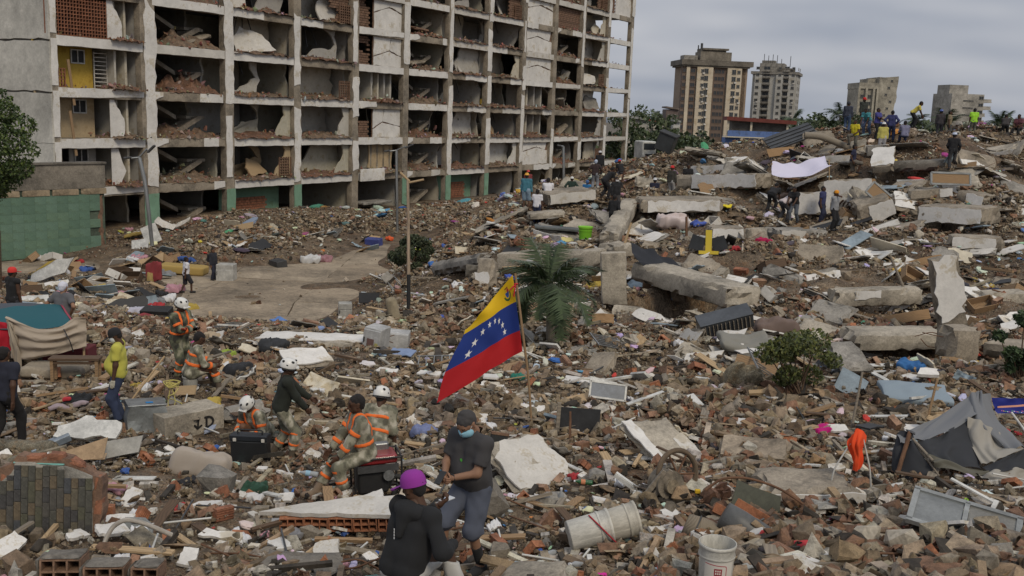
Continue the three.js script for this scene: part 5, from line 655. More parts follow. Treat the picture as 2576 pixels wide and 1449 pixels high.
{ const a = G(255, 1400, 0), z = -a.z, t = thing('bent_pipe', 'bent white plastic pipe arching over a grey lid', 'pipe', V(0, 0, 0)); mesh('pipe', tube([AT(256, 1398, z - 0.1), AT(264, 1362, z - 0.05), AT(285, 1325, z), AT(318, 1308, z), AT(365, 1318, z + 0.1), AT(432, 1346, z + 0.2)], 0.024, 10, 40), mat([0.5, 0.455, 0.41], { k: 2 }), t); }
item('bin_lid', 'grey plastic bin lid half buried under the bent pipe', 'lid', 340, 1358, (t) => { mesh('lid', ragged([[-0.2, -0.04], [0.2, -0.04], [0.19, 0.1], [0.1, 0.17], [-0.1, 0.17], [-0.18, 0.1]], 0.004, 0.06, 3, 0.03), mat([0.30, 0.32, 0.335], { roughness: 0.5 }), t); mesh('grip', box(0.1, 0.015, 0.02, 0.02, 0.12, 0.04), M.metalDark, t); }, { rx: -0.3 });
for (const [x, y, l, w, lab] of [[558, 1352, 0.5, 0.16, 'jagged white plaster sheet beside the bent pipe'], [560, 1370, 0.12, 0.08, 'small white plaster flake beside the red brick chips'], [640, 1375, 0.12, 0.08, 'small white chip among red brick fragments'], [1080, 955, 0.5, 0.2, 'long white plaster flake behind the flag'], [975, 945, 0.45, 0.2, 'jagged white plaster piece below the white appliances'], [1240, 985, 0.5, 0.25, 'white plaster plate behind the flagpole'], [1335, 1035, 0.5, 0.3, 'white board under the flagpole'], [2330, 1095, 0.7, 0.35, 'cream board with dark spots before the blue mattress'], [1470, 960, 0.9, 0.3, 'clay block wall strip with white face lying aslant']]) item('plaster_sheet', lab, 'plaster', x, y, (t) => mesh('sheet', ragged([[-l / 2, -w / 2], [l / 2, -w * 0.4], [l * 0.45, w / 2], [0, w * 0.35], [-l * 0.45, w * 0.4]], 0.03, 0.07, x, 0.03).rotateX(-Math.PI / 2), M.white, t), { up: 0.05, rx: 0.2, ry: -0.25 });
item('clothes_heap', 'heap of dark green cloth with a plastic bag', 'cloth', 640, 1225, (t) => { mesh('cloth', soft(0.36, 0.16, 0.28, 0.07, 9, 0.07), fabr(0.025, 0.07, 0.045), t); }, { up: 0.06 });
item('cloth_heap', 'black jacket and pink towel on a dusty roll beside the yellow shirted man', 'cloth', 195, 1040, (t) => { mesh('jacket', soft(0.5, 0.16, 0.3, 0.07, 19, 0.08), fabr(0.02, 0.022, 0.026), t); mesh('towel', soft(0.7, 0.06, 0.16, 0.025, 20, 0.05), fabr(0.3, 0.24, 0.26), t).position.set(-0.05, -0.03, 0.25); mesh('shoe', soft(0.16, 0.07, 0.09, 0.03, 21, 0.01), fabr(0.4, 0.03, 0.04), t).position.set(-0.12, 0.07, 0.12); }, { up: 0.14, rz: 0.15 });
// ---------------------------------------------------------------- generator, boards, machine, buckets
item('generator', 'portable generator with red tank in a black tube frame', 'generator', 948, 1226, (t) => { mesh('frame', merge([[-0.32, 0.22], [0.32, 0.22], [-0.32, -0.22], [0.32, -0.22]].map(([x, z]) => rod(V(x, 0.02, z), V(x, 0.62, z), 0.014)).concat([0.05, 0.6].flatMap((y) => [rod(V(-0.32, y, 0.22), V(0.32, y, 0.22), 0.014), rod(V(-0.32, y, -0.22), V(0.32, y, -0.22), 0.014), rod(V(-0.32, y, -0.22), V(-0.32, y, 0.22), 0.014), rod(V(0.32, y, -0.22), V(0.32, y, 0.22), 0.014)]))), M.black, t); mesh('fuel_tank', rbox(0.56, 0.13, 0.38, 0.05, 0.0, 0.56, 0), mat([0.30, 0.02, 0.025], { roughness: 0.35, clearcoat: 0.4 }), t); mesh('engine', rbox(0.42, 0.36, 0.32, 0.04, -0.06, 0.26, 0), M.black, t); mesh('control_panel', box(0.56, 0.1, 0.02, 0, 0.46, 0.21), M.metalDark, t); mesh('air_filter', cyl(0.075, 0.075, 0.06, 18).rotateX(Math.PI / 2).translate(0.14, 0.35, 0.2), M.metal, t); for (const s of [0.2, -0.2]) mesh('wheel', clean(new THREE.TorusGeometry(0.1, 0.035, 8, 20).translate(0.3, 0.08, s + 0.05)), M.rubber, t); mesh('silencer', rbox(0.2, 0.12, 0.12, 0.03, 0.1, 0.66, -0.12), M.metal, t); }, { ry: 0.3, rz: 0.04 });
item('dark_board', 'black painted panel standing in the rubble behind the flagpole', 'board', 1456, 1078, (t) => { mesh('panel', box(0.68, 0.42, 0.03, 0, 0.22, 0), mat([0.035, 0.036, 0.04], { k: 1.5 }), t); mesh('post', box(0.06, 0.56, 0.07, -0.36, 0.22, 0), M.woodGrey, t); }, { ry: 0.05, rz: -0.05, rx: -0.15 });
item('dark_board', 'small tilted black panel beside the flaking white slab', 'board', 1245, 1125, (t) => { mesh('panel', box(0.3, 0.34, 0.03, 0, 0.16, 0), mat([0.04, 0.042, 0.046]), t); mesh('edge', box(0.32, 0.04, 0.05, 0, 0.34, 0), M.brickDull, t); }, { ry: 0.5, rz: -0.25 });
item('flywheel_machine', 'rusty hoist machine with large spoked flywheel half buried', 'machine', 1690, 1252, (t) => { const w = mesh('flywheel', clean(new THREE.TorusGeometry(0.3, 0.035, 10, 40)), mat([0.17, 0.125, 0.085], { t: 'concrete', k: 2 }), t); w.position.set(0.06, 0.26, -0.05); w.rotation.set(-0.25, 0.5, 0); mesh('spokes', merge([0, 1, 2].map((i) => rod(V(-0.29, 0, 0), V(0.29, 0, 0), 0.014).rotateZ(i * 1.05))), M.rust, w); mesh('drum', cyl(0.19, 0.19, 0.26, 24).rotateX(1.35).rotateY(0.4).translate(-0.1, 0.16, 0.06), mat([0.24, 0.21, 0.17], { t: 'concrete', k: 1 }), t); mesh('hub', cyl(0.09, 0.1, 0.34, 18).rotateX(1.35).rotateY(0.4).translate(-0.1, 0.16, 0.1), mat([0.3, 0.25, 0.18], { t: 'concrete', k: 1 }), t); for (const x of [-0.3, -0.2]) mesh('frame_bar', box(0.06, 0.55, 0.05), M.woodGrey, t).position.set(x, 0.15, 0.18); t.children.filter((c) => c.name === 'frame_bar').forEach((c, i) => { c.rotation.z = -0.6 + i * 0.1; }); mesh('pulley', cyl(0.06, 0.06, 0.1, 14).rotateX(1.4).translate(0.25, 0.0, 0.12), M.metalDark, t); mesh('tape_measure', rbox(0.07, 0.05, 0.05, 0.01, 0.3, 0.1, 0.12), fabr(0.6, 0.38, 0.02), t); }, { up: 0.05 });
const pailProf = (r, h) => [[0.001, 0.004], [r * 0.86, 0], [r * 0.9, h * 0.05], [r * 0.97, h * 0.72], [r * 1.03, h * 0.72], [r * 1.03, h * 0.76], [r * 0.98, h * 0.78], [r, h * 0.93], [r * 1.06, h * 0.94], [r * 1.06, h], [r * 0.96, h], [r * 0.9, h * 0.5], [r * 0.82, 0.012], [0.001, 0.012]];
const pailM = mat([0.66, 0.635, 0.585], { roughness: 0.5, k: 1.6 });
item('bucket', 'white plastic bucket standing upright with red printed label', 'bucket', 1797, 1478, (t) => { mesh('pail', lathe(pailProf(0.148, 0.40), 32), pailM, t); t.scale.setScalar(1.06); t.position.y += 0.06; const lb = print(256, 256, (c) => { c.fillStyle = '#c9c4bb'; c.fillRect(0, 0, 256, 256); c.strokeStyle = '#a03540'; c.lineWidth = 7; c.beginPath(); c.moveTo(6, 30); c.lineTo(170, 44); c.quadraticCurveTo(190, 46, 190, 64); c.lineTo(190, 250); c.stroke(); c.fillStyle = '#8d2a35'; c.fillRect(86, 66, 66, 62); c.fillStyle = '#d8cfc6'; for (const y of [78, 100]) for (let i = 0; i < 3; i++) c.fillRect(96 + i * 17, y, 11, 15); c.fillStyle = '#8a8f86'; c.fillRect(70, 160, 90, 8); c.fillRect(84, 182, 70, 6); }); mesh('label', clean(new THREE.CylinderGeometry(0.1475, 0.139, 0.26, 20, 1, true, -0.9, 1.75).translate(0, 0.165, 0)), new THREE.MeshStandardMaterial({ map: lb, roughness: 0.6 }), t); mesh('handle', tube([V(0.15, 0.3, 0), V(0.14, 0.24, -0.1), V(0, 0.2, -0.16), V(-0.14, 0.24, -0.1), V(-0.15, 0.3, 0)], 0.004), M.metal, t); });
item('bucket', 'two nested white plastic buckets lying on their side with a red handle', 'bucket', 1515, 1380, (t) => { t.scale.set(1.12, 1.25, 1.25); mesh('pail', lathe(pailProf(0.145, 0.42), 30).rotateZ(-Math.PI / 2).translate(-0.35, 0, 0), pailM, t); mesh('inner_pail', lathe(pailProf(0.15, 0.4), 30).rotateZ(-Math.PI / 2).translate(-0.06, 0, 0), mat([0.58, 0.54, 0.47], { roughness: 0.55, k: 1.6 }), t); mesh('handle', tube([V(-0.12, 0.15, 0.02), V(-0.05, 0.08, 0.14), V(0.06, -0.08, 0.16), V(0.08, -0.13, 0.04)], 0.007), fabr(0.35, 0.02, 0.03), t); }, { up: 0.2, rz: 0.24, ry: 0.15 });
item('keg', 'dusty wooden keg lying among the bricks', 'keg', 1775, 1352, (t) => { mesh('staves', lathe([[0.001, -0.24], [0.12, -0.24], [0.155, -0.08], [0.16, 0], [0.155, 0.08], [0.12, 0.24], [0.001, 0.24]], 20).rotateZ(1.57), mat([0.27, 0.23, 0.175], { t: 'wood', k: 1.5 }), t); for (const x of [-0.12, 0.12]) mesh('hoop', clean(new THREE.TorusGeometry(0.152, 0.008, 6, 26).rotateY(1.57).translate(x, 0, 0)), M.metalDark, t); }, { up: 0.1, rz: -0.35, ry: -0.3 });
item('oil_drum', 'dark grey drum under the ribbed terracotta blocks', 'drum', 1880, 1350, (t) => mesh('shell', lathe([[0.001, -0.3], [0.15, -0.3], [0.16, -0.1], [0.155, 0], [0.16, 0.1], [0.15, 0.3], [0.001, 0.3]], 22).rotateZ(1.57), mat([0.10, 0.10, 0.10], { roughness: 0.5 }), t), { up: 0.08, rz: -0.45, ry: -0.3 });
for (const [x, y, rz, l, lab] of [[1820, 1290, -0.35, 0.24, 'broken ribbed terracotta block leaning on the keg'], [1895, 1316, -0.42, 0.46, 'long ribbed terracotta block on the dark drum']]) item('terracotta_block', lab, 'block', x, y, (t) => { const gs = [rbox(l, 0.12, 0.17, 0.008)]; for (let i = 0; i < 6; i++) gs.push(box(l * 0.98, 0.012, 0.012, 0, -0.05 + i * 0.02, 0.088)); mesh('block', merge(gs), M.terracotta, t); }, { up: 0.14, rz, ry: -0.25, rx: -0.5 });
function bottle(label, x, y, o = {}) { return item('plastic_bottle', label, 'bottle', x, y, (t) => { mesh('shell', lathe([[0.001, 0], [0.034, 0], [0.036, 0.02], [0.034, 0.09], [0.036, 0.1], [0.036, 0.16], [0.014, 0.215], [0.013, 0.235], [0.001, 0.235]], 16), mat(o.c || [0.42, 0.44, 0.45], { t: null, roughness: 0.2, transmission: 0.35, thickness: 0 }), t); mesh('cap', cyl(0.016, 0.016, 0.02, 12).translate(0, 0.245, 0), fabr(...(o.cap || [0.6, 0.6, 0.62])), t); if (o.lab) mesh('label', clean(new THREE.CylinderGeometry(0.0365, 0.0365, 0.06, 16, 1, true).translate(0, 0.13, 0)), fabr(...o.lab), t); }, o); }
bottle('clear plastic bottle standing upright beside the dark faced lump', 1410, 1278);
bottle('green glass bottle lying by the clay bricks', 1490, 1228, { c: [0.05, 0.16, 0.07], rz: 1.5, up: 0.03, lab: [0.5, 0.2, 0.1] });
bottle('clear bottle with blue label lying before the broken wall panel', 835, 1352, { rz: 1.5, up: 0.04, lab: [0.05, 0.16, 0.5] });
bottle('clear bottle with blue cap beside the black shoe', 1255, 1395, { rz: -2, up: 0.04, cap: [0.03, 0.15, 0.6] });
bottle('crushed clear bottle lying on white wall panel', 800, 1265, { rz: 1.45, up: 0.4, lab: [0.25, 0.4, 0.5] });
bottle('clear bottle lying by the biscuit wrappers', 1470, 1425, { rz: 1.2, ry: 0.8, up: 0.04 });
item('wrapper', 'crumpled biscuit wrapper with orange stripes', 'wrapper', 1385, 1412, (t) => { mesh('foil', soft(0.17, 0.1, 0.08, 0.035, 3, 0.02), fabr(0.42, 0.36, 0.3), t); for (const y of [-0.02, 0.015]) mesh('stripe', soft(0.16, 0.02, 0.085, 0.008, 4, 0.01), fabr(0.4, 0.12, 0.03), t).position.y = y; }, { up: 0.06 });
item('vest', 'orange reflective vest hung on bent white wires', 'vest', 2140, 1245, (t) => { const z = -t.position.z, l = (x, y, d) => AT(x, y, z + d).sub(t.position); mesh('wire', merge([tube([l(2087, 1238, 0), l(2100, 1180, 0), l(2138, 1118, 0)], 0.011, 6, 24), tube([l(2192, 1250, 0), l(2188, 1180, 0), l(2172, 1105, 0)], 0.011, 6, 24), tube([l(2138, 1118, 0), l(2158, 1100, 0), l(2172, 1105, 0)], 0.011, 6, 10)]), M.whitePaint, t); const g = pix([[[2142, 1098, 0.05], [2160, 1078, 0], [2178, 1096, 0.05]], [[2135, 1122, 0], [2155, 1118, -0.1], [2176, 1122, 0]], [[2146, 1150, 0], [2158, 1150, -0.08], [2168, 1148, 0]], [[2148, 1182, 0], [2156, 1186, -0.06], [2164, 1182, 0]]], z).map((r) => r.map((p) => p.sub(t.position))); mesh('cloth', sheet(g, 22, 34, 0.03, 2.5, 5), fabr(0.72, 0.07, 0.015), t); });
item('green_panel', 'olive green metal panel under a rusty bent rod', 'panel', 1900, 1285, (t) => { mesh('sheet', ragged([[-0.3, 0.02], [0.28, -0.1], [0.3, 0.14], [-0.22, 0.32]], 0.01, 0.2, 4, 0.02), mat([0.085, 0.09, 0.065], { roughness: 0.5 }), t); mesh('rod', tube([V(-0.6, 0.18, 0), V(-0.4, 0.32, 0), V(-0.1, 0.34, 0.02), V(0.3, 0.22, 0.03), V(0.8, -0.1, 0.1)], 0.017), M.rust, t); }, { rx: -0.3, up: 0.1 });
item('red_panel', 'small red plastic panel tilted in the rubble before the tent', 'panel', 2320, 1270, (t) => mesh('sheet', ragged([[-0.1, -0.06], [0.07, -0.09], [0.11, 0.07], [-0.06, 0.1]], 0.004, 0.1, 4, 0.012), fabr(0.36, 0.02, 0.03), t), { rx: -0.5, up: 0.08 });
item('fallen_window', 'pale metal window frame with cracked panes lying flat', 'window', 2420, 1360, (t) => { const fm = mat([0.36, 0.37, 0.37], { metalness: 0.4, roughness: 0.5 }); const gs = [box(1.1, 0.05, 0.06, 0, 0, 0.3), box(1.1, 0.05, 0.06, 0, 0, -0.3), box(0.06, 0.05, 0.6, -0.52, 0, 0), box(0.06, 0.05, 0.6, 0.52, 0, 0), box(0.05, 0.05, 0.6, 0.0, 0, 0)]; mesh('frame', merge(gs), fm, t); mesh('pane', box(0.46, 0.01, 0.54, -0.26, 0, 0), mat([0.2, 0.21, 0.215], { roughness: 0.3 }), t); mesh('pane', box(0.46, 0.01, 0.54, 0.26, 0, 0), mat([0.25, 0.24, 0.22], { roughness: 0.4 }), t); }, { up: 0.14, ry: -0.5, rx: 0.25, rz: -0.12 });
item('metal_strip', 'long white metal strip across the window frame', 'strip', 2490, 1300, (t) => mesh('strip', box(1.0, 0.02, 0.06), M.whitePaint, t), { up: 0.16, ry: -0.7, rz: -0.3 });
item('clothes_hanger', 'lime green plastic hanger on the fallen window frame', 'hanger', 2420, 1340, (t) => mesh('wire', tube([V(0.02, 0.1, 0), V(0.05, 0.12, 0), V(0.04, 0.06, 0), V(-0.16, -0.03, 0), V(0.16, -0.05, 0), V(0.04, 0.05, 0)], 0.006), fabr(0.3, 0.6, 0.03), t), { up: 0.22, rx: -0.8 });
item('metal_bar', 'white framed bar leaning beside the flywheel machine', 'bar', 1585, 1240, (t) => mesh('bar', merge([box(0.46, 0.02, 0.06), box(0.46, 0.05, 0.015, 0, -0.03, 0.03)]), M.whitePaint, t), { up: 0.14, ry: -0.35, rz: -0.5 });
item('speckled_box', 'torn speckled white carton behind the upright bucket', 'box', 1640, 1378, (t) => mesh('panel', ragged([[-0.14, -0.06], [0.16, -0.06], [0.16, 0.08], [-0.14, 0.1]], 0.01, 0.08, 4, 0.05), mat([0.5, 0.49, 0.48], { t: 'dirt', k: 3 }), t), { rx: -0.5, up: 0.07 });
item('yellow_scrap', 'bent yellow plastic scrap before the nested buckets', 'scrap', 1655, 1400, (t) => mesh('sheet', soft(0.24, 0.02, 0.09, 0.009, 4, 0.02, 0.03), fabr(0.42, 0.37, 0.02), t), { up: 0.06, rz: -0.1 });
item('magenta_toy', 'small magenta plastic scrap by the bottom slabs', 'scrap', 1510, 1442, (t) => mesh('sheet', soft(0.12, 0.03, 0.05, 0.012, 6, 0.02), fabr(0.6, 0.02, 0.3), t), { up: 0.04 });
// ---------------------------------------------------------------- household goods thrown about
const fridge = (label, px, py, w, h, d, c, o = {}) => item('appliance', label, 'appliance', px, py, (t) => { const m = mat(c, { roughness: 0.45, k: 1 }); mesh('cabinet', rbox(w, h, d, 0.03, 0, h / 2, 0), m, t); mesh('door', rbox(w * 0.98, h * (o.split || 0.62), 0.04, 0.015, 0, h * (o.split || 0.62) / 2, d / 2 + 0.02), m, t); if (!o.split) mesh('door', rbox(w * 0.98, h * 0.35, 0.04, 0.015, 0, h * 0.815, d / 2 + 0.02), m, t); mesh('handle', box(0.03, h * 0.2, 0.04, -w * 0.42, h * 0.5, d / 2 + 0.05), M.metalDark, t); if (o.extra) o.extra(t, w, h, d); }, o);
fridge('white freezer chest standing on the plaza beside the mound', 570, 706, 0.85, 0.85, 0.7, [0.55, 0.54, 0.52], { split: 0.7 });
fridge('scuffed white refrigerator tilted by the rusty pole', 868, 802, 0.52, 0.62, 0.5, [0.45, 0.44, 0.42], { ry: 0.2 });
fridge('open white washing machine with a picture sticker', 945, 882, 0.46, 0.6, 0.5, [0.52, 0.52, 0.53], { ry: -0.35, rz: -0.1, split: 0.92, extra: (t, w, h, d) => { mesh('sticker', box(0.18, 0.2, 0.01, -0.02, h * 0.4, d / 2 + 0.05), fabr(0.14, 0.08, 0.07), t); mesh('sticker', box(0.08, 0.09, 0.01, 0.14, h * 0.35, d / 2 + 0.05), fabr(0.35, 0.32, 0.12), t); } });
fridge('plain white washing machine beside the one with stickers', 1000, 868, 0.56, 0.52, 0.5, [0.55, 0.55, 0.56], { rz: -0.06, split: 0.95 });
item('television', 'black flat television lying face out near the plaza', 'television', 928, 764, (t) => { mesh('screen', rbox(0.85, 0.42, 0.07, 0.02, 0, 0.22, 0), mat([0.02, 0.02, 0.022], { roughness: 0.35 }), t); mesh('bezel', box(0.88, 0.03, 0.08, 0, 0.44, 0), M.black, t); }, { rx: -0.25, ry: 0.1 });
item('water_heater', 'tan cylindrical water heater leaning in the rubble', 'heater', 995, 808, (t) => mesh('tank', lathe([[0.001, 0], [0.17, 0.01], [0.18, 0.05], [0.18, 0.62], [0.12, 0.72], [0.001, 0.74]], 20), mat([0.36, 0.30, 0.21], { k: 1 }), t), { rz: 0.25 });
item('plastic_chair', 'grey chair frame tipped over beside the rusty pole', 'chair', 1000, 740, (t) => { mesh('seat', rbox(0.45, 0.05, 0.42, 0.02, 0, 0.42, 0), M.concreteGrey, t); mesh('backrest', rbox(0.42, 0.45, 0.05, 0.02, 0, 0.68, -0.2), M.concreteGrey, t); for (const [x, z] of [[-0.2, 0.18], [0.2, 0.18], [-0.2, -0.18], [0.2, -0.18]]) mesh('leg', rod(V(x, 0, z), V(x * 0.9, 0.42, z * 0.9), 0.018), M.metal, t); }, { rz: 0.8, rx: -0.5, up: 0.25 });
item('mattress', 'yellow foam mattress lying before the brick mound', 'mattress', 462, 690, (t) => mesh('padding', soft(2.3, 0.42, 1.0, 0.08, 3), mat([0.42, 0.29, 0.09], { t: 'cloth', k: 4 }), t), { up: 0.28, rz: -0.05 });
item('rug', 'hanging red and yellow rug beside the yellow mattress', 'rug', 388, 712, (t) => { mesh('cloth', soft(0.75, 0.85, 0.25, 0.1, 3, 0.1), fabr(0.22, 0.035, 0.04), t); mesh('fringe', soft(0.3, 0.7, 0.2, 0.08, 4, 0.08), fabr(0.36, 0.26, 0.1), t).position.set(-0.15, -0.4, 0.1); }, { up: 0.55 });
item('wall_panel', 'white and yellow wallboard leaning before the brick mound', 'board', 130, 715, (t) => { mesh('board', ragged([[-0.9, -0.4], [0.6, 0.2], [0.9, 0.9], [0.1, 0.75], [-0.85, 0.1]], 0.05, 0.3, 3, 0.08), M.whitePaint, t); mesh('edge', ragged([[-0.95, 0.0], [-0.2, 0.65], [0.1, 0.75], [-0.8, 0.1]], 0.03, 0.3, 5, 0.1), fabr(0.38, 0.27, 0.06), t); }, { rx: -0.4, up: 0.35 });
item('board', 'white square board standing tilted on the brick mound', 'board', 388, 612, (t) => { mesh('sheet', box(0.9, 1.1, 0.06, 0, 0.5, 0), M.whitePaint, t); }, { rz: 0.45, rx: -0.3, up: 0.1 });
item('board', 'white board lying below the tilted square board', 'board', 352, 622, (t) => mesh('sheet', box(0.9, 0.6, 0.06, 0, 0.25, 0), M.whitePaint, t), { rz: 0.2, rx: -0.6 });
item('mattress', 'mustard mattress sagging on the mound beside the white boards', 'mattress', 340, 600, (t) => mesh('padding', soft(1.2, 0.18, 0.6, 0.07, 4, 0.05), mat([0.38, 0.27, 0.08]), t), { up: 0.25, rz: 0.25 });
for (const [x, y, rz, lab] of [[415, 580, -0.45, 'curled white sheet of roofing on the mound'], [455, 575, 0.4, 'second curled roofing sheet with black underside']]) item('roof_sheet', lab, 'sheet', x, y, (t) => { mesh('sheet', soft(1.2, 0.04, 0.7, 0.015, x, 0.06, 0.08), M.whiteOld, t); }, { up: 0.4, rz, rx: 0.3 });
item('wardrobe', 'grey steel cabinet lying on its back above the sofa cushions', 'cabinet', 1822, 868, (t) => { const m = mat([0.075, 0.082, 0.095], { roughness: 0.4, metalness: 0.2 }); mesh('body', rbox(1.3, 0.36, 0.5, 0.015, 0, 0.2, 0), m, t); mesh('top', rbox(1.32, 0.03, 0.52, 0.01, 0, 0.39, 0), m, t); mesh('shelf', box(0.03, 0.34, 0.48, -0.3, 0.2, 0.03), M.metalDark, t); mesh('slat', merge(Array.from({ length: 12 }, (_, i) => box(0.02, 0.3, 0.03, -0.55 + i * 0.1, 0.2, 0.27))), M.woodGrey, t); }, { rz: 0.3, rx: 0.35, ry: 0.15, up: 0.3 });
item('sofa_cushion', 'grey curved sofa mattress below the steel cabinet', 'mattress', 1868, 898, (t) => mesh('padding', soft(1.15, 0.22, 0.75, 0.1, 7, 0.06, 0.16), mat([0.235, 0.225, 0.195], { t: 'cloth', k: 5 }), t), { up: 0.22, rz: 0.05, rx: 0.25 });
item('sofa_cushion', 'brown curved mattress beside the grey sofa mattress', 'mattress', 1950, 862, (t) => mesh('padding', soft(1.1, 0.34, 0.5, 0.14, 9, 0.08, -0.12), mat([0.175, 0.125, 0.105], { t: 'cloth', k: 5 }), t), { up: 0.25, rz: -0.05 });
item('sack', 'dirty cream sack slumped below the grey sofa mattress', 'sack', 1866, 972, (t) => mesh('bag', soft(0.72, 0.5, 0.5, 0.2, 12, 0.12), mat([0.36, 0.32, 0.225], { t: 'dirt', k: 1 }), t), { up: 0.16, rz: -0.2 });
item('mattress', 'pale blue foam mattress behind the grey tent', 'mattress', 2300, 1000, (t) => mesh('padding', soft(1.25, 0.14, 0.75, 0.05, 14, 0.04), mat([0.26, 0.32, 0.37], { t: 'cloth', k: 5 }), t), { up: 0.12, rx: 0.25, ry: -0.15 });
item('plaster_sheet', 'white plaster lump with brick back lying on the blue mattress', 'plaster', 2326, 975, (t) => mesh('sheet', ragged([[-0.22, -0.1], [0.2, -0.12], [0.24, 0.08], [-0.1, 0.1]], 0.03, 0.08, 9, 0.07).rotateX(-1.2), M.white, t), { up: 0.25 });
item('foam_sheet', 'thin blue foam sheet sliding down beside the tipped slab', 'foam', 2140, 975, (t) => mesh('sheet', ragged([[-0.3, -0.2], [0.25, -0.28], [0.3, 0.2], [-0.25, 0.3]], 0.02, 0.2, 9, 0.03), mat([0.28, 0.34, 0.40]), t), { rx: -0.7, rz: -0.4, up: 0.1 });
for (const [x, y, l, w, ry, rz, lab] of [[2256, 808, 1.7, 0.3, 0.1, 0.5, 'long warped plywood strip under the level beam'], [2325, 690, 1.1, 0.35, 0.2, 0.5, 'warped plywood sheet beside the big white column'], [1517, 806, 0.62, 0.3, 0, 0, 'tan plywood board at the foot of the squat column'], [2175, 465, 1.2, 0.9, 0.2, 0.4, 'large brown plywood sheet on the ragged wall panel'], [1965, 408, 1.5, 0.5, 0.3, 0.2, 'tan plywood sheet on the crest behind the white sheet']]) item('plywood_sheet', lab, 'plywood', x, y, (t) => mesh('sheet', soft(l, 0.03, w, 0.01, x, 0.03, -0.06), mat([0.36, 0.23, 0.12], { t: 'wood', k: 1 }), t), { up: 0.25, ry, rz, rx: 0.9 });
for (const [x, y, c, s, lab] of [[1925, 625, [0.36, 0.01, 0.07], 0.9, 'crimson cloth heap beside the square beige block'], [700, 812, [0.10, 0.2, 0.46], 0.75, 'bright blue plastic sheet at the plaza edge'], [1815, 548, [0.62, 0.5, 0.02], 0.8, 'yellow and blue curved plastic board'], [1895, 545, [0.6, 0.58, 0.55], 0.8, 'white square cushion beside the bending workers'], [1418, 592, [0.55, 0.48, 0.2], 0.8, 'yellow foam block on the brick slope'], [1385, 606, [0.55, 0.48, 0.2], 0.6, 'second yellow foam block beside the first'], [1450, 606, [0.58, 0.57, 0.54], 0.7, 'white foam tray beside the green crate'], [2070, 1085, [0.42, 0.008, 0.16], 0.4, 'magenta cloth heap beside the dark box'], [2120, 1092, [0.45, 0.38, 0.4], 0.22, 'pale pink bag tied up on the rubble'], [1066, 1090, [0.16, 0.19, 0.34], 0.45, 'blue grey plastic bag behind the masked man'], [1300, 965, [0.02, 0.16, 0.12], 0.3, 'green plastic bag behind the flagpole'], [1010, 905, [0.2, 0.26, 0.4], 0.6, 'blue and white broken panel below the washing machines'], [685, 885, [0.03, 0.032, 0.036], 0.7, 'black rolled bag below the long cracked beam'], [2290, 940, [0.03, 0.12, 0.3], 0.6, 'blue tarpaulin scrap under the low beam'], [2195, 868, [0.42, 0.38, 0.44], 0.4, 'pale lilac shirt hanging on the low beam'], [2130, 775, [0.03, 0.10, 0.34], 0.35, 'blue plastic bag above the low beam'], [1090, 668, [0.05, 0.15, 0.42], 0.45, 'bright blue bundle near the plaza shrub'], [2320, 418, [0.45, 0.015, 0.02], 1.2, 'red plastic crate on the crest'], [2440, 612, [0.6, 0.42, 0.02], 0.45, 'yellow rag on the half white slab'], [1690, 585, [0.5, 0.42, 0.4], 1.3, 'folded floral mattress on the heap'], [1720, 572, [0.6, 0.6, 0.6], 0.8, 'white pillow on the floral mattress'], [1755, 575, [0.06, 0.1, 0.36], 0.6, 'blue jacket beside the white pillow'], [365, 800, [0.30, 0.03, 0.04], 0.4, 'red bucket among litter on the slope'], [395, 800, [0.02, 0.02, 0.022], 0.9, 'black crate beside the red bucket'], [360, 795, [0.4, 0.39, 0.45], 0.9, 'pale striped cloth on the slope behind the tent'], [600, 935, [0.025, 0.026, 0.03], 0.6, 'black backpack beside the sitting soldier'], [570, 890, [0.25, 0.33, 0.05], 0.45, 'rescue harness with lime straps beside the sitting soldier'], [940, 615, [0.06, 0.08, 0.3], 1.0, 'blue water cooler at the far end of the plaza'], [980, 604, [0.6, 0.1, 0.03], 0.6, 'orange cloth at the far end of the plaza'], [780, 660, [0.5, 0.5, 0.5], 1.1, 'white bags at the foot of the brick mound'], [815, 658, [0.3, 0.16, 0.18], 0.9, 'dull pink cloth at the foot of the brick mound'], [700, 672, [0.06, 0.06, 0.065], 1.0, 'charred black appliance at the foot of the brick mound']]) item(/bag|sack/.test(lab) ? 'bag' : /cloth|rag|shirt|jacket|tarp|bundle/.test(lab) ? 'cloth' : /crate|bucket|cooler|appliance/.test(lab) ? 'container' : 'soft_item', lab, /crate/.test(lab) ? 'crate' : /bucket/.test(lab) ? 'bucket' : /bag/.test(lab) ? 'bag' : /foam|board|panel|sheet|tray/.test(lab) ? 'sheet' : /mattress|pillow|cushion/.test(lab) ? 'bedding' : /appliance|cooler/.test(lab) ? 'appliance' : 'cloth', x, y, (t) => { const hard = /crate|bucket|cooler|appliance/.test(lab), flat = /sheet|board|tray|panel|foam/.test(lab); const hgt = flat ? 0.08 : hard ? 0.5 : 0.38; mesh(hard ? 'shell' : flat ? 'sheet' : 'folds', hard ? rbox(s, s * hgt, s * 0.6, 0.03) : soft(s, s * hgt, s * 0.62, Math.min(s * hgt * 0.45, 0.14), x, flat ? 0.05 * s : 0.13 * s), hard ? mat(c, { roughness: 0.5 }) : fabr(...c), t); }, { up: s * 0.15, ry: (x % 7) * 0.3 - 0.9, rx: 0.15 });
item('crate', 'bright green plastic bucket with lid below the dark table top', 'bucket', 1472, 598, (t) => { mesh('pail', lathe(pailProf(0.28, 0.5), 20), fabr(0.16, 0.42, 0.02), t); mesh('lid', cyl(0.31, 0.31, 0.06, 20).translate(0, 0.52, 0), fabr(0.2, 0.5, 0.03), t); });
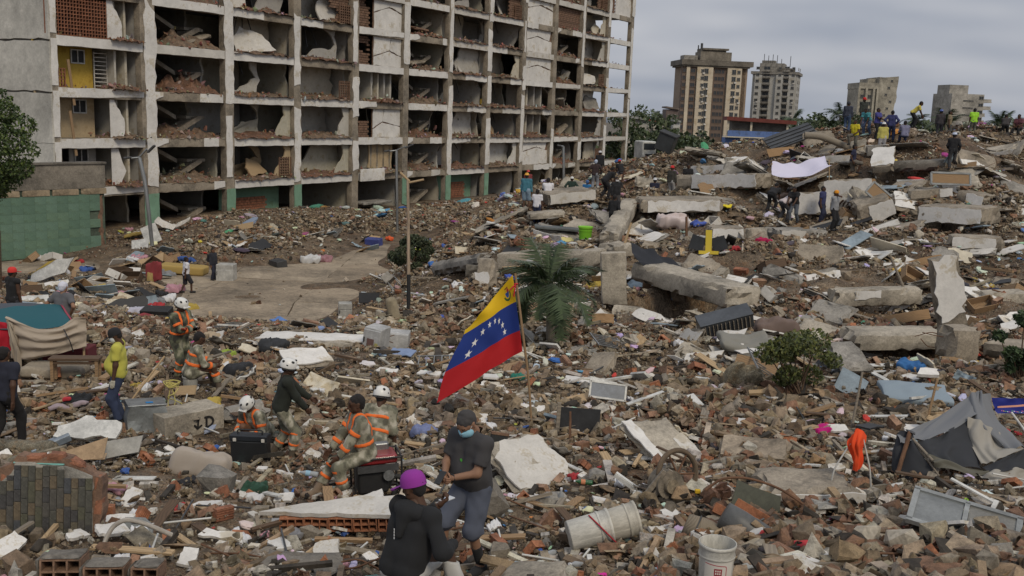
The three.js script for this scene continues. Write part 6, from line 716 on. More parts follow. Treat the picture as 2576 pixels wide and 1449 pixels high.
item('table_top', 'dark flat table top propped on the brick slope', 'table', 1400, 578, (t) => mesh('top', rbox(1.9, 0.1, 0.9, 0.02), mat([0.13, 0.14, 0.145]), t), { up: 0.35, rz: -0.05 });
for (const [x, y, y0, m, lab] of [[1727, 612, 545, M.rust, 'rusty post standing before the folded mattress'], [2142, 1075, 935, M.woodGrey, 'thin grey stick leaning above the magenta cloth'], [2330, 1060, 955, M.wood, 'leaning wooden post beside the blue mattress'], [1435, 1100, 1035, M.rust, 'thin bent rebar stuck upright by the black panel'], [2300, 760, 640, M.woodGrey, 'grey plank leaning down the slope'], [1560, 640, 560, M.woodPale, 'pale lath leaning against the leaning column']]) { const b = G(x, y, -0.1), z = -b.z, t = thing('post', lab, 'post', b); mesh('shaft', rod(V(0, 0, 0), AT(x + (/lean/.test(lab) ? 28 : 0) * (x > 2250 && x < 2310 ? -2.2 : 1), y0, z + 0.2).sub(b), 0.0016 * z, 0.0012 * z, 7), m, t); }
item('hand_truck', 'yellow tool frame with dark panels in the rubble', 'frame', 1780, 665, (t) => { mesh('frame', merge([box(0.22, 0.8, 0.06, 0, 0.5, 0), box(0.7, 0.12, 0.06, 0, 0.1, 0.05)]), fabr(0.5, 0.38, 0.04), t); for (const s of [-1, 1]) mesh('panel', box(0.5, 0.5, 0.04, s * 0.5, 0.3, -0.05), mat([0.03, 0.033, 0.04]), t).rotation.z = s * 0.3; }, { rx: -0.2 });
item('fallen_window', 'white window frame propped by dark panels behind the black board', 'window', 1528, 1002, (t) => { mesh('frame', merge([box(0.7, 0.035, 0.03, 0, 0.2, 0), box(0.7, 0.035, 0.03, 0, -0.1, 0), box(0.035, 0.33, 0.03, -0.34, 0.05, 0), box(0.035, 0.33, 0.03, 0.34, 0.05, 0)]), M.whitePaint, t); mesh('pane', box(0.64, 0.26, 0.01, 0, 0.05, 0), mat([0.16, 0.18, 0.22], { roughness: 0.3 }), t); }, { rx: -0.5, rz: -0.1, up: 0.2 });
for (const [x, y, l, w, rz, lab] of [[2215, 532, 1.4, 0.6, -0.7, 'aluminium window frame tipped beside the tilted block'], [2385, 512, 1.7, 0.5, 0, 'aluminium framed panel resting on the white slab edge']]) item('fallen_window', lab, 'window', x, y, (t) => { mesh('frame', merge([box(l, 0.08, 0.07, 0, w / 2, 0), box(l, 0.08, 0.07, 0, -w / 2, 0), box(0.08, w, 0.07, -l / 2, 0, 0), box(0.08, w, 0.07, l / 2, 0, 0)]), mat([0.4, 0.41, 0.42], { metalness: 0.3 }), t); mesh('panel', box(l - 0.1, w - 0.1, 0.02), M.wood, t); }, { up: 0.75, rz, rx: -0.25 });
item('corrugated_sheet', 'dark corrugated roofing sheet bent over the crest', 'roofing', 1985, 385, (t) => { const gs = []; for (let i = 0; i < 9; i++) gs.push(box(2.6, 0.05, 0.16, 0, i % 2 ? 0.04 : 0, -0.7 + i * 0.17)); mesh('sheet', merge(gs), mat([0.075, 0.078, 0.085], { metalness: 0.3, roughness: 0.5 }), t); mesh('sheet_edge', box(2.6, 0.09, 0.04, 0, 0.03, 0.76), M.metalDark, t); }, { up: 0.7, rz: 0.42, rx: 0.4, ry: 0.2 });
item('bare_log', 'pale bare trunk lying along the crest', 'log', 2090, 380, (t) => mesh('log', tube([V(-1.4, 0.5, 0), V(-0.6, 0.45, 0.1), V(0.5, 0.1, 0), V(1.6, -0.4, 0.1)], 0.17, 10, 16), mat([0.3, 0.27, 0.225], { t: 'wood', k: 1 }), t), { up: 0.4 });
{ // lorry and tank behind the crest
  const p = AT(1622, 385, 66), t = thing('pickup_truck', 'white truck cab half hidden behind the rubble', 'truck', V(p.x, p.y - 0.5, p.z)); t.rotation.y = 0.3; mesh('cab', rbox(1.0, 1.2, 1.4, 0.12, 0, 0.7, 0), mat([0.6, 0.6, 0.58], { roughness: 0.4 }), t); mesh('windscreen', box(0.8, 0.4, 0.04, 0, 0.95, 0.7), glass, t); mesh('grille', box(0.7, 0.25, 0.05, 0, 0.35, 0.71), M.black, t); for (const x of [-0.38, 0.38]) { mesh('headlight', cyl(0.09, 0.09, 0.06, 12).rotateX(1.57).translate(x, 0.38, 0.72), M.whitePaint, t); mesh('wheel', cyl(0.3, 0.3, 0.22, 16).rotateZ(1.57).translate(x, 0.05, 0.4), M.rubber, t); }
  const q = AT(1668, 380, 64), k = thing('water_tank', 'dark grey square tank tilted behind the rubble', 'tank', V(q.x, q.y, q.z)); k.rotation.set(0.1, -0.4, -0.3); mesh('shell', rbox(1.1, 1.15, 1.0, 0.08, 0, 0.6, 0), mat([0.05, 0.055, 0.06], { roughness: 0.5 }), k); mesh('rim', rbox(1.2, 0.1, 1.1, 0.03, 0, 1.18, 0), mat([0.04, 0.042, 0.046]), k);
}
// ---------------------------------------------------------------- people: one skin over a posed skeleton, clothes as shells over it
const vlen = (x, y, z) => Math.sqrt(x * x + y * y + z * z);
function field(prims, k, amp, freq, seed) { // smooth union of tapered capsules, each may be cut by planes
  return (x, y, z) => {
    let d = 1e3;
    for (const q of prims) {
      const px = x - q.ax, py = y - q.ay, pz = z - q.az, t = clamp((px * q.dx + py * q.dy + pz * q.dz) / q.l2, 0, 1); const ex = px - q.dx * t, ey = py - q.dy * t, ez = pz - q.dz * t;
      let e = Math.sqrt(ex * ex + ey * ey + ez * ez) - (q.ra + (q.rb - q.ra) * t); if (q.cut) for (const c of q.cut) e = Math.max(e, (x - c[0]) * c[3] + (y - c[1]) * c[4] + (z - c[2]) * c[5]);
      const h = Math.max(k - Math.abs(d - e), 0) / k; d = Math.min(d, e) - h * h * k * 0.25;
    }
    if (amp && d < 0.06 && d > -0.06) d += amp * (noise3(x * freq + seed, y * freq * 0.8, z * freq) + 0.6 * noise3(x * freq * 2.1, y * freq * 1.4 + seed, z * freq * 2.1)); return d;
  };
}
const cap = (a, b, ra, rb, cut) => { const dx = b.x - a.x, dy = b.y - a.y, dz = b.z - a.z; return { ax: a.x, ay: a.y, az: a.z, dx, dy, dz, l2: Math.max(dx * dx + dy * dy + dz * dz, 1e-8), ra, rb, cut }; };
function skin(prims, cell, k = 0.04, amp = 0, freq = 8, seed = 0, cuts = []) { // surface nets over the field
  const lo = [1e9, 1e9, 1e9], hi = [-1e9, -1e9, -1e9]; for (const q of prims) for (const [x, y, z, r] of [[q.ax, q.ay, q.az, q.ra], [q.ax + q.dx, q.ay + q.dy, q.az + q.dz, q.rb]]) [x, y, z].forEach((v, i) => { lo[i] = Math.min(lo[i], v - r); hi[i] = Math.max(hi[i], v + r); });
  const pad = 0.03 + 2 * cell, n = [0, 1, 2].map((i) => (Math.ceil((hi[i] - lo[i] + 2 * pad) / cell / 4) * 4) + 1), o = lo.map((v) => v - pad), f0 = field(prims, k, amp, freq, seed);
  const f = (x, y, z) => { let d = f0(x, y, z); for (const c of cuts) d = Math.max(d, (x - c[0]) * c[3] + (y - c[1]) * c[4] + (z - c[2]) * c[5]); return d; };
  const [nx, ny, nz] = n, S = new Float32Array(nx * ny * nz).fill(1), id = (i, j, l) => (l * ny + j) * nx + i, far = cell * 3.6 + 0.03;
  for (let l = 0; l < nz - 1; l += 4) for (let j = 0; j < ny - 1; j += 4) for (let i = 0; i < nx - 1; i += 4) {
    const d = f(o[0] + (i + 2) * cell, o[1] + (j + 2) * cell, o[2] + (l + 2) * cell), skip = Math.abs(d) > far;
    for (let c = 0; c < 5 && l + c < nz; c++) for (let b = 0; b < 5 && j + b < ny; b++) for (let a = 0; a < 5 && i + a < nx; a++) { const q = id(i + a, j + b, l + c); if (!skip) S[q] = f(o[0] + (i + a) * cell, o[1] + (j + b) * cell, o[2] + (l + c) * cell); else if (S[q] === 1) S[q] = d; }
  }
  const pos = [], idx = [], vid = new Int32Array(nx * ny * nz).fill(-1), E = [[0, 1], [0, 2], [0, 4], [1, 3], [1, 5], [2, 3], [2, 6], [3, 7], [4, 5], [4, 6], [5, 7], [6, 7]];
  for (let l = 0; l < nz - 1; l++) for (let j = 0; j < ny - 1; j++) for (let i = 0; i < nx - 1; i++) {
    let m = 0; const v = []; for (let c = 0; c < 8; c++) { const s = S[id(i + (c & 1), j + ((c >> 1) & 1), l + (c >> 2))]; v.push(s); if (s < 0) m |= 1 << c; } if (!m || m === 255) continue;
    let x = 0, y = 0, z = 0, w = 0; for (const [a, b] of E) if (((m >> a) & 1) !== ((m >> b) & 1)) { const t = v[a] / (v[a] - v[b]); x += (a & 1) + t * ((b & 1) - (a & 1)); y += ((a >> 1) & 1) + t * (((b >> 1) & 1) - ((a >> 1) & 1)); z += (a >> 2) + t * ((b >> 2) - (a >> 2)); w++; }
    vid[id(i, j, l)] = pos.length / 3; pos.push(o[0] + (i + x / w) * cell, o[1] + (j + y / w) * cell, o[2] + (l + z / w) * cell);
  }
  const quad = (a, b, c, d, flip) => { if (a < 0 || b < 0 || c < 0 || d < 0) return; flip ? idx.push(a, c, b, a, d, c) : idx.push(a, b, c, a, c, d); };
  for (let l = 1; l < nz - 1; l++) for (let j = 1; j < ny - 1; j++) for (let i = 1; i < nx - 1; i++) {
    const s = S[id(i, j, l)] < 0;
    if (s !== S[id(i + 1, j, l)] < 0) quad(vid[id(i, j - 1, l - 1)], vid[id(i, j, l - 1)], vid[id(i, j, l)], vid[id(i, j - 1, l)], !s);
    if (s !== S[id(i, j + 1, l)] < 0) quad(vid[id(i - 1, j, l - 1)], vid[id(i - 1, j, l)], vid[id(i, j, l)], vid[id(i, j, l - 1)], !s);
    if (s !== S[id(i, j, l + 1)] < 0) quad(vid[id(i - 1, j - 1, l)], vid[id(i, j - 1, l)], vid[id(i, j, l)], vid[id(i - 1, j, l)], !s);
  }
  const g = new THREE.BufferGeometry(); g.setAttribute('position', new THREE.Float32BufferAttribute(pos, 3)); g.setIndex(idx); g.computeVertexNormals(); return g;
}
const paint = (g, fn) => { const p = g.attributes.position, c = new Float32Array(p.count * 3); for (let i = 0; i < p.count; i++) c.set(fn(p.getX(i), p.getY(i), p.getZ(i)), i * 3); g.setAttribute('color', new THREE.BufferAttribute(c, 3)); return g; };
const flatc = (g, c) => paint(g.index ? g.toNonIndexed() : g, () => c);
// shared head: skull, jaw, nose, ears, eyes, lips (origin at the middle of the head, facing +z)
const HEADS = (() => {
  const P = [cap(V(0, 0.035, -0.02), V(0, 0.03, 0.008), 0.088, 0.082), cap(V(0, -0.03, 0.02), V(0, -0.075, 0.045), 0.062, 0.036), cap(V(-0.03, -0.05, 0.01), V(0.03, -0.05, 0.01), 0.048, 0.048), cap(V(0, 0.012, 0.09), V(0, -0.028, 0.108), 0.010, 0.015), cap(V(-0.038, 0.03, 0.074), V(0.038, 0.03, 0.074), 0.013, 0.013), cap(V(0, -0.055, 0.085), V(0, -0.06, 0.085), 0.013, 0.013), cap(V(0.083, 0.02, -0.012), V(0.086, -0.02, -0.004), 0.014, 0.010), cap(V(-0.083, 0.02, -0.012), V(-0.086, -0.02, -0.004), 0.014, 0.010), cap(V(0, -0.06, -0.02), V(0, -0.16, -0.035), 0.05, 0.052)];
  let h = skin(P, 0.0065, 0.025); h = paint(h, (x, y, z) => (y < -0.046 && y > -0.068 && z > 0.082 && Math.abs(x) < 0.026 ? [0.75, 0.55, 0.55] : y > 0.034 && y < 0.046 && z > 0.066 && Math.abs(x) > 0.014 && Math.abs(x) < 0.052 ? [0.22, 0.2, 0.2] : [1, 1, 1])).toNonIndexed();
  const eye = (x) => flatc(new THREE.SphereGeometry(0.012, 8, 6).scale(1, 0.62, 0.7).translate(x, 0.012, 0.079), [0.12, 0.1, 0.1]); const one = (g) => { g.deleteAttribute('uv'); return g; };
  return mergeGeometries([h, one(eye(0.032)), one(eye(-0.032))]);
})();
const HAIR = skin([cap(V(0, 0.045, -0.03), V(0, 0.045, -0.005), 0.094, 0.086), cap(V(0, -0.02, -0.06), V(0, 0.03, -0.05), 0.062, 0.07)], 0.008, 0.03, 0.005, 30, 2, [[0, 0.035, 0.055, 0, -0.55, 0.83], [0, -0.08, 0, 0, -1, 0]]);
const HARDHAT = merge([lathe([[0.001, 0.105], [0.05, 0.1], [0.085, 0.078], [0.108, 0.035], [0.112, 0.005], [0.13, 0], [0.13, -0.006], [0.108, -0.004]], 22).scale(0.95, 1.05, 1.14), box(0.13, 0.008, 0.06, 0, 0.0, 0.145), cyl(0.012, 0.02, 0.2, 8).rotateX(Math.PI / 2).translate(0, 0.1, -0.01)]).translate(0, 0.055, -0.012);
const BALLCAP = merge([lathe([[0.001, 0.1], [0.045, 0.095], [0.08, 0.07], [0.097, 0.03], [0.102, -0.03], [0.096, -0.032]], 20).scale(0.98, 1, 1.1).translate(0, 0.05, -0.01), (() => { const g = new THREE.CylinderGeometry(0.1, 0.1, 0.01, 18, 1, false, -1.25, 2.5).scale(0.92, 1, 1.5).translate(0, 0.035, 0.07).rotateX(0.16); return clean(g); })()]);
const RESCUE = merge([lathe([[0.001, 0.128], [0.06, 0.12], [0.1, 0.095], [0.122, 0.045], [0.126, -0.01], [0.118, -0.05], [0.11, -0.05]], 24).scale(0.97, 1, 1.12).translate(0, 0.035, -0.018), box(0.16, 0.02, 0.05, 0, 0.03, 0.125)]);
const RESCUE_VENT = merge([[0, 0.13, 0.075, -0.6], [0.085, 0.115, 0.03, 0], [-0.085, 0.115, 0.03, 0], [0.065, 0.105, -0.105, 0.6], [-0.065, 0.105, -0.105, 0.6], [0.1, 0.06, -0.04, 0.2], [-0.1, 0.06, -0.04, 0.2]].map(([x, y, z, r]) => clean(new THREE.SphereGeometry(0.03, 8, 6).scale(0.7, 0.75, 1.1).rotateX(r).translate(x, y, z))).concat([clean(new THREE.TorusGeometry(0.122, 0.012, 6, 22).rotateX(Math.PI / 2).scale(0.97, 1, 1.1).translate(0, 0.0, -0.018))]));
const MASK = (() => { const g = skin([cap(V(-0.02, -0.045, 0.045), V(0.02, -0.045, 0.045), 0.062, 0.062), cap(V(0, -0.01, 0.085), V(0, -0.04, 0.09), 0.03, 0.03)], 0.006, 0.03, 0, 8, 0, [[0, 0.0, 0.09, 0, 0.85, 0.1], [0, -0.09, 0.03, 0, -1, 0], [0, 0, 0.02, 0, 0, -1]]); return g; })();
const LOOPS = merge([1, -1].map((s) => tube([V(s * 0.06, -0.02, 0.07), V(s * 0.082, 0.015, 0.02), V(s * 0.088, 0.02, -0.02), V(s * 0.08, -0.03, 0.0), V(s * 0.058, -0.065, 0.06)], 0.0022, 4)));
// shared hands: wrist at the origin, fingers down -y, palm towards +z, thumb towards +x
function handGeo(curl) {
  const P = [cap(V(0, 0.02, 0), V(0, -0.02, 0), 0.026, 0.027), cap(V(0.02, -0.02, 0), V(0.027, -0.085, 0.004), 0.018, 0.015), cap(V(0, -0.02, 0), V(0.004, -0.09, 0.002), 0.019, 0.015), cap(V(-0.02, -0.02, 0), V(-0.026, -0.08, 0.004), 0.018, 0.014)];
  [[0.029, 0.074, 0.0085], [0.0095, 0.082, 0.009], [-0.0105, 0.076, 0.0085], [-0.029, 0.06, 0.0075]].forEach(([x, L, r]) => { let p = V(x, -0.085, 0.003), a = curl * 0.55; for (const [f, ra] of [[0.45, 1], [0.32, 0.95], [0.23, 0.85]]) { const q = p.clone().add(V(0, -Math.cos(a) * L * f, Math.sin(a) * L * f)); P.push(cap(p, q, r * ra, r * ra * 0.95)); p = q; a += curl * 0.75; } });
  let p = V(0.026, -0.025, 0.006), q = V(0.052, -0.058, 0.018 + 0.015 * curl), e = V(0.054 - 0.012 * curl, -0.09, 0.03 + 0.02 * curl); P.push(cap(p, q, 0.013, 0.011), cap(q, e, 0.011, 0.009)); return skin(P, 0.005, 0.008);
}
const HAND = { relaxed: handGeo(0.45), grip: handGeo(1.25) };
const GLOVE = handGeo(0.5);
function ik(a, c, l1, l2, hint) { const d = c.clone().sub(a); let L = d.length(); const max = (l1 + l2) * 0.998; if (L > max) { d.multiplyScalar(max / L); L = max; } const n = d.clone().normalize(), x = (l1 * l1 - l2 * l2 + L * L) / (2 * L), h = Math.sqrt(Math.max(0, l1 * l1 - x * x)); const u = hint.clone().addScaledVector(n, -hint.dot(n)).normalize(); return [a.clone().addScaledVector(n, x).addScaledVector(u, h), a.clone().add(d)]; }
const POSE = { // pelvis, forward lean, wrists and ankles in metres; x = the person's left, z = forward
  stand: { pel: [0, 0.94, 0], lean: 0.03, w: [[0.25, 0.84, 0.06], [-0.25, 0.84, 0.06]], a: [[0.11, 0.09, 0], [-0.11, 0.09, 0]] },
  walk: { pel: [0, 0.92, 0], lean: 0.06, w: [[0.24, 0.86, 0.18], [-0.24, 0.85, -0.1]], a: [[0.1, 0.09, -0.22], [-0.1, 0.09, 0.22]] },
  stride: { pel: [0, 0.93, 0], lean: 0.1, w: [[0.2, 0.98, 0.3], [-0.26, 0.9, 0.05]], a: [[0.1, 0.09, -0.15], [-0.12, 0.42, 0.3]] },
  hips: { pel: [0, 0.94, 0], lean: 0.02, w: [[0.22, 1.0, 0.03], [-0.22, 1.0, 0.03]], eh: [0.9, 0, -0.5], a: [[0.13, 0.09, 0], [-0.13, 0.09, 0.03]] },
  folded: { pel: [0, 0.94, 0], lean: 0.04, w: [[-0.08, 1.16, 0.26], [0.08, 1.12, 0.28]], eh: [0.8, -0.7, 0.2], a: [[0.12, 0.09, 0], [-0.12, 0.09, 0.02]] },
  reach: { pel: [0, 0.9, 0], lean: 0.4, w: [[0.15, 0.75, 0.72], [-0.12, 0.78, 0.68]], a: [[0.14, 0.09, -0.12], [-0.14, 0.09, 0.16]] },
  bend: { pel: [0, 0.86, -0.08], lean: 1.15, w: [[0.14, 0.35, 0.6], [-0.12, 0.32, 0.62]], a: [[0.15, 0.09, -0.08], [-0.15, 0.09, 0.12]] },
  stoop: { pel: [0, 0.88, -0.04], lean: 0.8, w: [[0.16, 0.5, 0.55], [-0.16, 0.52, 0.58]], a: [[0.15, 0.09, -0.1], [-0.15, 0.09, 0.1]] },
  crouch: { pel: [0, 0.34, -0.12], lean: 0.55, w: [[0.12, 0.4, 0.42], [-0.12, 0.38, 0.42]], a: [[0.16, 0.09, 0.0], [-0.16, 0.09, 0.08]] },
  sit: { pel: [0, 0.42, -0.1], lean: 0.25, w: [[0.16, 0.55, 0.36], [-0.14, 0.52, 0.36]], a: [[0.16, 0.09, 0.36], [-0.16, 0.09, 0.42]] },
  wave: { pel: [0, 0.94, 0], lean: 0.0, w: [[0.3, 1.95, 0.05], [-0.25, 0.84, 0.06]], eh: [0.9, 0, 0.1], a: [[0.11, 0.09, 0], [-0.11, 0.09, 0]] },
};
const skinMat = (c) => { const m = new THREE.MeshPhysicalMaterial({ roughness: 0.55, vertexColors: true, side: THREE.DoubleSide, specularIntensity: 0.4 }); m.color.setRGB(...c); return m; };
const SK = { dark: skinMat([0.075, 0.04, 0.026]), brown: skinMat([0.15, 0.08, 0.05]), tan: skinMat([0.25, 0.14, 0.09]) };
const fabric = {}; const fab = (c) => fabric[c] ??= (() => { const m = new THREE.MeshPhysicalMaterial({ roughness: 0.95, side: THREE.DoubleSide, sheen: 0.1 }); m.color.setRGB(...c); return m; })();
const camoM = (() => { const m = new THREE.MeshPhysicalMaterial({ roughness: 0.95, vertexColors: true, side: THREE.DoubleSide }); return m; })();
const camo = (pal) => (x, y, z) => { const n = noise3(x * 13, y * 9, z * 13) + 0.5 * noise3(x * 28, y * 20, z * 28); return n > 0.45 ? pal[0] : n > 0.02 ? pal[1] : n > -0.42 ? pal[2] : pal[3]; };
const CAMO_G = camo([[0.22, 0.21, 0.15], [0.11, 0.115, 0.07], [0.06, 0.062, 0.042], [0.028, 0.028, 0.022]]), CAMO_P = camo([[0.40, 0.375, 0.30], [0.26, 0.245, 0.185], [0.16, 0.155, 0.11], [0.10, 0.095, 0.07]]);
const ORANGE = fab([0.78, 0.16, 0.03]), hatM = (c) => fabric['h' + c] ??= mat(c, { t: null, roughness: 0.4 });
function person(label, at, yaw, pose, o = {}) {
  const P = { ...POSE[pose], ...(o.p || {}) }, T = thing('person', label, 'person', at, o.group), cell = o.cell || 0.024, h = (o.h || 1.7) / 1.72, fat = o.fat || 0; T.rotation.y = yaw; T.scale.setScalar(h);
  const pel = V(...P.pel), rot = new THREE.Quaternion().setFromEuler(new THREE.Euler(P.lean, P.twist || 0, P.side || 0, 'YXZ')), up = (x, y, z) => V(x, y, z).applyQuaternion(rot).add(pel);
  const chest = up(0, 0.34, 0.01), neck = up(0, 0.51, -0.01), sL = up(0.185, 0.46, 0), sR = up(-0.185, 0.46, 0), hq = new THREE.Quaternion().setFromEuler(new THREE.Euler(P.hp ?? P.lean * 0.6, P.hy || 0, 0, 'YXZ')), head = neck.clone().add(V(0, 0.145, 0.02).applyQuaternion(new THREE.Quaternion().slerp(hq, 0.6))), X = V(1, 0, 0).applyQuaternion(rot);
  const hip = (s) => pel.clone().add(V(0.09 * s, -0.03, 0)), eh = P.eh || [0.5, -0.35, -0.85], kh = P.kh || [0.12, 0, 1];
  const [eL, wL] = ik(sL, V(...P.w[0]), 0.29, 0.265, V(eh[0], eh[1], eh[2]).applyQuaternion(rot)), [eR, wR] = ik(sR, V(...P.w[1]), 0.29, 0.265, V(-eh[0], eh[1], eh[2]).applyQuaternion(rot));
  const [kL, aL] = ik(hip(1), V(...P.a[0]), 0.43, 0.43, V(kh[0], kh[1], kh[2])), [kR, aR] = ik(hip(-1), V(...P.a[1]), 0.43, 0.43, V(-kh[0], kh[1], kh[2]));
  const m = cell > 0.02 ? 0.008 : 0, B = { armL: [sL, eL, 0.05, 0.042], armR: [sR, eR, 0.05, 0.042], foreL: [eL, wL, 0.041, 0.029 + m], foreR: [eR, wR, 0.041, 0.029 + m], thighL: [hip(1), kL, 0.086, 0.058], thighR: [hip(-1), kR, 0.086, 0.058], shinL: [kL, aL, 0.056, 0.038 + m], shinR: [kR, aR, 0.056, 0.038 + m] };
  const mid = up(0, 0.13, 0.015 + fat * 0.6), tor = (g) => [1, -1].flatMap((s) => [cap(pel.clone().addScaledVector(X, 0.075 * s), mid.clone().addScaledVector(X, 0.06 * s), 0.112 + g, 0.1 + g + fat), cap(mid.clone().addScaledVector(X, 0.06 * s), chest.clone().addScaledVector(X, 0.085 * s), 0.1 + g + fat, 0.106 + g)]).concat([cap(sL, sR, 0.062 + g, 0.062 + g)]);
  const limb = (k, g, t0 = 0, t1 = 1, flat0, flat1) => { const [a, b, ra, rb] = B[k], n = b.clone().sub(a).normalize(), p = a.clone().lerp(b, t0), q = a.clone().lerp(b, t1), cut = []; if (flat1) cut.push([q.x, q.y, q.z, n.x, n.y, n.z]); if (flat0) cut.push([p.x, p.y, p.z, -n.x, -n.y, -n.z]); return cap(p, q.clone().addScaledVector(n, flat1 ? 0.03 : 0), lerp(ra, rb, t0) + g, lerp(ra, rb, t1) + g, cut.length ? cut : undefined); };
  // body: trunk and limbs in one skin, head and hands joined to it
  let g = skin([...tor(0), cap(chest, neck, 0.07, 0.056), cap(neck, head.clone().lerp(neck, 0.45), 0.056, 0.05), ...Object.keys(B).map((k) => limb(k, 0)), cap(aL, aL.clone().add(V(0.02, -0.05, 0.1)), 0.035, 0.03), cap(aR, aR.clone().add(V(-0.02, -0.05, 0.1)), 0.035, 0.03)], cell, 0.035);
  const parts = [flatc(g, [1, 1, 1]), HEADS.clone().applyQuaternion(hq).translate(head.x, head.y, head.z)];
  const hands = []; for (const [e, w, s] of [[eL, wL, 1], [eR, wR, -1]]) { const y = e.clone().sub(w).normalize(), th = (s > 0 ? P.tl : P.tr) || P.thumb || [0, 0.25, 1], z0 = V(...th), x = z0.addScaledVector(y, -z0.dot(y)).normalize(), z = x.clone().cross(y), mx = new THREE.Matrix4().makeBasis(x.clone(), y, s > 0 ? z : z.clone().negate()); mx.setPosition(w.x, w.y, w.z); const src = (P.hand === 'grip' ? HAND.grip : HAND.relaxed).clone().applyMatrix4(mx); hands.push(src); }
  if (!o.gloves) hands.forEach((q) => parts.push(flatc(q, [1, 0.97, 0.95])));
  for (const q of parts) { q.deleteAttribute('uv'); q.computeVertexNormals?.(); }
  const sk = mesh('body', mergeVertices(mergeGeometries(parts.map((q) => (q.deleteAttribute('normal'), q))), 1e-5), SK[o.skin || 'brown'], T); sk.geometry.computeVertexNormals();
  if (o.gloves) hands.forEach((q) => mesh('glove', q, fab(o.gloves), T));
  const wear = (name, prims, c, amp, cuts, seed, k = 0.04) => { const q = skin(prims, cell, k, amp, 9, seed + yaw * 7 + at.x * 3, cuts); if (typeof c === 'function') { paint(q, c); return mesh(name, q, camoM, T); } return mesh(name, q, fab(c), T); };
  const spine = V(0, 1, 0).applyQuaternion(rot), hem = pel.clone().addScaledVector(spine, o.tuck ? 0.03 : -0.085), slv = o.sleeve ?? 'short';
  const arms = slv === 'none' ? [] : ['L', 'R'].flatMap((s) => (slv === 'short' ? [limb('arm' + s, 0.028, 0, 0.72, 0, 1)] : [limb('arm' + s, 0.022), limb('fore' + s, 0.02, 0, 0.94, 0, 1)]));
  // legs
  const L = o.legs ?? 'long', lg = ['L', 'R'].flatMap((s) => (L === 'short' ? [limb('thigh' + s, 0.04), limb('shin' + s, 0.05, 0, 0.08, 0, 1)] : [limb('thigh' + s, 0.024), limb('shin' + s, 0.028, 0, o.boots ? 0.72 : 0.97, 0, 1)])); const waist = pel.clone().addScaledVector(spine, 0.09);
  wear(L === 'short' ? 'shorts' : 'trousers', [...lg, cap(pel.clone().add(V(0.07, -0.02, 0)), pel.clone().add(V(0.07, -0.02, 0)).addScaledVector(spine, 0.08), 0.125, 0.12), cap(pel.clone().add(V(-0.07, -0.02, 0)), pel.clone().add(V(-0.07, -0.02, 0)).addScaledVector(spine, 0.08), 0.125, 0.12)], o.bottom || [0.04, 0.045, 0.06], 0.012, [[waist.x, waist.y, waist.z, spine.x, spine.y, spine.z]], 3, 0.03);
  if (o.top !== null) wear(o.topName || 'shirt', [...tor(0.024), ...arms, cap(chest, neck, 0.085, 0.068)], o.top || [0.05, 0.05, 0.055], 0.01, [[hem.x, hem.y, hem.z, -spine.x, -spine.y, -spine.z], [neck.x + spine.x * 0.042, neck.y + spine.y * 0.042, neck.z + spine.z * 0.042, spine.x, spine.y, spine.z]], 1);
  for (const [a, k, s] of [[aL, kL, 1], [aR, kR, -1]]) { const fd = V(0.12 * s + (P.fx || 0), 0, 1).normalize(), sole = Math.min(a.y - 0.078, 1); const pr = [cap(a.clone().add(V(0, -0.03, -0.03)), a.clone().add(V(0, -0.045, 0)).addScaledVector(fd, 0.14), 0.05, 0.04), cap(a.clone().add(V(0, -0.05, 0)).addScaledVector(fd, 0.05), a.clone().add(V(0, -0.05, 0)).addScaledVector(fd, 0.17), 0.042, 0.038)]; if (o.boots) pr.push(cap(a, a.clone().lerp(k, 0.36), 0.052, 0.058)); mesh(o.boots ? 'boot' : 'shoe', skin(pr, Math.min(cell, 0.014), 0.03, 0, 8, 0, [[a.x, a.y - 0.088, a.z, 0, -1, 0]]), fab(o.boots || o.shoes || [0.02, 0.02, 0.022]), T); }
  if (o.socks) for (const s of ['L', 'R']) mesh('sock', skin([limb('shin' + s, 0.007, 0.45, 1, 1)], 0.012, 0.02), fab(o.socks), T);
  for (const [k, t0, t1, c] of o.bands || []) { let q; if (k === 'chest') { const a = up(0, t0, 0), b = up(0, t1, 0); q = skin(tor(0.034), Math.min(cell, 0.016), 0.04, 0.006, 9, 1, [[a.x, a.y, a.z, -spine.x, -spine.y, -spine.z], [b.x, b.y, b.z, spine.x, spine.y, spine.z], ]); } else if (k === 'strapL' || k === 'strapR') { const s = k === 'strapL' ? 1 : -1, a = X.clone(), c0 = pel.clone().addScaledVector(X, s * t0), c1 = pel.clone().addScaledVector(X, s * t1), lo2 = up(0, 0.2, 0); q = skin(tor(0.036), Math.min(cell, 0.016), 0.04, 0.006, 9, 1, [[c0.x, c0.y, c0.z, -a.x * s, -a.y * s, -a.z * s], [c1.x, c1.y, c1.z, a.x * s, a.y * s, a.z * s], [lo2.x, lo2.y, lo2.z, -spine.x, -spine.y, -spine.z]]); } else q = skin([limb(k, 0.036, t0, t1, 1, 1)], Math.min(cell, 0.014), 0.02); if (q.attributes.position.count) mesh('reflective_band', q, c ? fab(c) : ORANGE, T); }
  const put = (name, geo, mt, par = T) => { const e = mesh(name, geo, mt, par); e.position.copy(head); e.quaternion.copy(hq); return e; };
  const hd = o.head || 'hair', hc = o.hc || [0.012, 0.01, 0.01];
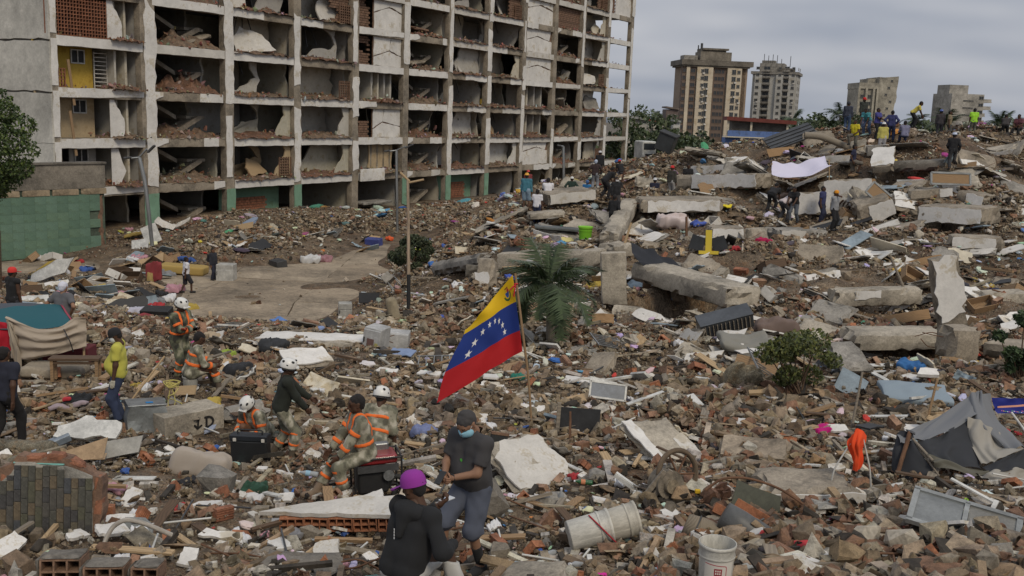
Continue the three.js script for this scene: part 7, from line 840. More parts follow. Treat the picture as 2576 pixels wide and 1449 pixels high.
  if (hd === 'hair') put('hair', HAIR, fab(hc)); else { if (hd !== 'bald') put('hair', HAIR, fab(o.hair || [0.012, 0.01, 0.01])).scale.setScalar(0.93);
    if (hd === 'hardhat') put('hard_hat', HARDHAT, hatM(hc)); if (hd === 'cap') { const c = put('cap', BALLCAP, fab(hc)); c.scale.set(1.03, 1, 1.03); if (o.capTurn) c.rotateY(o.capTurn); } if (hd === 'rescue') { const r = put('helmet', RESCUE, hatM(hc)); mesh('helmet_vent', RESCUE_VENT, M.black, r); } if (hd === 'wrap') put('head_wrap', HAIR, fab(hc)).scale.setScalar(1.06); }
  if (o.mask) { const k = put('face_mask', MASK, fab(o.mask)); mesh('ear_loops', LOOPS, fab([0.6, 0.62, 0.65]), k); }
  if (o.pack) { const c = up(0, 0.24, -0.2), b = mesh('backpack', rbox(0.3, 0.42, 0.17, 0.06), fab(o.pack), T); b.position.copy(c); b.quaternion.copy(rot); mesh('pack_pocket', rbox(0.22, 0.18, 0.06, 0.025, 0, -0.08, -0.1), fab(o.pack), b); }
  T.userData.j = undefined; delete T.userData.j; return { T, wL, wR, head, neck, chest, pel, hq, rot, up };
}
const stand = (px, py, dy = 0) => G(px, py, dy);
// -- near figures
{
  const A = stand(1185, 1440, 0.08);
  const me = person('man in grey shirt and blue mask looking down at a phone', A, -0.72, 'stand', { cell: 0.0125, h: 1.76, skin: 'tan', fat: 0.035, hc: [0.045, 0.042, 0.042], top: [0.045, 0.043, 0.045], bottom: [0.075, 0.085, 0.115], legs: 'short', socks: [0.015, 0.015, 0.016], mask: [0.26, 0.50, 0.62], p: { lean: 0.13, hp: 0.72, hy: 0.1, w: [[0.02, 1.08, 0.36], [-0.05, 1.09, 0.36]], tl: [-0.3, 0.9, 0.2], tr: [0.3, 0.9, 0.2], hand: 'grip', eh: [0.75, -0.5, -0.45], a: [[0.1, 0.09, -0.03], [-0.16, 0.14, 0.28]], kh: [0.1, 0, 1] } });
  const ph = mesh('phone', rbox(0.075, 0.15, 0.012, 0.005), M.black, me.T); ph.position.set(-0.02, 1.1, 0.45); ph.rotation.set(-0.9, 0, 0.15); mesh('shirt_badge', clean(new THREE.CircleGeometry(0.016, 14)), fab([0.08, 0.42, 0.05]), me.T).position.copy(me.up(0.0, 0.3, 0.152));
  mesh('watch', clean(new THREE.TorusGeometry(0.034, 0.009, 6, 16)), M.black, me.T).position.copy(me.wL.clone().lerp(me.up(0.2, 0.2, 0.1), 0.08));
  const S = stand(1048, 1560, 0); S.y = AT(1040, 1196, -S.z).y - 1.17; S.x = AT(1024, 1300, -S.z).x;
  const st = person('seated person in black hooded top and purple cap', S, 2.45, 'sit', { cell: 0.0125, h: 1.74, skin: 'dark', fat: 0.02, head: 'cap', hc: [0.24, 0.028, 0.26], topName: 'hooded_top', top: [0.012, 0.0125, 0.014], sleeve: 'long', bottom: [0.42, 0.41, 0.385], p: { pel: [0, 0.38, -0.05], lean: 0.3, hp: 0.28, hy: 1.7, w: [[0.05, 0.76, 0.42], [-0.26, 0.56, 0.3]], hand: 'grip', a: [[0.2, 0.06, 0.42], [-0.24, 0.06, 0.4]] } });
  const hood = mesh('hood', skin([cap(st.up(0.085, 0.475, -0.07), st.up(-0.085, 0.475, -0.07), 0.062, 0.062), cap(st.up(0, 0.45, -0.09), st.up(0, 0.27, -0.125), 0.085, 0.03)], 0.0125, 0.07, 0.008, 12, 4), fab([0.014, 0.0145, 0.016]), st.T);
  mesh('hood_print', merge([0, 1, 2, 3].map((i) => box(0.008, 0.018, 0.003, 0, -i * 0.024, 0))), fab([0.6, 0.6, 0.6]), st.T).position.copy(st.up(0.005, 0.31, -0.187));
  mesh('phone', rbox(0.07, 0.012, 0.14, 0.005), hatM([0.5, 0.52, 0.55]), st.T).position.copy(st.wL).add(V(0, 0.03, 0.1));
  const seat = mesh('concrete_lump', lump(61, 0.6, 0.45, 0.5, 20), M.concreteGrey); seat.position.copy(S).add(V(0, 0.1, 0.05)); tag(seat, 'concrete lump used as a seat by the person in the purple cap', 'rubble');
}
// -- rescue soldiers and bystanders in the middle ground
const BANDS = [['armL', 0.5, 0.68], ['armR', 0.5, 0.68], ['foreL', 0.35, 0.55], ['foreR', 0.35, 0.55], ['shinL', 0.02, 0.14], ['shinR', 0.02, 0.14], ['shinL', 0.4, 0.5], ['shinR', 0.4, 0.5], ['chest', 0.1, 0.15], ['strapL', 0.07, 0.12], ['strapR', 0.07, 0.12]];
const C2 = 0.0165;
person('soldier in dark camouflage and white helmet standing with folded arms', stand(452, 962), 1.15, 'folded', { cell: C2, h: 1.74, skin: 'dark', head: 'rescue', hc: [0.62, 0.61, 0.58], top: CAMO_G, bottom: CAMO_G, sleeve: 'long', boots: [0.09, 0.065, 0.045], bands: BANDS, gloves: [0.35, 0.06, 0.03], p: { hp: 0.35, lean: 0.1 } });
{ const A = stand(492, 988); person('bareheaded soldier in pale camouflage sitting on a white bucket', A, 2.05, 'sit', { cell: C2, h: 1.74, skin: 'dark', top: CAMO_P, bottom: CAMO_P, sleeve: 'long', boots: [0.1, 0.075, 0.055], bands: [['chest', 0.14, 0.2], ['chest', 0.33, 0.38], ['foreL', 0.4, 0.6], ['foreR', 0.4, 0.6], ['shinL', 0.3, 0.42], ['shinR', 0.3, 0.42]], p: { lean: 0.3, hp: 0.45 } });
  const b = thing('bucket', 'white bucket under the sitting soldier', 'bucket', A.clone().add(V(-0.08, -0.02, 0.05))); mesh('pail', lathe([[0.001, 0], [0.12, 0], [0.145, 0.33], [0.155, 0.33], [0.155, 0.36], [0.14, 0.36], [0.12, 0.02]], 22), mat([0.5, 0.49, 0.46], { roughness: 0.5 }), b); mesh('handle', clean(new THREE.TorusGeometry(0.15, 0.006, 5, 20, Math.PI)), M.metalDark, b).position.set(0, 0.3, 0.02); b.children[1].rotation.set(-2.4, 0, 0); }
person('soldier in black shirt and white helmet lifting a plank', stand(706, 1150), 1.85, 'reach', { cell: C2, h: 1.76, skin: 'dark', head: 'rescue', hc: [0.66, 0.65, 0.62], top: [0.016, 0.019, 0.014], bottom: CAMO_P, sleeve: 'long', boots: [0.09, 0.07, 0.05], bands: [['shinL', 0.02, 0.12], ['shinR', 0.02, 0.12], ['shinL', 0.45, 0.55], ['shinR', 0.45, 0.55]], p: { lean: 0.22, w: [[0.12, 0.98, 0.5], [-0.14, 0.85, 0.42]], hand: 'grip', hp: 0.2 } });
person('soldier in white helmet crouching behind the black toolcase', stand(652, 1112, -0.1), -0.5, 'crouch', { cell: C2, h: 1.72, skin: 'brown', head: 'rescue', hc: [0.62, 0.61, 0.58], top: CAMO_P, bottom: CAMO_P, sleeve: 'long', boots: [0.08, 0.06, 0.04], bands: BANDS.slice(0, 4).concat([['strapL', 0.07, 0.12], ['strapR', 0.07, 0.12]]), p: { hp: 0.7, lean: 0.7 } });
{ const A = stand(915, 1230); person('bareheaded soldier in pale camouflage sitting on the red generator', A, -1.15, 'sit', { cell: C2, h: 1.76, skin: 'dark', top: CAMO_P, bottom: CAMO_P, sleeve: 'long', boots: [0.2, 0.145, 0.1], bands: BANDS.slice(0, 8).concat([['chest', 0.12, 0.17], ['strapL', 0.07, 0.12], ['strapR', 0.07, 0.12]]), p: { pel: [0, 0.66, -0.02], lean: 0.24, hp: 0.1, w: [[0.12, 0.62, 0.4], [-0.16, 0.66, 0.42]], a: [[0.14, 0.09, 0.28], [-0.12, 0.12, 0.62]] } }); }
person('soldier in white helmet turned away behind the generator', stand(938, 1190), 2.9, 'sit', { cell: C2, h: 1.74, skin: 'dark', head: 'rescue', hc: [0.66, 0.65, 0.62], top: CAMO_P, bottom: CAMO_P, sleeve: 'long', boots: [0.09, 0.07, 0.05], bands: [['chest', 0.12, 0.17], ['chest', 0.32, 0.37]], p: { pel: [0, 0.5, 0], lean: 0.55 } });
person('man in yellow shirt black cap and white gloves beside a spade', stand(304, 1086), -1.35, 'stand', { cell: C2, h: 1.7, skin: 'dark', fat: 0.05, head: 'cap', hc: [0.014, 0.014, 0.016], top: [0.46, 0.43, 0.075], bottom: [0.03, 0.042, 0.085], mask: [0.5, 0.52, 0.52], gloves: [0.42, 0.4, 0.33], p: { hp: 0.4, lean: 0.0 } });
person('man in navy shirt and black trousers walking away at the tent', stand(18, 1122), 2.9, 'walk', { cell: C2, h: 1.76, skin: 'dark', top: [0.017, 0.019, 0.032], bottom: [0.012, 0.011, 0.012] });
{ const A = stand(38, 862); A.y = AT(38, 671, -A.z).y - 1.75; person('man in red cap and black vest standing behind the tent', A, 2.6, 'stand', { cell: C2, h: 1.72, skin: 'dark', sleeve: 'none', head: 'cap', hc: [0.55, 0.035, 0.03], top: [0.012, 0.012, 0.013], bottom: [0.05, 0.05, 0.06] }); }
{ const A = stand(160, 900); A.y = AT(160, 709, -A.z).y - 1.74; person('man in grey shirt and patterned white cap behind the tent', A, 2.85, 'hips', { cell: C2, h: 1.72, skin: 'tan', fat: 0.03, head: 'wrap', hc: [0.55, 0.55, 0.62], top: [0.10, 0.10, 0.108], bottom: [0.06, 0.06, 0.08], p: { lean: 0.15 } }); }
person('man in white shirt and dark shorts carrying a board across the plaza', stand(468, 737), 2.2, 'walk', { h: 1.68, skin: 'dark', top: [0.58, 0.57, 0.6], bottom: [0.02, 0.02, 0.026], legs: 'short' });
person('person in dark clothes with black backpack beside the white freezer', stand(536, 707), 1.2, 'stand', { h: 1.64, skin: 'brown', top: [0.02, 0.022, 0.03], bottom: [0.018, 0.02, 0.034], sleeve: 'long', pack: [0.015, 0.015, 0.018] });
// -- people on the heap: [label, x, y of the feet, turn, pose, top, bottom, options]
const jeans = [0.07, 0.1, 0.17], blk = [0.013, 0.013, 0.015], navy2 = [0.02, 0.028, 0.07], gry = [0.2, 0.2, 0.205], wht = [0.6, 0.59, 0.62];
for (const [label, x, y, turn, pose, top, bottom, o = {}] of [
  ['man in teal shirt and yellow hard hat with bare legs', 1322, 530, 2.9, 'stand', [0.045, 0.15, 0.2], [0.2, 0.28, 0.36], { head: 'hardhat', hc: [0.6, 0.3, 0.02], legs: 'short', sleeve: 'long' }],
  ['person in red hard hat behind the man in the teal shirt', 1326, 508, 3.0, 'stand', [0.2, 0.04, 0.04], blk, { head: 'hardhat', hc: [0.5, 0.03, 0.03] }],
  ['boy in white shirt and striped navy trousers', 1350, 540, 2.8, 'stand', wht, navy2, { h: 1.6 }],
  ['person in white shirt sitting with back turned', 1377, 512, 3.1, 'sit', wht, [0.05, 0.16, 0.18], {}],
  ['man in dark green shirt and white hard hat with khaki trousers', 1437, 494, 3.0, 'hips', [0.02, 0.04, 0.03], [0.3, 0.25, 0.19], { head: 'hardhat', hc: [0.6, 0.6, 0.58], sleeve: 'long' }],
  ['person in bright blue shirt beside the man in brown', 1476, 492, 2.9, 'stand', [0.04, 0.2, 0.42], jeans, { head: 'wrap', hc: [0.08, 0.16, 0.35], sleeve: 'long' }],
  ['man in dark brown shirt and pale head wrap with hand on hip', 1495, 495, 3.0, 'hips', [0.035, 0.022, 0.022], [0.2, 0.21, 0.23], { head: 'wrap', hc: [0.35, 0.4, 0.5] }],
  ['man in black standing on the slab before the block', 1507, 442, 3.0, 'stand', blk, blk, { head: 'hardhat', hc: [0.5, 0.5, 0.52], sleeve: 'long' }],
  ['person in black bending beside the brick slope', 1520, 512, 1.9, 'stoop', blk, blk, {}],
  ['man in black with one arm raised high', 1548, 530, 0.3, 'wave', blk, [0.05, 0.045, 0.045], { sleeve: 'long', mask: [0.5, 0.5, 0.5] }],
  ['person in black shorts climbing beside the leaning column', 1541, 585, 2.6, 'stride', blk, blk, { legs: 'short', sleeve: 'long' }],
  ['man in yellow hard hat and white jacket crouching at the block', 1537, 424, 2.7, 'crouch', [0.45, 0.44, 0.4], [0.1, 0.1, 0.12], { head: 'hardhat', hc: [0.6, 0.36, 0.03], sleeve: 'long' }],
  ['person in red cap and black clothes crouching by steel battens', 1562, 428, -2.6, 'crouch', blk, [0.1, 0.1, 0.12], { head: 'cap', hc: [0.45, 0.03, 0.03] }],
  ['man in navy overalls and white hard hat standing upright', 1645, 502, 2.9, 'stand', [0.018, 0.02, 0.04], [0.018, 0.02, 0.04], { head: 'hardhat', hc: [0.55, 0.56, 0.58], sleeve: 'long' }],
  ['man in red cap dark shirt and loose grey trousers', 1686, 504, 2.4, 'stand', [0.045, 0.042, 0.035], [0.3, 0.29, 0.28], { head: 'cap', hc: [0.5, 0.03, 0.03], sleeve: 'long' }],
  ['man in black shirt and blue jeans sitting on the slab edge', 1727, 470, 0.1, 'sit', blk, [0.09, 0.13, 0.2], { h: 1.7, up: 0.3, p: { pel: [0, 0.45, 0], a: [[0.2, 0.06, 0.22], [-0.2, 0.06, 0.2]] } }],
  ['person in grey top bending under the white sheet', 1945, 494, 2.2, 'bend', [0.3, 0.3, 0.31], [0.12, 0.15, 0.2], {}],
  ['man in brown shirt bending beside the person in grey', 1962, 500, 1.9, 'bend', [0.12, 0.08, 0.06], [0.06, 0.055, 0.05], { sleeve: 'none' }],
  ['man in pale shirt and red cap kneeling at the wall panel', 2015, 478, 1.6, 'crouch', [0.42, 0.42, 0.38], [0.05, 0.05, 0.06], { head: 'cap', hc: [0.45, 0.04, 0.04] }],
  ['man in navy and white shirt standing at the wall panel', 2064, 552, 0.9, 'stand', [0.03, 0.035, 0.1], [0.02, 0.024, 0.05], {}],
  ['person in black bending with back turned before the white panel', 1938, 548, 2.5, 'bend', blk, blk, {}],
  ['person in white shirt bending over in dark trousers', 1968, 566, 2.0, 'bend', [0.48, 0.42, 0.42], [0.035, 0.035, 0.04], {}],
  ['person in black shirt and grey trousers beside the bending workers', 1995, 568, -0.6, 'reach', blk, [0.09, 0.1, 0.12], {}],
  ['man in orange cap and sleeveless grey top drinking', 2092, 604, 0.7, 'stand', [0.24, 0.245, 0.26], blk, { sleeve: 'none', head: 'cap', hc: [0.62, 0.25, 0.02], capTurn: 2.8, p: { w: [[0.1, 1.25, 0.25], [-0.02, 1.5, 0.2]] } }],
  ['man in dark blue shirt stepping up beside the white sheet', 2140, 450, 1.2, 'stride', [0.02, 0.022, 0.05], [0.12, 0.105, 0.085], { legs: 'short', skin: 'dark' }],
  ['person in dark clothes and hat at the edge of the crowd', 2127, 350, 2.6, 'stand', [0.035, 0.04, 0.06], [0.05, 0.08, 0.15], { sleeve: 'long', head: 'cap', hc: [0.03, 0.03, 0.04] }],
  ['man in yellow shirt stepping down from the crowd', 2148, 366, -0.8, 'stride', [0.5, 0.42, 0.02], [0.1, 0.095, 0.08], {}],
  ['man in dark shirt and red beret in the crowd', 2166, 342, 0.4, 'stand', [0.03, 0.035, 0.03], [0.07, 0.1, 0.17], { head: 'cap', hc: [0.45, 0.02, 0.02], sleeve: 'long' }],
  ['person in teal shirt half hidden in the crowd', 2180, 344, -0.8, 'stoop', [0.06, 0.25, 0.28], jeans, {}],
  ['man in purple blue shirt with bent arms in the crowd', 2203, 346, 0.7, 'folded', [0.05, 0.05, 0.2], blk, {}],
  ['man in white helmet yellow vest and grey trousers on the crest', 2219, 366, 3.0, 'stand', [0.42, 0.38, 0.1], [0.36, 0.35, 0.36], { head: 'hardhat', hc: [0.62, 0.62, 0.62], sleeve: 'long' }],
  ['man in indigo shirt beside the white helmet', 2240, 346, 2.6, 'hips', [0.035, 0.04, 0.12], navy2, { sleeve: 'long' }],
  ['person in lilac grey shirt sitting on the crest', 2274, 350, 3.0, 'sit', [0.16, 0.16, 0.24], navy2, { sleeve: 'long' }],
  ['rescuer in orange vest beyond the crest', 2308, 336, 0.3, 'stand', [0.62, 0.17, 0.03], blk, {}],
  ['rescuer in lime vest beyond the crest', 2264, 332, 0.2, 'stand', [0.42, 0.55, 0.03], blk, {}],
  ['person in yellow top bending on the crest', 2292, 340, 1.2, 'stoop', [0.5, 0.42, 0.08], blk, {}],
  ['person in dark camouflage with blue helmet on the crest', 2362, 344, 2.9, 'stand', [0.04, 0.035, 0.04], [0.04, 0.04, 0.05], { head: 'hardhat', hc: [0.05, 0.09, 0.3], sleeve: 'long' }],
  ['person in khaki turned aside on the crest', 2384, 345, 1.0, 'stand', [0.2, 0.16, 0.1], [0.05, 0.05, 0.05], {}],
  ['rescuer in bright green vest alone on the crest', 2446, 340, 3.0, 'stand', [0.3, 0.6, 0.04], [0.12, 0.12, 0.1], {}],
  ['man in black shirt and pale helmet striding up the heap', 2392, 432, 2.8, 'stride', blk, [0.035, 0.035, 0.038], { head: 'hardhat', hc: [0.45, 0.5, 0.62], sleeve: 'long' }],
  ['person in dark clothes far along the crest', 2527, 338, 2.7, 'stoop', [0.035, 0.03, 0.03], blk, {}],
  ['person in maroon shirt resting below the crest', 2558, 352, -0.8, 'sit', [0.12, 0.04, 0.05], blk, {}],
]) person(label, o.up ? ON(x, y, o.up) : stand(x, y), turn, pose, { h: y < 370 ? 1.58 : 1.68, skin: 'dark', ...o, top, bottom });
// ---------------------------------------------------------------- larger loose pieces, each a thing of its own
{
  const R = rng(515), inPlaza = (a) => LAND(a.x, -a.z) < 0.25;
  const spread = (n, y0, y1, fn, skipPlaza = true) => { let k = 0, guard = 0; while (k < n && guard++ < n * 20) { const px = -20 + R() * 2616, py = lerp(y0, y1, Math.pow(R(), 0.75)), a = ON(px, py); if (-a.z > 62 || (skipPlaza && inPlaza(a))) continue; a.y = H(a.x, a.z); fn(a, -a.z, k++); } };
  const add = (name, geo, m, a, d, up, rot, sc, label, cat, group) => { const o = mesh(name, geo, m); o.position.set(a.x, a.y + up, a.z); o.rotation.set(rot[0], rot[1], rot[2], 'YXZ'); o.scale.set(...sc); tag(o, label, cat, group, 'thing'); return o; };
  const tilt = (k = 0.6) => [(R() - 0.5) * k, R() * 6.28, (R() - 0.5) * k];
  // hollow clay blocks, whole and broken
  const hb = [hollowBlock(0.3, 0.2, 0.12, 3, 2, 0.014), hollowBlock(0.22, 0.2, 0.12, 2, 2, 0.014), (() => { const gs = [box(0.3, 0.19, 0.1)]; for (let i = 0; i < 5; i++) gs.push(box(0.3, 0.012, 0.012, 0, -0.075 + i * 0.037, 0.056)); return merge(gs); })(), roughBox(0.26, 0.12, 0.1, 4, 0.03, 0.015, 0.06)], hm = [M.terracotta, M.brick, mat([0.34, 0.2, 0.135], { t: 'concrete', k: 1.2 }), mat([0.40, 0.25, 0.17], { t: 'concrete', k: 1.2 })];
  spread(230, 560, 1449, (a, d, i) => { const s = Math.max(0.75, Math.min(1.5, d / 18)) * (0.8 + 0.3 * R()), whole = i % 4 < 2; add(whole ? 'hollow_clay_brick' : 'brick_fragment', hb[i % 4], hm[(R() * 4) | 0], a, d, 0.05 * s, tilt(1.6), [s, s, s], whole ? 'loose hollow clay brick lying in the rubble' : 'solid broken red brick lying in the rubble', 'brick', whole ? 'hollow clay bricks in the rubble' : 'broken red bricks in the rubble'); });
  const ch = [11, 12, 13, 14, 15, 16].map((s) => lump(s, 1, 0.62 + 0.03 * s - 0.3, 0.8, 20)), cm = [M.concrete, M.concreteLight, M.concreteGrey, mat([0.33, 0.27, 0.205], { t: 'concrete', k: 1, bump: 0.01 })];
  spread(290, 430, 1449, (a, d, i) => { const s = (0.13 + 0.25 * R() * R()) * Math.max(0.8, Math.min(2.2, d / 16)); add('concrete_chunk', ch[i % 6], cm[i % 4], a, d, s * 0.18, tilt(1), [s, s, s], ['dusty brown concrete chunk lying in the rubble', 'pale beige concrete chunk lying in the rubble', 'grey concrete chunk lying in the rubble', 'earth coloured chunk of mortar lying in the rubble'][i % 4], 'rubble', ['brown concrete chunks', 'beige concrete chunks', 'grey concrete chunks', 'mortar chunks'][i % 4]); });
  const pl = [0, 1, 2, 3, 4].map((s) => ragged([[-0.5, -0.3], [0.4, -0.36], [0.52, 0.2], [0.05, 0.34], [-0.45, 0.25]].map(([x, y]) => [x + 0.1 * noise3(s, x, 3), y + 0.1 * noise3(x, s, 7)]), 0.05, 0.12, s + 2, 0.035).rotateX(-Math.PI / 2));
  spread(240, 430, 1449, (a, d, i) => { const s = (0.16 + 0.42 * R() * R()) * Math.max(0.8, Math.min(2.0, d / 18)); add('plaster_fragment', pl[i % 5], i % 3 ? M.white : M.whiteOld, a, d, s * 0.1 + 0.03, tilt(0.9), [s, 1, s], i % 3 ? 'clean white plaster fragment lying in the rubble' : 'dirty cream plaster fragment lying in the rubble', 'plaster', i % 3 ? 'white plaster fragments' : 'cream plaster fragments'); });
  const plank = [box(1, 0.03, 0.1), box(1, 0.05, 0.06), box(1, 0.018, 0.16)], wm = [[M.wood, 'brown wooden plank lying in the rubble'], [M.woodPale, 'pale wooden batten lying in the rubble'], [M.woodGrey, 'weathered grey plank lying in the rubble'], [M.woodDark, 'dark stained plank lying in the rubble'], [M.whitePaint, 'white painted batten lying in the rubble']];
  spread(210, 420, 1440, (a, d, i) => { const s = (0.4 + 0.9 * R()) * Math.max(0.7, Math.min(1.6, d / 22)), w = Math.max(0.8, d / 20), [m, lab] = wm[i % 5]; add('wooden_plank', plank[i % 3], m, a, d, 0.06 + 0.05 * R(), tilt(0.55), [s, w, w], lab, 'plank', lab.replace(/ lying.*/, 's')); });
  const pipe = rod(V(-0.5, 0, 0), V(0.5, 0, 0), 0.5, 0.5, 8);
  spread(90, 430, 1440, (a, d, i) => { const s = (0.5 + 0.9 * R()) * Math.max(0.7, Math.min(1.5, d / 22)), r = 0.03 * Math.max(0.8, d / 18); const w = i % 3; add('pipe', pipe, [M.whitePaint, M.rust, M.metalDark][w], a, d, 0.07, tilt(0.7), [s, r, r], ['white plastic pipe length lying in the rubble', 'rusty iron pipe length lying in the rubble', 'dark steel tube lying in the rubble'][w], 'pipe', ['white plastic pipes', 'rusty pipes', 'dark steel tubes'][w]); });
  const rag = [1, 2, 3].map((s) => soft(1, 0.28, 0.7, 0.12, s * 9, 0.14)), rc = [['black', [0.02, 0.02, 0.023]], ['white', [0.56, 0.55, 0.55]], ['red', [0.34, 0.03, 0.035]], ['blue', [0.04, 0.09, 0.28]], ['grey', [0.2, 0.2, 0.21]], ['pink', [0.42, 0.22, 0.26]], ['white', [0.5, 0.49, 0.48]], ['tan', [0.36, 0.28, 0.19]], ['navy', [0.03, 0.035, 0.07]], ['mustard', [0.38, 0.28, 0.06]]];
  spread(150, 430, 1430, (a, d, i) => { const [n, c] = rc[i % 10], s = (0.12 + 0.3 * R() * R()) * Math.max(0.8, Math.min(2.0, d / 18)); add('cloth_scrap', rag[i % 3], fabr(...c), a, d, s * 0.08, tilt(0.5), [s, s, s], 'crumpled ' + n + ' cloth lying in the rubble', 'cloth', n + ' cloths in the rubble'); });
  const bagG = [4, 5].map((s) => soft(1, 0.5, 0.8, 0.22, s * 5, 0.2));
  spread(46, 600, 1430, (a, d, i) => { const s = (0.1 + 0.14 * R()) * Math.max(0.8, Math.min(1.9, d / 18)); add('plastic_bag', bagG[i % 2], mat([0.6, 0.6, 0.61], { roughness: 0.4, t: null }), a, d, s * 0.2, tilt(0.6), [s, s, s], 'small crumpled white plastic bag on the rubble', 'bag', 'white plastic bags'); });
  const bot = lathe([[0.001, -0.12], [0.034, -0.12], [0.036, -0.03], [0.036, 0.05], [0.014, 0.1], [0.013, 0.12], [0.001, 0.12]], 12).rotateZ(1.57), bm = mat([0.42, 0.44, 0.46], { t: null, roughness: 0.25, transmission: 0.3, thickness: 0 });
  spread(34, 820, 1430, (a, d) => add('empty_bottle', bot, bm, a, d, 0.04, tilt(0.4), [1, 1, 1], 'empty clear plastic bottle lying on its side', 'bottle', 'empty plastic bottles in the rubble'));
  spread(10, 560, 1000, (a, d, i) => { const t = thing('window_grille', 'twisted grey metal grille lying in the rubble', 'grille', V(a.x, a.y + 0.12, a.z), 'metal grilles in the rubble'); t.rotation.set((R() - 0.3) * 0.8, R() * 6, (R() - 0.5) * 0.5, 'YXZ'); mesh('rail', merge([box(1.1, 0.03, 0.03, 0, 0, 0.35), box(1.1, 0.03, 0.03, 0, 0, -0.35)]), M.metal, t); for (let q = 0; q < 7; q++) mesh('bar', box(0.022, 0.022, 0.7, -0.5 + q * 0.166, 0.002, 0), M.metal, t); });
  // boards, doors, sheets and broken furniture, thickest on the heap and beside the plaza
  const within = (n, x0, x1, y0, y1, fn) => { for (let k = 0, g = 0; k < n && g < n * 20; g++) { const a = ON(lerp(x0, x1, R()), lerp(y0, y1, R())); if (-a.z > 64) continue; a.y = H(a.x, a.z); fn(a, -a.z, k++); } };
  const bs = [soft(1, 0.03, 0.5, 0.012, 3, 0.05, 0.06), box(1, 0.035, 0.42), ragged([[-0.5, -0.28], [0.5, -0.2], [0.46, 0.26], [-0.1, 0.3], [-0.44, 0.2]], 0.06, 0.14, 8, 0.03).rotateX(-Math.PI / 2), box(1, 0.05, 0.3)], bc = [['white', M.whitePaint], ['cream', M.cream], ['dark', M.black], ['tan', M.woodPale], ['grey', M.concreteGrey], ['brown', M.wood], ['pale blue', mat([0.3, 0.37, 0.43])], ['white', M.white]];
  const boards = (n, ...r) => within(n, ...r, (a, d, i) => { const [c, m] = bc[(R() * 8) | 0], s = (0.45 + 0.7 * R()) * Math.max(0.6, Math.min(1.5, d / 26)); add('board_scrap', bs[i % 4], m, a, d, 0.08 + 0.1 * R(), [(R() - 0.25) * 1.5, R() * 6.28, (R() - 0.5) * 0.9], [s, 1, s], 'broken ' + c + ' board sticking out of the rubble', 'board', c + ' board scraps'); });
  boards(70, 1480, 2570, 385, 720); boards(34, 1080, 1560, 540, 900); boards(40, 20, 470, 630, 790); boards(26, 560, 980, 560, 640); boards(36, 1400, 2560, 780, 1180); boards(14, 240, 980, 830, 1010);
  const dg = merge([box(0.7, 0.02, 0.45, 0, -0.12, 0), box(0.7, 0.24, 0.02, 0, 0, 0.215), box(0.7, 0.24, 0.02, 0, 0, -0.215), box(0.02, 0.24, 0.45, 0.34, 0, 0), box(0.02, 0.24, 0.45, -0.34, 0, 0)]);
  const drawers = (n, ...r) => within(n, ...r, (a, d, i) => { const w = [['brown', M.wood], ['dark', M.woodDark], ['white', M.whiteOld]][i % 3], s = Math.max(0.7, Math.min(1.4, d / 28)); add('wooden_crate', dg, w[1], a, d, 0.1, tilt(1.3), [s, s, s], 'broken ' + w[0] + ' wooden crate tipped over in the rubble', 'crate', w[0] + ' crates in the rubble'); });
  drawers(16, 1500, 2560, 400, 900); drawers(12, 40, 460, 640, 770);
  within(26, 40, 480, 640, 780, (a, d, i) => { const [n, c] = rc[i % 10], s = 0.45 + 0.6 * R(); add('cloth_scrap', rag[i % 3], fabr(...c), a, d, s * 0.08, tilt(0.5), [s, s, s], 'crumpled ' + n + ' cloth lying in the rubble', 'cloth', n + ' cloths in the rubble'); });
}
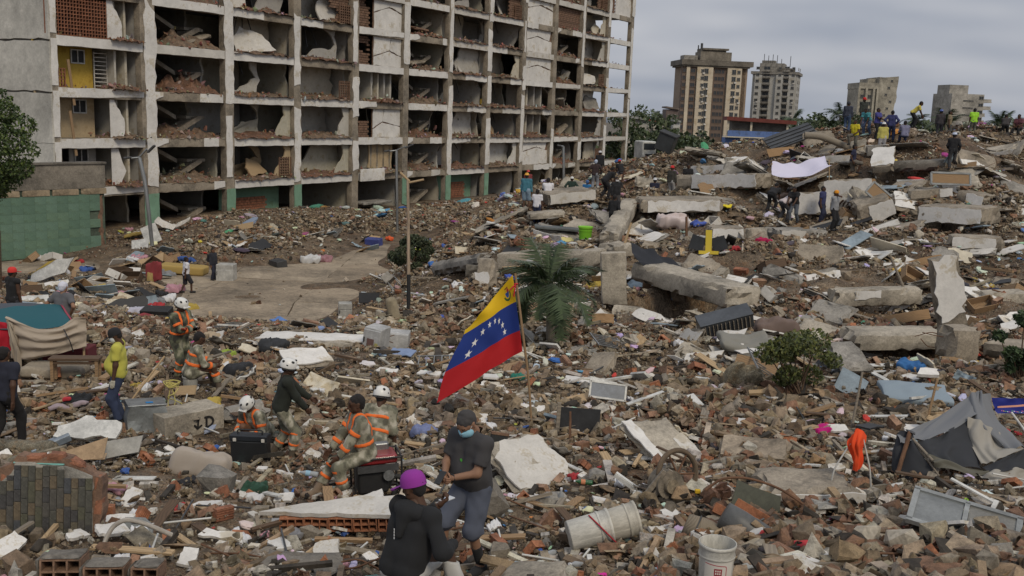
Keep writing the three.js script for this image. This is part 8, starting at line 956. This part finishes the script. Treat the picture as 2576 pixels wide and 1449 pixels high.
// ---------------------------------------------------------------- rubble: the larger pieces as things, the rest as one mass per kind
{
  const R = rng(2024), mm = new THREE.Matrix4(), qq = new THREE.Quaternion(), ee = new THREE.Euler(), cc = new THREE.Color();
  let grit = false;
  const spot = () => { // evenly over the heap, thinning with distance as pieces there are seen smaller
    for (;;) { const d = 6.5 * Math.pow(88 / 6.5, Math.pow(R(), 0.8)), x = (R() * 2 - 1) * (d * 0.56 + 1.6); const b = LAND(x, -0 + d); if (d > 63 && b < 0.2) continue; if (b < 0.12 && R() > 0.035) continue; if (b < 0.5 && R() > 0.4) continue; if (inBlock(x, d)) continue; if (!grit && R() < sstep(0.0, 0.32, fbm(x * 0.42 + 7, 4, d * 0.36, 3)) * 0.8) continue; return [x, d, b]; }
  };
  const ca = Math.cos(block.rotation.y), sa = Math.sin(block.rotation.y);
  function inBlock(x, d) { const dx = x - block.position.x, dz = -d - block.position.z, lx = dx * ca - dz * sa, lz = dx * sa + dz * ca; return lx > -1 && lx < 85 && lz < 0.1; }
  const PAL = { dust: [0.36, 0.284, 0.196], grey: [0.305, 0.266, 0.21], brown: [0.215, 0.158, 0.104], brick: [0.30, 0.17, 0.108], pale: [0.45, 0.387, 0.30], white: [0.62, 0.59, 0.535], dark: [0.06, 0.051, 0.042], tan: [0.365, 0.267, 0.172] };
  const pick = (x, d, hiWhite) => { const f = fbm(x * 0.35 + 3, 2, d * 0.3, 2), g = fbm(x * 0.5, 12, d * 0.5, 2), r = R(); const wB = clamp(0.12 + 0.75 * f, 0.04, 0.42), wW = clamp(0.055 + 0.26 * g + hiWhite, 0.01, 0.26); return r < wB ? 'brick' : r < wB + wW ? 'white' : r < wB + wW + 0.09 ? 'dark' : ['dust', 'dust', 'grey', 'brown', 'pale', 'tan', 'dust'][(R() * 7) | 0]; };
  const colour = (k) => { const v = 0.72 + 0.56 * R(), p = PAL[k]; return cc.setRGB(p[0] * v, p[1] * v * (0.97 + 0.06 * R()), p[2] * v * (0.94 + 0.12 * R())); };
  const stone = mat([1, 1, 1], { t: 'concrete', k: 1.5, bump: 0.006 });
  const KINDS = [['rubble_grit', [lump(21, 1, 0.7, 0.8, 9), lump(22, 1.2, 0.5, 0.7, 8)], 36000, [0.009, 0.06]], ['rubble_chunks', [lump(1, 1, 0.7, 0.85, 16), roughBox(1, 0.62, 0.8, 2, 0.22, 0.14, 0.34), lump(3, 1.1, 0.55, 0.7, 15), roughBox(1.1, 0.5, 0.62, 4, 0.25, 0.12, 0.34)], 28000, [0.016, 0.3]], ['rubble_shards', [lump(6, 1.2, 0.16, 0.9, 10), lump(7, 1, 0.12, 1, 9), lump(8, 1.3, 0.2, 0.7, 10)], 13000, [0.02, 0.36]], ['rubble_sticks', [box(1, 0.035, 0.06), box(1, 0.02, 0.09), box(1, 0.05, 0.05)], 2400, [0.1, 1.1]]];
  for (const [name, geos, count, [s0, s1]] of KINDS) for (const g of geos) {
    const im = new THREE.InstancedMesh(g, stone, count); im.name = named(name); grit = name === 'rubble_grit';
    for (let i = 0; i < count; i++) {
      const [x, d, b] = spot(), z = -d, near = name === 'rubble_grit' ? Math.max(s0, d * 0.0012) : Math.max(s0, d * 0.0021), s = near * Math.pow(Math.max(1.3, s1 / near), Math.pow(R(), 3.1)); const y = H(x, z); const size = s * (name === 'rubble_chunks' || name === 'rubble_shards' ? clamp(1.05 + 1.9 * fbm(x * 0.3 + 11, 6, d * 0.28, 3), 0.45, 1.5) : 1) * (d < 16 ? 0.82 : 1);
      const flat = name === 'rubble_sticks' ? 0.5 : name === 'rubble_shards' ? 0.9 : 3; mm.compose(V(x, y + size * (name === 'rubble_chunks' ? 0.12 : 0.06) + R() * 0.05, z), qq.setFromEuler(ee.set((R() - 0.5) * flat, R() * 6.28, (R() - 0.5) * flat)), name === 'rubble_sticks' ? V(s, 0.6 + 0.8 * R() + d * 0.012, 0.6 + 0.8 * R() + d * 0.012) : V(size, size, size)); im.setMatrixAt(i, mm);
      let k = pick(x, d, name === 'rubble_shards' ? 0.05 : 0); if (name === 'rubble_sticks') k = ['tan', 'brown', 'grey', 'white', 'dark', 'pale'][(R() * 6) | 0]; im.setColorAt(i, colour(k));
    }
    tag(im, name === 'rubble_grit' ? 'fine grit and crumbs of mortar and brick between the chunks' : name === 'rubble_chunks' ? 'loose chunks of concrete and brick covering the heap' : name === 'rubble_shards' ? 'thin broken shards of plaster and tile covering the heap' : 'splintered laths and battens scattered through the rubble', 'rubble', undefined, 'stuff'); shade(im); scene.add(im);
  }
  // small coloured litter: crumpled rags, wrappers
  const rag = (() => { const g = new THREE.IcosahedronGeometry(0.5, 2), p = g.attributes.position; for (let i = 0; i < p.count; i++) { const v = V(p.getX(i), p.getY(i), p.getZ(i)), k = 1 + 0.55 * fbm(v.x * 3.1, v.y * 3.1, v.z * 3.1, 3); p.setXYZ(i, v.x * k, v.y * k * 0.42, v.z * k * 0.8); } g.computeVertexNormals(); return buv(g); })();
  const im = new THREE.InstancedMesh(rag, mat([1, 1, 1], { t: 'cloth', k: 8, roughness: 1 }), 3600); im.name = 'litter';
  const LC = [[0.62, 0.62, 0.62], [0.66, 0.64, 0.6], [0.5, 0.5, 0.52], [0.05, 0.05, 0.055], [0.08, 0.08, 0.09], [0.5, 0.06, 0.05], [0.06, 0.14, 0.42], [0.12, 0.3, 0.5], [0.55, 0.42, 0.08], [0.42, 0.08, 0.25], [0.45, 0.35, 0.4], [0.1, 0.28, 0.22], [0.55, 0.25, 0.07], [0.3, 0.38, 0.45], [0.35, 0.3, 0.24], [0.42, 0.37, 0.3]];
  for (let i = 0; i < 3600; i++) { const [x, d] = spot(), z = -d, s = Math.max(0.035, d * 0.0022) * Math.pow(6, Math.pow(R(), 2.2)); mm.compose(V(x, H(x, z) + s * 0.15 + 0.03, z), qq.setFromEuler(ee.set((R() - 0.5) * 0.8, R() * 6.28, (R() - 0.5) * 0.8)), V(s * (0.7 + R()), s * 0.8, s)); im.setMatrixAt(i, mm); im.setColorAt(i, cc.setRGB(...LC[(Math.pow(R(), 2.6) * LC.length) | 0].map((v) => v * (0.7 + 0.5 * R())))); }
  tag(im, 'small crumpled rags wrappers and scraps scattered through the rubble', 'litter', undefined, 'stuff'); shade(im); scene.add(im);
}
renderer.render(scene, camera);
